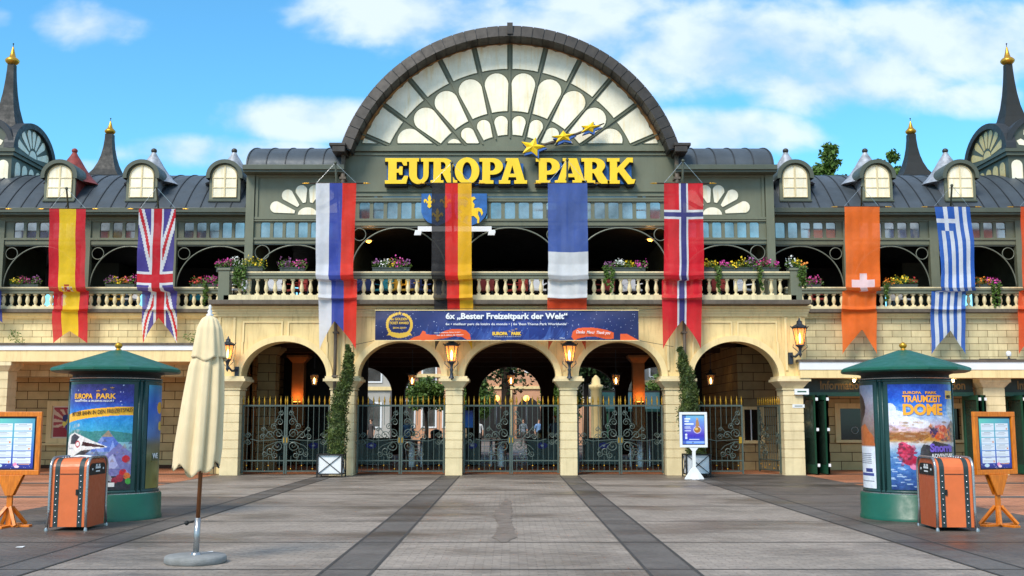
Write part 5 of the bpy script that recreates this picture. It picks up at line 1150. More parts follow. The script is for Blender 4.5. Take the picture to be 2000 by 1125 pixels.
for px, py, lb in ((720, 470, 'glowing lamp in the dark upper terrace behind the first opening'), (1270, 467, 'glowing lamp in the dark upper terrace left of the red cross flag')):
    p_ = W(px, py, 3.2); t = thing('terrace_lamp', lb, 'lamp', p_); q = MB(); q.lathe([(.02, .14), (.1, .1), (.17, 0), (.16, 0)], p_, 10); q.tube([(p_[0], p_[1], p_[2] + .14), (p_[0], p_[1], 7.9)], .012, 4); q.build('shade', LAMPI, t); q = MB(); q.sphere((p_[0], p_[1], p_[2] - .01), .1, 10, .7); q.build('bulb', LTGL, t); plight('terrace_light', (p_[0], p_[1], p_[2] - .2), 8, (1, .5, .15), .1, t)

# ------------------------------------------------------------------ planters and cypresses
def planter(label, x0, x1, y0, y1, h):
    t = thing('planter', label, 'planter', ((x0 + x1) / 2, (y0 + y1) / 2, 0), 'white planters with iron frames')
    q = MB(); q.box(x0 + .05, x1 - .05, y0 + .05, y1 - .05, .1, h - .03); q.build('tub', WHITE, t)
    q = MB(); b = .035
    for x in (x0, x1 - b):
        for y in (y0, y1 - b): q.box(x, x + b, y, y + b, 0, h)
    for z in (.08, h - b): q.box(x0 + b, x1 - b, y0 + .001, y0 + b, z, z + b); q.box(x0 + b, x1 - b, y1 - b, y1 - .001, z, z + b); q.box(x0 + .001, x0 + b, y0 + b, y1 - b, z, z + b); q.box(x1 - b, x1 - .001, y0 + b, y1 - b, z, z + b)
    for a, c in ((x0 + .03, x1 - .03), (x1 - .03, x0 + .03)): q.tube([(a, y0 + .03, .1), (c, y0 + .03, h - .02)], .012, 4)
    for a, c in ((y0 + .03, y1 - .03), (y1 - .03, y0 + .03)): q.tube([(x0 + .03, a, .1), (x0 + .03, c, h - .02)], .012, 4); q.tube([(x1 - .03, a, .1), (x1 - .03, c, h - .02)], .012, 4)
    q.build('iron_frame', BLACK, t)
    q = MB(); q.box(x0 + .08, x1 - .08, y0 + .08, y1 - .08, h - .029, h - .01); q.build('soil', BARK, t)
def cypress(label, base, tip, r0, prof, seed, n=15000):
    t = thing('cypress', label, 'tree', base); g_ = np.random.default_rng(seed); cs = []; K = 60
    for k in range(K):
        f = k / (K - 1); r = r0 * np.interp(f, [p[0] for p in prof], [p[1] for p in prof]); p = [base[i] + (tip[i] - base[i]) * f for i in range(3)]
        p[0] += .06 * sin(f * 9 + seed) + .035 * g_.normal(); cs.append((p[0], p[1] + .02 * g_.normal(), p[2], r))
    leaf_obj('crown', leaves(cs, n, 1.0, .038, seed, .35), CYPR, t)
    g2 = leaves(cs, n // 6, 1.12, .05, seed + 9, .25); leaf_obj('loose_twigs', g2, LEAFD, t)
    q = MB(); q.tube([base, tuple((base[i] + tip[i]) / 2 for i in range(3)), tip], [.06, .04, .01], 6); q.build('trunk', BARK, t)
    # dense core so that the crown is not see-through
    q = MB(); 
    for c in cs[::3]: q.sphere((c[0], c[1], c[2]), max(.02, c[3] * .62), 7, 1.4)
    q.build('inner_twigs', CYPR, t)
pr = [(0, .8), (.12, 1), (.35, .92), (.6, .7), (.85, .5), (1, .15)]
planter('white planter in a black iron frame under the leaning left cypress', -5.5, -4.76, -1.35, -.62, .66)
cypress('tall slim cypress leaning right in the left white planter', (-5.08, -.95, .6), W(683, 676, -.6), .32, pr, 1)
planter('white planter in a black iron frame behind the white poster stand', 5.0, 5.72, -1.35, -.62, .66)
cypress('tall straight cypress in the right planter behind the white poster stand', (5.32, -.95, .6), W(1332, 680, -.6), .29, [(0, .9), (.12, 1.05), (.5, 1), (.8, .7), (1, .15)], 2)

# ------------------------------------------------------------------ flower boxes
FLC = {'pink': (214, 70, 160), 'magenta': (186, 50, 120), 'yellow': (240, 206, 40), 'white': (244, 244, 240), 'orange': (236, 140, 40), 'red': (206, 60, 50), 'lilac': (150, 90, 140)}
FLM = {k: mat('petals_' + k, v, .6, var=.1, scale=20, bump=0) for k, v in FLC.items()}
def fbox(label, px0, px1, py, Y, cols, trail=(), seed=0, big=1.0):
    x0, x1 = WX(px0, py, Y), WX(px1, py, Y); z = WZ(py, Y); t = thing('flower_box', label, 'flower box', ((x0 + x1) / 2, Y, z), 'flower boxes on the balustrade')
    q = MB(); q.box(x0, x1, Y - .1, Y + .12, z, z + .12); q.box(x0 - .015, x1 + .015, Y - .115, Y + .135, z + .12, z + .14); q.build('box', BOXM, t)
    r = random.Random(seed); n = max(3, int((x1 - x0) / .14)); cs = [(x0 + (x1 - x0) * (k + .5) / n, Y + r.uniform(-.04, .04), z + .18 + r.uniform(-.03, .09), r.uniform(.10, .18) * big) for k in range(n)]
    leaf_obj('foliage', leaves(cs, 90 * n, 1.15, .035, seed, .5), LEAF, t)
    gg = np.random.default_rng(seed); N = len(cols)
    for i, c in enumerate(cols):
        cc = [k for k in cs if i / N <= (k[0] - x0) / (x1 - x0) <= (i + 1) / N] or cs
        cc = [(a, b - .04, d + .06, e) for a, b, d, e in cc]; leaf_obj('blossoms', leaves(cc, 26 * len(cc), 1.15, .032, seed + i + 50, .8), FLM[c], t)
    for px in trail:
        x = WX(px, py, Y); cs2 = [(x + r.uniform(-.05, .05), Y - .17, z + .1 - k * .07, .07 - .004 * k) for k in range(int(8 + r.random() * 4))]; leaf_obj('trailing_ivy', leaves(cs2, 330, 1.2, .03, seed + 99, .7), LEAF, t)
FB = [('flower box with white and pink blooms at the left corner of the main balcony', 424, 474, 532, -.05, ('pink', 'white'), (462, 470), 1), ('flower box with yellow blooms next to the left balcony corner', 476, 514, 530, -.05, ('yellow', 'yellow'), (480,), 1),
 ('flower box with bright magenta blooms left of the white blue red flag', 548, 596, 532, -.05, ('lilac', 'magenta', 'pink'), (), 1), ('flower box with mixed blooms between the white blue red and the black red gold flags', 728, 800, 532, -.05, ('lilac', 'white', 'yellow', 'pink', 'lilac'), (), 1),
 ('flower box with white, yellow and pink blooms right of the blue white red flag', 1182, 1260, 532, -.05, ('lilac', 'white', 'yellow', 'pink'), (1182, 1194), 1), ('flower box with small yellow blooms just right of the red cross flag', 1374, 1402, 532, -.05, ('yellow',), (1402,), .9),
 ('flower box with pink and yellow blooms, second right of the red cross flag', 1406, 1478, 532, -.05, ('pink', 'yellow', 'yellow', 'lilac'), (1400,), 1), ('flower box with vivid pink blooms near the right balcony corner', 1482, 1520, 532, -.05, ('magenta', 'pink'), (1484,), 1),
 ('flower box with yellow and white blooms on the right corner post', 1538, 1574, 532, -.05, ('white', 'yellow', 'orange'), (1566, 1560), .9),
 ('flower box with yellow and lilac blooms left of the red and yellow flag', 22, 76, 564, 2.42, ('yellow', 'magenta', 'lilac'), (), 1), ('flower box with orange and yellow blooms on the left wing between the two flags', 208, 264, 564, 2.42, ('lilac', 'yellow', 'orange', 'pink'), (), 1),
 ('flower box with reddish purple blooms on the left wing beside the balcony corner', 376, 424, 564, 2.42, ('red', 'magenta', 'pink'), (404,), 1), ('flower box with pink blooms at the inner end of the right wing', 1572, 1602, 564, 2.42, ('pink', 'magenta'), (), 1.1),
 ('flower box with orange and red blooms right of the orange flag', 1728, 1790, 564, 2.42, ('orange', 'yellow', 'red'), (1728,), 1), ('flower box with sparse orange blooms right of the striped blue flag', 1906, 1952, 564, 2.42, ('orange', 'pink'), (1936, 1946), .9)]
for i, (lb, a, b, py, Y, c, tr, bg_) in enumerate(FB): fbox(lb, a, b, py, Y, c, tr, i * 7 + 3, bg_)
for i, (px, lb) in enumerate(((30, 'pale green weeds growing on the left canopy under the wall, far left'), (378, 'green weed tuft growing on the left canopy beside the arcade'))):
    t = thing('weed_tuft', lb, 'plant', (WX(px, 665, 2.2), 2.2, WZ(672, 2.2))); z = WZ(674, 1.8)
    leaf_obj('leaves', leaves([(WX(px, 660, 1.9) + random.uniform(-.18, .18), 1.95 + random.uniform(-.1, .1), z + .1 + .06 * k, .12) for k in range(6)], 260 if i else 120, 1.2, .05, i, .25), LEAF, t)

# ------------------------------------------------------------------ chairs and tables on the terrace
def chair(colr, lab, loc, rz):
    t = thing('wicker_chair', lab, 'chair', loc, 'terrace chairs behind the balustrade', rz); q = MB(); q.box(-.23, .23, -.22, .24, .40, .46); q.build('seat', colr, t, local=True)
    q = MB(); q.box(-.23, .23, .20, .25, .46, .88); q.build('backrest', colr, t, local=True)
    for sx in (-1, 1):
        for sy in (-1, 1): q = MB(); q.box(sx * .2 - .02, sx * .2 + .02, sy * .19 - .02, sy * .19 + .02, 0, .399); q.build('leg', BLACK, t, local=True)
        q = MB(); q.box(sx * .24 - .02, sx * .24 + .02, -.2, .2, .62, .65); q.build('armrest', colr, t, local=True)
    return t
CY_ = mat('wicker_yellow', (220, 170, 50), .6); CW_ = mat('wicker_white', (214, 216, 220), .6); CT_ = mat('wicker_teal', (40, 140, 150), .6); CR_ = mat('wicker_red', (150, 50, 40), .6); CB_ = mat('wicker_blue', (60, 70, 120), .6)
cl = [(465, CW_, 'white'), (535, CW_, 'pale'), (580, CR_, 'red'), (715, CB_, 'blue'), (748, CT_, 'teal'), (778, CY_, 'yellow'), (800, CY_, 'yellow'), (822, CB_, 'blue'), (950, CR_, 'red'), (1010, CR_, 'red'), (1050, CW_, 'white'), (1180, CR_, 'red'), (1235, CW_, 'white'), (1400, CR_, 'red'), (1455, CW_, 'white')]
lbs = {0: 'white terrace chair at the left balcony corner', 1: 'pale terrace chair left of the magenta flower box', 2: 'red terrace chair behind the magenta flower box', 3: 'blue terrace chair just right of the white blue red flag', 4: 'teal terrace chair under the mixed flower box', 5: 'yellow terrace chair, left of its yellow pair', 6: 'yellow terrace chair, right of its yellow pair', 7: 'blue terrace chair just left of the black red gold flag', 8: 'red terrace chair just right of the black red gold flag', 9: 'red terrace chair halfway between the two middle flags', 10: 'white terrace chair just left of the blue white red flag', 11: 'red terrace chair just right of the blue white red flag', 12: 'white terrace chair left of the red cross flag', 13: 'red terrace chair just right of the red cross flag', 14: 'white terrace chair near the right balcony corner'}
for i, (px, c, _) in enumerate(cl): chair(c, lbs[i], (WX(px, 560, .85), .85, 5.19), R((i * 67) % 120 - 60))
for i, (px, c, lb) in enumerate(((225, CY_, 'yellow terrace chair under the orange flower box of the left wing'), (252, CW_, 'white terrace chair left of the crossed flag'), (385, CT_, 'teal terrace chair at the inner end of the left wing'), (1600, CR_, 'red terrace chair at the inner end of the right wing'), (1760, CW_, 'white terrace chair right of the orange flag'))):
    chair(c, lb, (WX(px, 590, 3.3), 3.3, 5.18), R(i * 50 - 80))

# ------------------------------------------------------------------ inside the passage
def booth(label, px0, px1, Y, top=858, badge=True, c=DKG):
    x0, x1 = WX(px0, 880, Y), WX(px1, 880, Y); z1 = WZ(top, Y); t = thing('turnstile_booth', label, 'counter', ((x0 + x1) / 2, Y, 0), 'grey-green ticket counters inside the passage')
    q = MB(); q.box(x0, x1, Y, Y + 1.2, .06, z1); q.build('cabinet', c, t, bevel=.02); q = MB(); q.box(x0 - .03, x1 + .03, Y - .04, Y + 1.24, z1, z1 + .035); q.build('top', BLACK, t)
    q = MB(); n = max(1, int((x1 - x0) / .5))
    for k in range(1, n + 1): x = x0 + (x1 - x0) * k / (n + 1); q.box(x - .01, x + .01, Y - .012, Y - .001, .1, z1 - .05)
    q.build('panel_line', GRND, t)
    if badge:
        q = MB(); xc = (x0 + x1) / 2; q.prism([(xc + .19 * cos(a), z1 - .22 + .11 * sin(a)) for a in np.linspace(0, 2 * PI, 17)[:-1]], Y - .02, Y - .002); q.build('blue_badge', mat('badge', (52, 56, 150), .5, var=0), t); q = MB(); q.prism([(xc + .06 * cos(a), z1 - .22 + .04 * sin(a)) for a in np.linspace(0, 2 * PI, 11)[:-1]], Y - .026, Y - .021); q.build('badge_mark', WHITE, t)
for a, b, lb, bd in ((510, 560, 'grey-green counter with blue badge behind the leftmost gate, left one', True), (585, 640, 'grey-green counter behind the leftmost gate, right one', True), (690, 760, 'grey-green counter with blue badge behind the second gate', True), (822, 866, 'grey-green counter at the right end behind the second gate', False), (905, 938, 'narrow grey-green counter at the left end behind the central gate', True), (1030, 1088, 'grey-green counter with blue badge behind the central gate, right side', True), (1143, 1215, 'grey-green counter with blue badge behind the fourth gate', True), (1262, 1318, 'grey-green counter at the right end behind the fourth gate', False), (1448, 1478, 'grey-green counter inside the open part of the rightmost arch', False)):
    booth(lb, a, b, 6.4 if a < 1400 else 5.0, badge=bd)
for px, lb in ((804, 'steel turnstile drum behind the second gate'), (978, 'steel turnstile drum behind the central gate'), (1250, 'steel turnstile drum behind the fourth gate')):
    x = WX(px, 890, 5.8); t = thing('turnstile', lb, 'turnstile', (x, 5.8, 0), 'steel turnstile drums'); q = MB(); q.lathe([(.21, 0), (.21, .92), (.19, .94)], (x, 5.8, 0), 24); q.build('drum', STEEL, t)
    for sg in (-1, 1): q = MB(); q.lathe([(.05, 0), (.05, .96), (.04, .97)], (x + sg * .34, 5.8, 0), 12); q.build('post', STEEL, t)
    q = MB(); q.tube([(x - .34, 5.8, .9), (x + .34, 5.8, .9)], .02, 6); q.build('bar', STEEL, t)
x = WX(1168, 800, 6.2)
t = thing('blue_screen', 'bright blue notice screen standing behind the central gate, left side', 'screen', W(915, 818, 6.3)); p0, p1 = W(903, 835, 6.3), W(924, 802, 6.3)
cv = Cv(10, 16); cv.grad([(0, (30, 130, 230)), (.6, (30, 100, 220)), (1, (40, 40, 130))]); panel('print', cv, lambda u, v: (p0[0] + u * (p1[0] - p0[0]), 6.27 + 0 * u, p0[2] + v * (p1[2] - p0[2])), PAINT, t)
q = MB(); q.box(p0[0] - .03, p1[0] + .03, 6.28, 6.36, p0[2] - .03, p1[2] + .03); q.box((p0[0] + p1[0]) / 2 - .05, (p0[0] + p1[0]) / 2 + .05, 6.3, 6.34, 0, p0[2] - .03); q.build('housing', BLACK, t)
# inner window wall on the right side of the passage
t = thing('passage_kiosk', 'block walled ticket room with small white framed window inside the rightmost arch', 'booth', (8.3, 4, 0))
q = MB(); q.box(7.5, 8.88, 3.2, 9.8, 0, 4.28); q.build('wall', INST, t); p0, p1 = W(1459, 860, 3.2), W(1484, 800, 3.2)
p0, p1 = (7.68, 0, p0[2]), (8.22, 0, p1[2])
q = MB(); q.box(p0[0] - .1, p1[0] + .1, 3.14, 3.199, p1[2], p1[2] + .1); q.box(p0[0] - .1, p1[0] + .1, 3.12, 3.199, p0[2] - .1, p0[2]); q.box(p0[0] - .1, p0[0], 3.14, 3.199, p0[2], p1[2]); q.box(p1[0], p1[0] + .1, 3.14, 3.199, p0[2], p1[2]); q.build('window_frame', YEL2, t)
q = MB(); q.box(p0[0], p1[0], 3.17, 3.198, p0[2], p1[2]); q.build('pane', MATS['ticket_glass'], t); q = MB(); q.box(p0[0] + .2, p0[0] + .24, 3.16, 3.169, p0[2], p1[2]); q.build('mullion', WHITE, t)

# ------------------------------------------------------------------ park behind the arches
def bld(name, label, x0, x1, Y, h, m, roofm, wins=(), depth=10, rh=2.5, gable=False, cat='building'):
    t = thing(name, label, cat, ((x0 + x1) / 2, Y, 0)); q = MB(); q.box(x0, x1, Y, Y + depth, 0, h); q.build('wall', m, t)
    q = MB()
    if gable: q.prism([(x0 - .4, h), (x1 + .4, h), ((x0 + x1) / 2, h + rh)], Y - .4, Y + depth)
    else: q.prismx([(Y - .5, h), (Y + depth, h), (Y + depth / 2, h + rh)], x0 - .4, x1 + .4)
    q.build('roof', roofm, t)
    q = MB(); q.box(x0 - .1, x1 + .1, Y - .15, Y - .001, h * .5, h * .5 + .25); q.box(x0 - .1, x1 + .1, Y - .3, Y - .001, h - .3, h - .001); q.build('cornice', YEL2, t)
    for a, b, c, d in wins:
        q = MB(); q.box(a - .12, b + .12, Y - .06, Y - .001, c - .12, d + .12); f = q.build('window', WHITE, t); q = MB(); q.box(a, b, Y - .07, Y - .061, c, d); q.build('pane', MATS['dark_glass'], f)
    return t
def grid(x0, x1, n, w, z0, h, rows, dz): return [(x0 + (x1 - x0) * (k + .5) / n - w / 2, x0 + (x1 - x0) * (k + .5) / n + w / 2, z0 + r * dz, z0 + r * dz + h) for k in range(n) for r in range(rows)]
bld('park_house', 'pale grey house with slate roof seen through the second arch', -26, -8.5, 44, 7.5, GWALL, ROOF, grid(-26, -8.5, 7, 1.1, 1.2, 1.6, 2, 3.2))
bld('park_house', 'small dark gabled pavilion seen through the second arch', -11.5, -8.6, 30, 2.6, DKG, ROOF, (), 4, 1.5, True)
bld('park_house', 'light pink house behind the round tree, seen through the second arch', -8.2, -3.6, 46, 9.5, SALM, ROOF, grid(-8.2, -3.6, 3, .9, 1.2, 1.8, 3, 2.9))
t = bld('park_hall', 'salmon arcaded hall far behind the central arch', -8, 12, 66, 9, SALM, RIM, grid(-8, 12, 9, 1.1, 6.1, 1.7, 1, 3))
for k in range(5):
    c = -5.5 + k * 3.6; q = MB(); q.prism([(c - 1.1, .05), (c + 1.1, .05)] + arcpts(c, 2.4, 1.1, 1.3, 0, 180, 10), 65.9, 65.998); q.build('arch_opening', BLACK, t)
    q = MB(); q.box(c + 1.5, c + 2.1, 65.6, 65.9, 0, 4.4); q.build('pilaster', YEL2, t)
bld('park_house', 'white house with dark timber seen through the fourth arch', 9.5, 26, 45, 8.5, GWALL, REDR, grid(9.5, 26, 7, 1.1, 1.4, 1.7, 2, 3.4))
bld('park_house', 'brownish shop front with stone walls seen through the fourth arch', 4.2, 8.8, 40, 5.6, SALM, ROOF, grid(4.2, 8.8, 3, .9, 3.2, 1.3, 1, 3))
t = thing('yellow_column', 'yellow rounded column seen through the fourth arch', 'column', (4.75, 27, 0)); q = MB(); q.lathe([(.3, 0), (.3, 3.3), (.4, 3.4), (.4, 3.55), (.25, 3.6), (.22, 3.9), (.05, 4.1)], (4.75, 27, 0), 16); q.build('shaft', YEL, t)
t = thing('green_awning', 'dark green shop awning seen through the fourth arch', 'awning', (7.2, 26, 0)); q = MB(); q.prismx([(26, 2.1), (28.5, 3.1), (28.5, 3.2), (26, 2.25)], 5.2, 9.6); q.build('awning', KDRK, t)
q = MB(); q.box(5.2, 9.6, 28.6, 31, 0, 3.3); q.build('shop', BLACK, t)
for x in (5.25, 9.5): q = MB(); q.box(x, x + .08, 26.1, 26.18, 0, 2.15); q.build('post', DGR, t)
def tree(label, x, y, h, r, trunk, seed, m=LEAF, n=5000, size=.16, name='tree', flat=False, sparse=False, group=None):
    t = thing(name, label, 'tree', (x, y, 0), group); g_ = np.random.default_rng(seed); cs = []
    for k in range(26 if not sparse else 14):
        p = g_.normal(0, 1, 3); p /= np.linalg.norm(p); p *= g_.random() ** .4; cs.append((x + p[0] * r * .8, y + p[1] * r * .8, h - r * (.85 if not flat else .6) + p[2] * r * (.8 if not flat else .5), r * (.36 if not sparse else .26) * (.7 + .6 * g_.random())))
    leaf_obj('crown', leaves(cs, n, 1.1, size, seed), m, t); q = MB(); top = h - r
    q.tube([(x, y, 0), (x + .05, y, top * .5), (x, y, top)], [trunk, trunk * .8, trunk * .6], 8)
    for k in range(6): c = cs[k]; q.tube([(x, y, top * .8), ((x + c[0]) / 2 + .1, (y + c[1]) / 2, (top + c[2]) / 2), c[:3]], [trunk * .5, trunk * .3, trunk * .1], 5)
    q.build('trunk', BARK, t); return t
tree('round clipped tree behind the second gate', -4.4, 24, 3.7, 1.25, .12, 11, LEAF, 9000, .09, flat=True)
tree('dark thick-trunked tree in the middle of the central arch', -.25, 23, 8.2, 2.9, .3, 12, LEAFD, 5000, .12)
tree('round green tree left of the middle behind the central gate', -2.4, 34, 4.2, 1.5, .12, 13, LEAF, 8000, .1)
tree('round green tree right of the middle behind the central gate', 3.0, 34, 4.0, 1.5, .12, 14, LEAF, 8000, .1)
tree('broad dark tree seen through the left part of the fourth arch', 4.6, 33, 7.5, 2.6, .2, 15, LEAFD, 9000, .13)
tree('bushy tree seen through the right part of the fourth arch', 9.2, 30, 4.6, 1.9, .15, 16, LEAF, 8000, .1)
def sprig(label, px, pyt, Y, w, seed, n):
    top = W(px, pyt, Y); t = thing('treetop', label, 'tree', (top[0], Y, 0), 'treetops behind the right wing roof'); g_ = np.random.default_rng(seed); cs = []
    q = MB(); q.tube([(top[0], Y, 0), (top[0], Y, top[2] - .6)], [.3, .05], 6)
    for k in range(34):
        f = g_.random(); rr = w * (1 - f) ** .6 * g_.random() ; a = g_.random() * 6.28; p = (top[0] + rr * cos(a), Y + rr * sin(a) * .7, top[2] - .2 - (1 - 0) * f * -1 * 0 - (1 - (1 - f)) * 0 - 4.2 * (1 - f) * 1.0)
        p = (top[0] + (w * .25 + w * (4.2 - 4.2 * f) / 4.2) * cos(a) * g_.random(), p[1], top[2] - .15 - 4.2 * (1 - f)); cs.append((*p, .28)); q.tube([(top[0], Y, p[2] - .7), p], [.04, .012], 4)
    leaf_obj('crown', leaves(cs, n, 1.35, .13, seed), LEAF, t); q.build('branches', BARK, t)
sprig('loose leafy treetop between the first two dormers of the right wing', 1618, 286, 24, 1.7, 21, 2600)
sprig('loose leafy treetop left of the back spire on the right', 1727, 291, 24, 2.3, 22, 3600)
for px, py, lb in ((1028, 778, 'small warm lamp on the far hall, right of the middle'), (970, 778, 'small warm lamp on the far hall, left of the middle')):
    p_ = W(px, py, 40); t = thing('park_lamp', lb, 'lamp', (p_[0], 40, 0), 'lamp posts in the park'); q = MB(); q.tube([(p_[0], 40, 0), (p_[0], 40, p_[2] - .25)], .05, 6); q.build('post', LAMPI, t); q = MB(); q.sphere((p_[0], 40, p_[2]), .2, 8); q.build('globe', LTGL, t)
p_ = W(699, 770, 12); t = thing('park_lamp', 'red glowing lantern at the left edge of the second arch', 'lamp', (p_[0], 12, 0)); q = MB(); q.tube([(p_[0], 12, 0), (p_[0], 12, p_[2] - .2)], .04, 6); q.build('post', LAMPI, t); q = MB(); q.lathe([(.1, -.2), (.2, .14), (.05, .3)], p_, 6, smooth=False); q.build('lantern', LTGL, t)

# people in the park
SKIN = mat('skin', (206, 158, 130), .6, var=.03, bump=0)
def person(label, x, y, rz, shirt, trous, hair, hold=False, H=1.74):
    t = thing('person', label, 'person', (x, y, 0), rz=rz); k = H / 1.74
    J = {'pelvis': (0, 0, .95, .15, .11), 'waist': (0, .0, 1.08, .145, .10), 'chest': (0, 0, 1.30, .18, .115), 'neckb': (0, 0, 1.46, .08, .07), 'neck': (0, -.005, 1.52, .052, .055), 'chin': (0, -.02, 1.58, .062, .075), 'head': (0, -.01, 1.66, .078, .098), 'crown': (0, .0, 1.73, .05, .06)}
    order = ['pelvis', 'waist', 'chest', 'neckb', 'neck', 'chin', 'head', 'crown']; V_ = [J[n_][:3] for n_ in order]; Rr = [J[n_][3:] for n_ in order]; E_2 = [(i, i + 1) for i in range(7)]
    def chain(start, pts):
        prev = start
        for p in pts: V_.append(p[:3]); Rr.append((p[3], p[3])); E_2.append((prev, len(V_) - 1)); prev = len(V_) - 1
        return prev
    for s_ in (-1, 1):
        chain(0, [(s_ * .09, 0, .84, .10), (s_ * .10, -.03 * s_, .50, .062), (s_ * .105, .03 * s_, .28, .058), (s_ * .105, .04 * s_, .08, .04), (s_ * .115, -.10 + .04 * s_, .035, .035)])
        if hold: h = chain(2, [(s_ * .19, 0, 1.40, .06), (s_ * .24, .0, 1.16, .045), (s_ * .20, -.20, 1.08, .035), (s_ * .16, -.27, 1.09, .026)])
        else: h = chain(2, [(s_ * .19, 0, 1.40, .06), (s_ * .25, .03, 1.14, .045), (s_ * .25, -.02, .90, .034), (s_ * .25, -.03, .83, .026)])
        b = V_[h]
        for i in range(4): o = (i - 1.5) * .016; chain(h, [(b[0], b[1] + o - .01, b[2] - .05, .009), (b[0] - s_ * .01, b[1] + o - .015, b[2] - .10 + abs(i - 1.3) * .006, .007)])
        chain(h, [(b[0] - s_ * .01, b[1] - .035, b[2] - .03, .009), (b[0] - s_ * .01, b[1] - .045, b[2] - .06, .008)])
    me = bpy.data.meshes.new('body'); me.from_pydata([(a * k, b * k, c * k) for a, b, c in V_], E_2, []); ob = bpy.data.objects.new('body', me); COL.objects.link(ob)
    sk = ob.modifiers.new('s', 'SKIN'); sv = me.skin_vertices[0].data
    for i, r in enumerate(Rr): sv[i].radius = (r[0] * k, r[1] * k)
    sv[0].use_root = True; ss = ob.modifiers.new('ss', 'SUBSURF'); ss.levels = 1; ss.render_levels = 1
    dg = bpy.context.evaluated_depsgraph_get(); dg.update(); m2 = bpy.data.meshes.new_from_object(ob.evaluated_get(dg)); bpy.data.objects.remove(ob); m2.name = 'body'
    m2.materials.clear()
    for mm in (SKIN, shirt, trous, hair, BLACK): m2.materials.append(mm)
    for p in m2.polygons:
        x_, y_, z_ = p.center / k; p.use_smooth = True
        if z_ < .08: p.material_index = 4
        elif z_ < .96 and abs(x_) < .2: p.material_index = 2
        elif z_ < 1.49 and not (abs(x_) > .15 and z_ < 1.12): p.material_index = 1
        elif z_ > 1.6 and (y_ > -.03 or z_ > 1.70): p.material_index = 3
        else: p.material_index = 0
    link('body', m2, t)
    q = MB(); c_ = (0, .012 * k, 1.665 * k); q.lathe([(.094 * k * sin(a), -.105 * k * cos(a)) for a in np.linspace(1.2, PI - .001, 7)], c_, 12); q.v = [v for v in q.v]; q.build('hair', hair, t, local=True)
    q = MB(); q.sphere((0, -.112 * k, 1.625 * k), .014, 6); [q.sphere((sx * .03 * k, -.098 * k, 1.65 * k), .008, 6) for sx in (-1, 1)]; q.build('face_features', SKIN, t, local=True)
    return t
SH1 = mat('shirt_blue', (126, 164, 214), .8); SH2 = mat('shirt_grey', (120, 130, 146), .8); TR = mat('trousers', (70, 62, 60), .8); HR = mat('hair_brown', (58, 42, 32), .8); HR2 = mat('cap_orange', (220, 100, 50), .7); SH3 = mat('shirt_white', (220, 220, 220), .8)
pp = W(795, 822, 10); person('person in a light blue shirt holding papers, seen from behind through the second gate', pp[0], 10, R(195), SH1, TR, HR, True, 1.78)
q = thing('paper_bundle', 'tan papers held by the person in the light blue shirt', 'papers', (pp[0] + .2, 10.25, 1.1)); m_ = MB(); m_.box(pp[0] + .0, pp[0] + .3, 10.26, 10.3, 1.0, 1.22); m_.build('sheets', YEL2, q)
pp = W(1083, 820, 12); person('person with orange cap and grey top behind the central gate, right side', pp[0], 12, R(20), SH2, TR, HR2, False, 1.8)
for px, Y, lb, sh in ((935, 30, 'distant visitor in white behind the central gate, left side', SH3), (1022, 36, 'distant visitor in grey near the middle behind the central gate', SH2), (1052, 33, 'distant visitor in blue behind the central gate, right side', SH1), (725, 28, 'distant visitor in dark clothes behind the second gate', TR)):
    pp = W(px, 820, Y); person(lb, pp[0], Y, R(px % 90 - 40), sh, TR, HR, False, 1.7)
for px, Y, c, lb in ((852, 18, REDR, 'red litter bin behind the second gate, beside the round tree'), (1060, 20, YEL, 'pale green litter bin behind the central gate')):
    x = WX(px, 845, Y); t = thing('park_bin', lb, 'bin', (x, Y, 0)); q = MB(); q.lathe([(.24, 0), (.26, .1), (.26, .95), (.28, 1.0)], (x, Y, 0), 14); q.build('drum', c, t); q = MB(); q.lathe([(.28, 1.0), (.26, 1.12), (.1, 1.2), (.02, 1.22)], (x, Y, 0), 14); q.build('lid', BLACK, t)
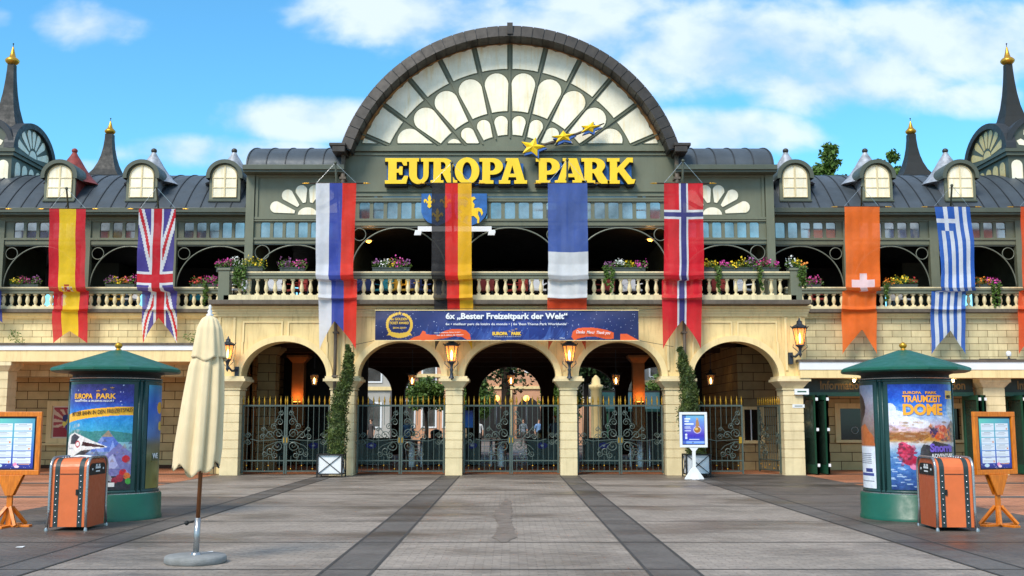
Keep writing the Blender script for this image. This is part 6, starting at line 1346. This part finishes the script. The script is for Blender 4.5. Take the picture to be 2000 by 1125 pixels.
# ------------------------------------------------------------------ advertising columns
def kiosk(s, label, phi0, posters):
    cx, cy = s * 6.62 + (.03 if s > 0 else 0), -14.0; t = thing('advertising_column', label, 'advertising column', (cx, cy, 0), 'green advertising columns')
    q = MB(); q.lathe([(.80, 0), (.80, .06), (.785, .07), (.785, .40), (.765, .425)], (cx, cy, 0), 48); q.build('base', KGRN, t)
    q = MB(); q.lathe([(.755, .426), (.755, .44)], (cx, cy, 0), 48); q.build('steel_ring', STEEL, t)
    q = MB(); q.lathe([(.72, .44), (.72, 2.28)], (cx, cy, 0), 48); body = q.build('body', KDRK, t)
    q = MB()
    for k in range(3):
        for d in (-61, 61):
            ph = R(phi0 + 120 * k + d * .93)
            if d < 0: a0 = ph
            c = (cx + .725 * sin(ph), cy - .725 * cos(ph)); q.tube([(c[0], c[1], .45), (c[0], c[1], 2.27)], .018, 6)
    q.build('vertical_bar', KDRK, body)
    q = MB()
    for z in (.44, 2.235): q.lathe([(.722, z), (.738, z + .005), (.738, z + .035), (.722, z + .045)], (cx, cy, 0), 48)
    q.build('ring_frame', KDRK, body)
    q = MB(); q.lathe([(.735, 2.285), (.74, 2.30)], (cx, cy, 0), 48); q.build('steel_ring', STEEL, t)
    q = MB(); q.lathe([(.70, 2.301), (.70, 2.36), (.76, 2.38), (.78, 2.42)], (cx, cy, 0), 40); q.build('neck', BLACK, t)
    q = MB(); q.lathe([(.78, 2.40), (1.02, 2.40), (1.05, 2.42), (1.05, 2.455), (1.02, 2.475), (.12, 2.775), (.06, 2.785)], (cx, cy, 0), 12, smooth=False); q.v = [(a, b, c) for a, b, c in q.v]; q.build('roof', KGRN, t)
    q = MB(); q.lathe([(.06, 2.78), (.045, 2.80), (.03, 2.81), (.05, 2.83), (.068, 2.865), (.05, 2.90), (.01, 2.92)], (cx, cy, 0), 16); q.build('brass_ball', GOLD, t)
    for k, cv in enumerate(posters):
        ph = R(phi0 + 120 * k); hw = R(49)
        def fn(u, v): a = ph + (u - .5) * 2 * hw; return cx + .727 * np.sin(a), cy - .727 * np.cos(a), .50 + v * (2.19 - .50)
        panel('poster', cv, fn, PAINT, t)
    return t, cx, cy
def ktext(t, cx, cy, s_, phic, z, wang, h, m, bold=0, shear=0, off=.735, tilt=0):
    wd_ = R(wang) * .73; me = text_mesh(s_, wd_, h, .001, bold, shear); o = ORG[t.name]
    def fn(a, b, c): p = R(phic) + (a - wd_ / 2) / .73; r = off + c * 2; return (cx + r * sin(p) - o[0], cy - r * cos(p) - o[1], z + b + tilt * (a - wd_ / 2) - o[2])
    mesh_map(me, fn); me.materials.append(m); link('lettering', me, t)
# left column poster: night sky header, yellow ribbon, white railway train before mountains
A = Cv(150, 200); A.grad([(0, (60, 56, 62)), (.14, (150, 150, 160)), (.30, (90, 100, 150)), (.42, (150, 190, 200)), (.55, (60, 160, 196)), (.72, (30, 130, 214)), (.84, (40, 50, 150)), (1, (52, 40, 120))]); A.noise(6, 8)
A.poly([(0, .52), (.2, .57), (.45, .55), (.7, .56), (1, .53), (1, .45), (0, .45)], (60, 130, 130)); A.poly([(.48, .36), (.58, .46), (.70, .565), (.80, .47), (.92, .36)], (84, 110, 190)); A.poly([(.62, .50), (.70, .565), (.76, .50)], (150, 130, 110)); A.poly([(.54, .36), (.62, .46), (.66, .36)], (130, 150, 220)); A.poly([(.72, .36), (.76, .47), (.80, .36)], (140, 160, 226))
A.poly([(.5, .2), (.72, .36), (.84, .44), (1, .34), (1, .14), (.6, .12)], (120, 116, 170)); A.poly([(.6, .2), (.76, .34), (.86, .2)], (170, 170, 210)); A.noise(5, 3)
A.poly([(0, 0.350), (0, 0.430), (.06, 0.510), (.20, 0.540), (.34, 0.510), (.70, 0.405), (.64, 0.395), (.34, 0.370), (.20, 0.310), (.08, 0.270), (0, 0.240)], (232, 228, 226)); A.poly([(.12, 0.500), (.20, 0.530), (.30, 0.500), (.22, 0.430), (.10, 0.430)], (60, 50, 60)); A.poly([(.36, 0.455), (.66, 0.415), (.66, 0.400), (.34, 0.415)], (70, 40, 40)); A.poly([(.0, 0.260), (.2, 0.320), (.34, 0.370), (.5, 0.380), (.3, 0.290), (0, 0.190)], (60, 56, 60)); A.ell(.27, .43, .045, .033, (190, 40, 50)); A.ell(.27, .43, .03, .02, (232, 228, 226)); A.rect(.04, .38, .18, .395, (120, 120, 130))
A.rect(.0, .0, 1, .13, (46, 42, 50)); A.poly([(.30, .1), (.45, .2), (.7, .18), (.8, .08)], (150, 150, 160)); A.poly([(.4, .05), (.5, .14), (.62, .1)], (200, 200, 206))
for cx_, cy_, r_, c_ in ((.93, .29, .05, (196, 30, 40)), (.9, .16, .05, (200, 30, 40)), (.95, .13, .045, (220, 110, 40)), (.86, .11, .05, (160, 40, 60)), (.97, .08, .04, (70, 160, 60)), (.80, .09, .04, (140, 30, 50))): A.ell(cx_, cy_, r_, r_ * .7, c_)
for k in range(12): A.star(random.random() * .9, .8 + .2 * random.random(), .008, (220, 220, 255), .7)
yy = .70 + .075 * np.sin(np.clip((A.X) * 1.6, 0, 1.57)); A.put((A.Y < yy + .012) & (A.Y > yy - .07), (246, 180, 40)); A.rect(.72, .03, .80, .07, (220, 220, 220))

def grit(c, amt):
    c.noise(amt, 2); c.noise(amt, 5); g_ = rng.normal(0, amt * .9, c.a.shape); c.a += g_
rr2 = random.Random(12)
for k in range(70):
    x, y = rr2.random(), .12 + rr2.random() * .34; w_ = .01 + .03 * rr2.random(); A.poly([(x - w_, y), (x, y + w_ * 1.3), (x + w_, y)], rr2.choice([(90, 90, 140), (190, 190, 220), (60, 60, 90), (150, 120, 110)]), .45)
for k in range(40):
    x, y = .02 + rr2.random() * .3, .46 + rr2.random() * .16; A.ell(x, y, .02, .014, (210, 196, 196), .35)
A.poly([(0, .35), (0, .43), (.06, .51), (.20, .54), (.34, .51), (.70, .405), (.64, .395), (.34, .37), (.20, .31), (.08, .27), (0, .24)], (236, 230, 228), .55)
A.poly([(.12, .50), (.20, .53), (.30, .50), (.22, .43), (.10, .43)], (56, 46, 60)); A.poly([(.36, .455), (.66, .415), (.66, .40), (.34, .415)], (70, 40, 40)); A.ell(.27, .43, .045, .033, (190, 40, 50)); A.ell(.27, .43, .03, .02, (232, 228, 226)); grit(A, 5)
A2 = Cv(80, 110); A2.grad([(0, (120, 110, 40)), (.3, (110, 104, 60)), (.42, (120, 110, 90)), (.5, (90, 120, 170)), (.8, (30, 90, 190)), (1, (60, 150, 190))]); A2.noise(14, 9); A2.ell(.3, .78, .1, .06, (220, 160, 40)); A2.ell(.34, .6, .08, .05, (222, 180, 60)); A2.rect(.1, .26, .5, .34, (70, 80, 50))
A3 = Cv(10, 10, (120, 60, 60))
kt, kx, ky = kiosk(-1, 'green advertising column with railway poster on the left, behind the left bin', -7, [A, A2, A3])
DKT = mat('print_dark', (40, 26, 20), .5, var=0, bump=0); GY = mat('print_gold', (244, 178, 50), .5, var=0, bump=0)
ktext(kt, kx, ky, 'EUROPA', -24, 1.955, 30, .085, GY, .03); ktext(kt, kx, ky, 'PARK', 8, 1.955, 24, .085, GY, .03); ktext(kt, kx, ky, 'FREIZEITPARK & ERLEBNIS-RESORT', -10, 1.905, 56, .03, WHITE, .01)
for dx, dz, r_ in ((-2, 2.05, .035), (6, 2.075, .03), (15, 2.10, .03)): ktext(kt, kx, ky, '*', dx, dz, 5, .045, GY, .03)
ktext(kt, kx, ky, 'MIT DER BAHN IN DEN FREIZEITSPASS', -1, 1.71, 84, .068, DKT, 0, tilt=.075)
ktext(kt, kx, ky, 'WE', 82, .98, 14, .09, WHITE, .02)
B = Cv(150, 200); B.grad([(0, (30, 60, 120)), (.2, (60, 110, 180)), (.34, (110, 150, 190)), (.44, (200, 196, 200)), (.47, (190, 130, 50)), (.53, (170, 110, 60)), (.56, (214, 180, 190)), (.66, (190, 200, 226)), (.74, (60, 130, 216)), (.88, (20, 84, 200)), (1, (20, 70, 190))]); B.noise(8, 10)
for cx_, cy_, rx_, ry_ in ((.08, .68, .16, .07), (.25, .64, .16, .05), (.4, .62, .12, .04), (.02, .76, .08, .06)): B.ell(cx_, cy_, rx_, ry_, (232, 230, 238), .85)
B.poly([(.72, .5), (.85, .62), (.93, .66), (1, .62), (1, .45), (.7, .46)], (120, 76, 70)); B.poly([(.0, .5), (.15, .55), (.3, .53), (.45, .55), (.5, .5), (.4, .46), (0, .47)], (150, 92, 40)); B.ell(.95, .78, .14, .12, (240, 220, 180), .5)
for k in range(60): x, y = random.random() * .5, random.random() * .34; B.ell(x, y, .04, .006, (200, 220, 240) if k % 2 else (40, 80, 150), .7)
B.poly([(.36, .20), (.38, .38), (.42, .43), (.5, .42), (.56, .46), (.7, .44), (.86, .42), (.99, .4), (1, .2), (.6, .18)], (64, 62, 66))
for cx_, cy_, rx_, ry_, c_ in ((.2, .36, .1, .07, (190, 30, 70)), (.25, .28, .1, .05, (170, 24, 60)), (.16, .42, .05, .03, (214, 60, 100)), (.3, .22, .06, .03, (220, 120, 160)), (.6, .54, .09, .04, (90, 60, 110)), (.72, .56, .08, .05, (222, 110, 60)), (.82, .52, .06, .05, (214, 130, 50)), (.66, .5, .08, .03, (220, 90, 40)), (.95, .28, .04, .05, (40, 140, 170)), (.84, .2, .03, .02, (230, 110, 170))): B.ell(cx_, cy_, rx_, ry_, c_)
B.poly([(.5, .60), (.56, .57), (.62, .55), (.55, .53)], (80, 60, 100)); B.poly([(.70, .62), (.74, .58), (.68, .56)], (240, 140, 110)); B.rect(.80, .86, 1, .94, (244, 180, 30)); B.rect(.99, .0, 1, 1, (40, 60, 60))
C2 = Cv(80, 110); C2.grad([(0, (228, 230, 236)), (.40, (226, 228, 236)), (.41, (130, 90, 70)), (1, (150, 160, 190))]); C2.ell(.62, .78, .2, .14, (52, 34, 28)); C2.ell(.55, .66, .16, .1, (60, 40, 30)); C2.poly([(.5, .41), (.55, .58), (.8, .62), (.98, .5), (1, .41)], (186, 100, 50)); C2.rect(.6, .12, .96, .15, (60, 70, 140)); C2.rect(.78, .155, .94, .19, (50, 60, 130))
for k in range(6): C2.rect(.55, .24 + k * .018, .92, .248 + k * .018, (140, 144, 160))
C2.rect(.6, .06, .96, .075, (130, 134, 150))
for k in range(120):
    x, y = rr2.random(), .44 + rr2.random() * .2; B.ell(x, y, .05 * rr2.random(), .01, rr2.choice([(150, 100, 60), (200, 150, 100), (110, 80, 60), (210, 190, 200)]), .35)
for k in range(50):
    x, y = .1 + rr2.random() * .22, .22 + rr2.random() * .22; B.ell(x, y, .022, .012, rr2.choice([(120, 10, 40), (220, 90, 130), (160, 30, 70), (90, 20, 50)]), .55)
for k in range(50):
    x, y = .52 + rr2.random() * .4, .46 + rr2.random() * .14; B.poly([(x - .03, y), (x, y + .03), (x + .02, y - .01)], rr2.choice([(230, 120, 60), (90, 60, 110), (240, 170, 120), (60, 60, 80), (200, 70, 60)]), .6)
for k in range(70): x, y = rr2.random(), .68 + rr2.random() * .12; B.ell(x, y, .05 * rr2.random() + .02, .012, (240, 240, 246), .22)
grit(B, 6); grit(C2, 4)
kt, kx, ky = kiosk(1, 'green advertising column with blue dome show poster on the right, behind the right bin', 7, [B, A3, C2])
OG = mat('print_orange', (250, 170, 40), .5, var=0, bump=0); PU = mat('print_violet', (120, 96, 200), .5, var=0, bump=0); PK = mat('print_pink', (220, 90, 160), .5, var=0, bump=0)
ktext(kt, kx, ky, 'EUROPA', -12, 2.03, 22, .045, OG, .03); ktext(kt, kx, ky, 'PARK', 12, 2.03, 16, .045, OG, .03); ktext(kt, kx, ky, 'TRAUMZEIT', 1, 1.895, 50, .115, OG, .035); ktext(kt, kx, ky, 'DOME', 2, 1.69, 52, .185, OG, .045)
ktext(kt, kx, ky, 'NEU', 43, 1.965, 10, .05, BLACK, .05); ktext(kt, kx, ky, 'Snorris', 26, 1.10, 38, .14, PU, .05); ktext(kt, kx, ky, 'ADVENTURE', 27, 1.01, 38, .065, WHITE, .02); ktext(kt, kx, ky, '360', 26, .92, 12, .055, PK, .03)

# ------------------------------------------------------------------ waste bins
def bin_(s, label, cx, cy, rz, paper=False):
    t = thing('waste_bin', label, 'bin', (cx, cy, 0), 'orange litter bins', rz); Lx, Ly, H, r = .53, .80, 1.06, .16       # opening faces local +x*s? ends along y
    # cross-section (y,z) with rounded shoulders, extruded along x would give ends on +-x: the hoops stand on the two ends
    hy = Ly / 2
    def prof(hw, top, r): return [(-hw, .06)] + [(-hw + r - r * cos(a), top - r + r * sin(a)) for a in np.linspace(0, PI / 2, 7)] + [(hw - r + r * sin(a), top - r + r * cos(a)) for a in np.linspace(0, PI / 2, 7)] + [(hw, .06)]
    P_ = prof(hy - .012, H - .012, r)
    def skin(x0, x1, m, name, off=0):
        q = MB(); pp = [(y * (1 + off / hy), z + (off if z > .3 else 0)) for y, z in P_]; n = len(pp)
        q.add([(x, p[0], p[1]) for x in (x0, x1) for p in pp], [(i, n + i, n + i + 1, i + 1) for i in range(n - 1)] + [tuple(range(n)), tuple(range(2 * n - 1, n - 1, -1))]); return q.build(name, m, t, local=True, bevel=0)
    hx = Lx / 2
    skin(-hx + .012, hx - .012, BORG, 'shell')
    for x in (-hx + .055, hx - .125):
        st = skin(x, x + .07, STRIP, 'strap', .004); q = MB()
        for k in range(9):
            for y in (-hy + .022,): z = .13 + k * .088; q.lathe([(.012, 0), (.010, .008), (.002, .012)], (0, 0, 0), 8) if False else None; q.sphere((x + .035, -hy + .006, .12 + k * .085), .0125, 8)
            q.sphere((x + .035, hy - .006, .12 + k * .085), .0125, 8)
        for k in range(6): q.sphere((x + .035, -hy + .2 + k * .1, H - .006), .0125, 8)
        q.build('rivets', BOLT, st, local=True)
    # end faces
    for e in (-1, 1):
        q = MB(); x = e * (hx - .011); q.v = []; n = len(P_); pts = [(y * .94, z - .015) for y, z in P_]
        q.add([(x, p[0], p[1]) for p in pts] + [(x + e * .012, p[0], p[1]) for p in pts], [tuple(range(n, 2 * n)) if e > 0 else tuple(range(2 * n - 1, n - 1, -1))] + [(i, i + n, (i + 1) % n + n, (i + 1) % n) for i in range(n)])
        ed = q.build('end_panel', BORG2, t, local=True)
        q = MB(); hw = hy * .80; pts = [(-hw, .80)] + [(-hw + .1 - .1 * cos(a), H - .19 + .1 * sin(a)) for a in np.linspace(0, PI / 2, 5)] + [(hw - .1 + .1 * sin(a), H - .19 + .1 * cos(a)) for a in np.linspace(0, PI / 2, 5)] + [(hw, .80)]; n = len(pts); xx = e * (hx + .008)
        q.add([(xx, p[0], p[1]) for p in pts] + [(xx - e * .01, p[0], p[1]) for p in pts], [tuple(range(n)) if e > 0 else tuple(range(n - 1, -1, -1))] + [(i, i + n, (i + 1) % n + n, (i + 1) % n) for i in range(n)]); q.build('opening_flap', BLACK, ed, local=True)
        q = MB(); xx = e * (hx + .010)
        for y0, y1, z0, z1 in ((-.1, .1, .89, .92), (-.08, .08, .84, .86), (-.09, -.03, .925, .955), (.02, .08, .925, .955), (-.24, -.2, .87, .9), (.2, .24, .87, .9)): q.box(xx - .001, xx + .002, y0, y1, z0, z1)
        q.build('white_mark', WHITE, ed, local=True)
        q = MB(); xx = e * (hx + .004); hp = [(-hy - .02, 0.0), (-hy, .30)] + [(-hy + r - r * cos(a), H - r + r * sin(a)) for a in np.linspace(0, PI / 2, 7)] + [(hy - r + r * sin(a), H - r + r * cos(a)) for a in np.linspace(0, PI / 2, 7)] + [(hy, .30), (hy + .02, 0.0)]
        q.tube([(xx + (e * .015 if p[1] < .1 else 0), p[0], p[1]) for p in hp], .021, 8); hoop = q.build('tube_hoop', STEEL, t, local=True)
        for sg in (-1, 1): q = MB(); q.lathe([(.028, 0), (.028, .02), (.021, .05)], (xx + e * .015, sg * (hy + .02), 0), 10); q.build('foot', STEEL, hoop, local=True)
    q = MB(); q.box(-hx + .13, hx - .13, -hy + .004, -hy + .009, H - .24, H - .232); q.build('lid_seam', BLACK, t, local=True)
    q = MB(); q.box(-s * (hx - .14) - .015, -s * (hx - .14) + .015, -hy - .006, -hy + .012, .52, .60); q.build('latch', BLACK, t, local=True)
    return t
bin_(-1, 'orange bin with steel hoops in front of the left advertising column', -6.49, -15.72, R(1))
bin_(1, 'orange bin with steel hoops in front of the right advertising column', 6.53, -15.78, R(-3))
t = thing('paper_scrap', 'crumpled white paper lying on top of the left bin', 'paper', (-6.42, -15.75, 1.06)); q = MB(); r_ = random.Random(4)
vs = [(-6.56 + .07 * i, -15.85 + .07 * j, 1.064 + r_.uniform(0, .03)) for j in range(3) for i in range(5)]; q.add(vs, [(j * 5 + i, j * 5 + i + 1, j * 5 + i + 6, j * 5 + i + 5) for j in range(2) for i in range(4)]); o = q.build('sheet', WHITE, t); sd2 = o.modifiers.new('t', 'SOLIDIFY'); sd2.thickness = .004

# ------------------------------------------------------------------ menu boards
def menu(label, cx, cy, rz, lean):
    t = thing('menu_board', label, 'menu board', (cx, cy, 0), 'wooden menu boards', rz); z0, z1, hw = .78, 1.74, .43
    q = MB(); b = .075; q.box(-hw, hw, -.03, .03, z1 - b, z1); q.box(-hw, hw, -.03, .03, z0, z0 + b); q.box(-hw, -hw + b, -.03, .03, z0 + b, z1 - b); q.box(hw - b, hw, -.03, .03, z0 + b, z1 - b); fr_ = q.build('frame', WOOD, t, local=True, bevel=.006)
    q = MB(); q.box(-hw + b, hw - b, .005, .02, z0 + b, z1 - b); q.build('back_panel', LAMPI, fr_, local=True)
    cv = Cv(100, 124); cv.grad([(0, (36, 40, 110)), (.1, (50, 70, 160)), (.3, (70, 120, 200)), (.6, (90, 190, 200)), (1, (110, 214, 190))]); g_ = cv.X[:, :, None] * 0; cv.a = cv.a * (1 - .35 * cv.X[:, :, None]) + np.array((40, 60, 190)) * .35 * cv.X[:, :, None]
    for c in range(2):
        for r in range(6):
            y1 = .90 - r * .13 - (.03 if r > 0 else 0); y0 = y1 - (.115 if r else .14); x0 = .06 + c * .46; cv.rect(x0, y0, x0 + .42, y1, (228, 236, 244)); cv.rect(x0 + .1, y1 - .022, x0 + .3, y1 - .012, (110, 120, 130))
            for l_ in range(3): cv.rect(x0 + .03, y1 - .045 - l_ * .022, x0 + .39 - .05 * ((l_ + r) % 3), y1 - .040 - l_ * .022, (170, 180, 192))
            if (r * 2 + c) % 3 == 1: cv.ell(x0 + .37, y0 + .03, .025, .02, (224, 140, 90))
    cv.ell(.2, .06, .08, .035, (200, 226, 240)); cv.ell(.58, .08, .05, .04, (240, 150, 190)); cv.ell(.62, .04, .06, .025, (250, 220, 230)); cv.rect(.66, .08, .92, .1, (220, 160, 120))
    for k in range(20): cv.ell(random.random(), random.random() * .12, .006, .005, (230, 230, 255))
    lx = hw - b - .03; panel('menu_print', cv, lambda u, v: (-lx + u * 2 * lx, -.012 + 0 * u, z0 + b + .02 + v * (z1 - z0 - 2 * b - .05)), PAINT, t, local=True)
    q = MB(); q.prism([(-.2, z0 - .001), (-.055, .47), (.055, .47), (.2, z0 - .001)], -.05, -.022); q.prism([(-.2, z0 - .001), (-.055, .47), (.055, .47), (.2, z0 - .001)], .022, .05); q.build('neck_plate', WOOD, t, local=True, bevel=.004)
    q = MB(); q.box(-.04, .04, -.02, .02, .02, z0 - .002); q.build('post', WOOD, t, local=True)
    for k in range(4):
        a = R(45 + 90 * k); q = MB(); c_, s_ = cos(a), sin(a); q.tube([(.04 * c_, .04 * s_, .30), (.26 * c_, .26 * s_, .03)], .032, 4); q.build('brace', WOOD, t, local=True)
    q = MB(); q.box(-.34, .34, -.06, .06, 0, .035); q.box(-.06, .06, -.34, -.061, 0, .033); q.box(-.06, .06, .061, .34, 0, .033); q.build('foot_cross', WOOD, t, local=True, bevel=.005)
menu('wooden framed menu board on a post at the left edge, partly out of frame', -7.62, -15.5, R(0), 0)
menu('wooden framed menu board on a post at the right edge, turned sideways', 7.5, -15.35, R(24), 0)

# ------------------------------------------------------------------ closed parasol
t = thing('closed_parasol', 'closed cream parasol on a wooden pole with round concrete base', 'parasol', (-3.57, -19.6, 0)); cx, cy = -3.575, -19.6
q = MB(); q.lathe([(.33, 0), (.345, .015), (.345, .065), (.33, .085), (.05, .09)], (cx, cy, 0), 40); q.build('concrete_base', CONC, t)
lx_ = .035
q = MB(); q.tube([(cx, cy, .085), (cx + .01, cy, .50)], .033, 14); q.lathe([(.06, .085), (.055, .11), (.035, .12)], (cx, cy, 0), 14); sl2 = q.build('steel_sleeve', STEEL, t)
q = MB(); q.tube([(cx - .03, cy - .02, .46), (cx - .09, cy - .05, .45)], .012, 6); q.sphere((cx - .1, cy - .055, .448), .027, 8); q.build('knob', BLACK, sl2)
q = MB(); q.tube([(cx + .01, cy, .501), (cx + .03, cy, 1.3), (cx + .07, cy, 2.80)], .024, 12); q.build('wooden_pole', POLE, t)
nth, nz = 96, 60; vs = []; fs = []; r_ = random.Random(3)
zz = [1.10, 2.36, 2.80]
def canr(a, f):                 # f 0 bottom .. 1 top
    base = np.interp(f, [0, .12, .45, .75, .9, 1], [.235, .242, .225, .19, .13, .05]); fold = .5 * (1 - .5 * f)
    w_ = a * 3.5 + .6 + .9 * sin(a + .4) + .5 * sin(2 * a + 1) + .25 * f; return base * (1 + fold * (abs(sin(w_)) ** .7 - .7) + .05 * sin(a * 9 + 1.3 * sin(3 * a) + 2 * f) + .02 * sin(a * 23 + 5 * f)) 
for j in range(nz + 1):
    f = j / nz; z = 1.10 + f * 1.5
    for i in range(nth):
        a = 2 * PI * i / nth; r = canr(a, f); ox = cx - .025 + .095 * f - .02 * (1 - f) ; dz = (-.03 - .09 * max(0, sin(a * 2 + 4.0)) - .04 * sin(a * 7)) * (1 - f) ** 5 + .04 * (cos(a) > 0) * cos(a) * (1 - f) ** 4
        vs.append((ox + r * cos(a), cy + r * .8 * sin(a), z + dz))
fs = [(j * nth + i, j * nth + (i + 1) % nth, (j + 1) * nth + (i + 1) % nth, (j + 1) * nth + i) for j in range(nz) for i in range(nth)]
q = MB(); q.sm = True; q.add(vs, fs); cn = q.build('canopy', CANV, t); m_ = cn.modifiers.new('t', 'SOLIDIFY'); m_.thickness = .006
vs = []; nz2 = 22
for j in range(nz2 + 1):
    f = j / nz2; z = 2.33 + f * .50
    for i in range(nth):
        a = 2 * PI * i / nth; r = np.interp(f, [0, .3, .7, .9, 1], [.185, .165, .135, .09, .02]) * (1 + .13 * (1 - f) * sin(a * 5 + 1) + .05 * sin(a * 11)); dz = -.05 * (sin(a * 3) > 0) * (1 - f) ** 5 * sin(a * 3)
        vs.append((cx + .062 + r * cos(a), cy + r * .85 * sin(a), z + dz))
fs = [(j * nth + i, j * nth + (i + 1) % nth, (j + 1) * nth + (i + 1) % nth, (j + 1) * nth + i) for j in range(nz2) for i in range(nth)]
q = MB(); q.sm = True; q.add(vs, fs); vc = q.build('vent_cap', CANV, t); m_ = vc.modifiers.new('t', 'SOLIDIFY'); m_.thickness = .006
q = MB(); q.lathe([(.03, 2.81), (.045, 2.83), (.02, 2.85), (.03, 2.87), (.012, 2.9), (.02, 2.925), (.004, 2.95)], (cx + .065, cy, 0), 14); q.build('finial', WHITE, t)
q = MB()
for k in range(8): a = k * PI / 4 + .2; q.tube([(cx + .03, cy, 1.5), (cx + .015 + .21 * cos(a), cy + .17 * sin(a), 1.06)], .012, 4)
q.build('ribs', LAMPI, t)

# ------------------------------------------------------------------ white poster stand
px_c = W(1354, 840, -2.2)[0]; Yd = -2.25; t = thing('poster_stand', 'white poster stand with blue concert poster in front of the right cypress', 'sign', (px_c, Yd, 0))
z0, z1 = WZ(874, Yd), WZ(805, Yd); hw = (W(1381, 840, Yd)[0] - W(1327, 840, Yd)[0]) / 2; b = .07
q = MB(); q.box(px_c - hw, px_c + hw, Yd, Yd + .08, z1 - b, z1); q.box(px_c - hw, px_c + hw, Yd, Yd + .08, z0, z0 + b); q.box(px_c - hw, px_c - hw + b, Yd, Yd + .08, z0 + b, z1 - b); q.box(px_c + hw - b, px_c + hw, Yd, Yd + .08, z0 + b, z1 - b); q.build('frame', WHITE, t, bevel=.006)
cv = Cv(60, 84); cv.grad([(0, (60, 110, 210)), (.08, (170, 200, 240)), (.12, (50, 80, 190)), (.3, (70, 50, 180)), (.5, (110, 110, 200)), (.8, (110, 150, 220)), (1, (120, 190, 220))]); cv.put(cv.X < .16 * (1), (40, 60, 160), .6)
cv.ell(.68, .5, .18, .13, (240, 230, 250), .7); cv.ell(.68, .5, .15, .105, (170, 110, 40)); cv.ell(.64, .53, .08, .04, (230, 190, 100)); cv.poly([(.60, .6), (.62, .78), (.66, .88), (.72, .88), (.76, .76), (.78, .62)], (176, 130, 80)); cv.ell(.68, .88, .05, .035, (200, 160, 120))
for y, w in ((.86, .26), (.77, .2), (.68, .42), (.58, .26), (.53, .3), (.45, .28)): cv.rect(.1, y, .1 + w, y + (.05 if y > .65 else .022), (236, 240, 250))
for y in (.26, .22, .18): cv.rect(.12, y, .22, y + .03, (220, 226, 246))
cv.ell(.17, .33, .05, .035, (236, 240, 250)); cv.rect(.3, .15, .76, .18, (230, 230, 250)); cv.poly([(.42, .03), (.47, .09), (.52, .03)], (30, 40, 110))
lx = hw - b - .01; panel('poster', cv, lambda u, v: (px_c - lx + u * 2 * lx, Yd + .03 + 0 * u, z0 + b + .02 + v * (z1 - z0 - 2 * b - .04)), PAINT, t)
q = MB(); q.box(px_c - hw + b, px_c + hw - b, Yd + .05, Yd + .06, z0 + b, z1 - b); q.build('backing', BLACK, t)
q = MB(); q.box(px_c - .045, px_c + .045, Yd + .01, Yd + .07, .2, z0 - .06); q.prism([(px_c - .03, z0 - .12), (px_c + .03, z0 - .12), (px_c + .13, z0), (px_c - .13, z0)], Yd + .012, Yd + .068); q.build('stem', WHITE, t)
q = MB(); q.prism([(px_c - .27, 0), (px_c + .27, 0), (px_c + .25, .05), (px_c + .06, .32), (px_c - .06, .32), (px_c - .25, .05)], Yd - .0, Yd + .08); q.box(px_c - .1, px_c + .1, Yd - .18, Yd + .26, 0, .03); q.build('foot', WHITE, t, bevel=.005)

for px, py, sz, lb in ((40, 1070, .05, 'tiny white paper scrap on the paving near the left menu board'), (408, 1080, .05, 'tiny white paper scrap on the paving beside the parasol base')):
    dy_ = (562.5 - py) / FPX; yy_ = CAMY + EYE / math.tan(-(math.atan(dy_) + PITCH)); p_ = W(px, py, yy_); t = thing('paper_scrap', lb, 'paper', (p_[0], yy_, .012)); q = MB(); q.add([(p_[0] - sz, yy_ - .03, .012), (p_[0] + sz, yy_ - .05, .014), (p_[0] + sz * .8, yy_ + .04, .02), (p_[0] - sz * .9, yy_ + .03, .013)], [(0, 1, 2, 3)]); o = q.build('paper', WHITE, t); m_ = o.modifiers.new('t', 'SOLIDIFY'); m_.thickness = .003
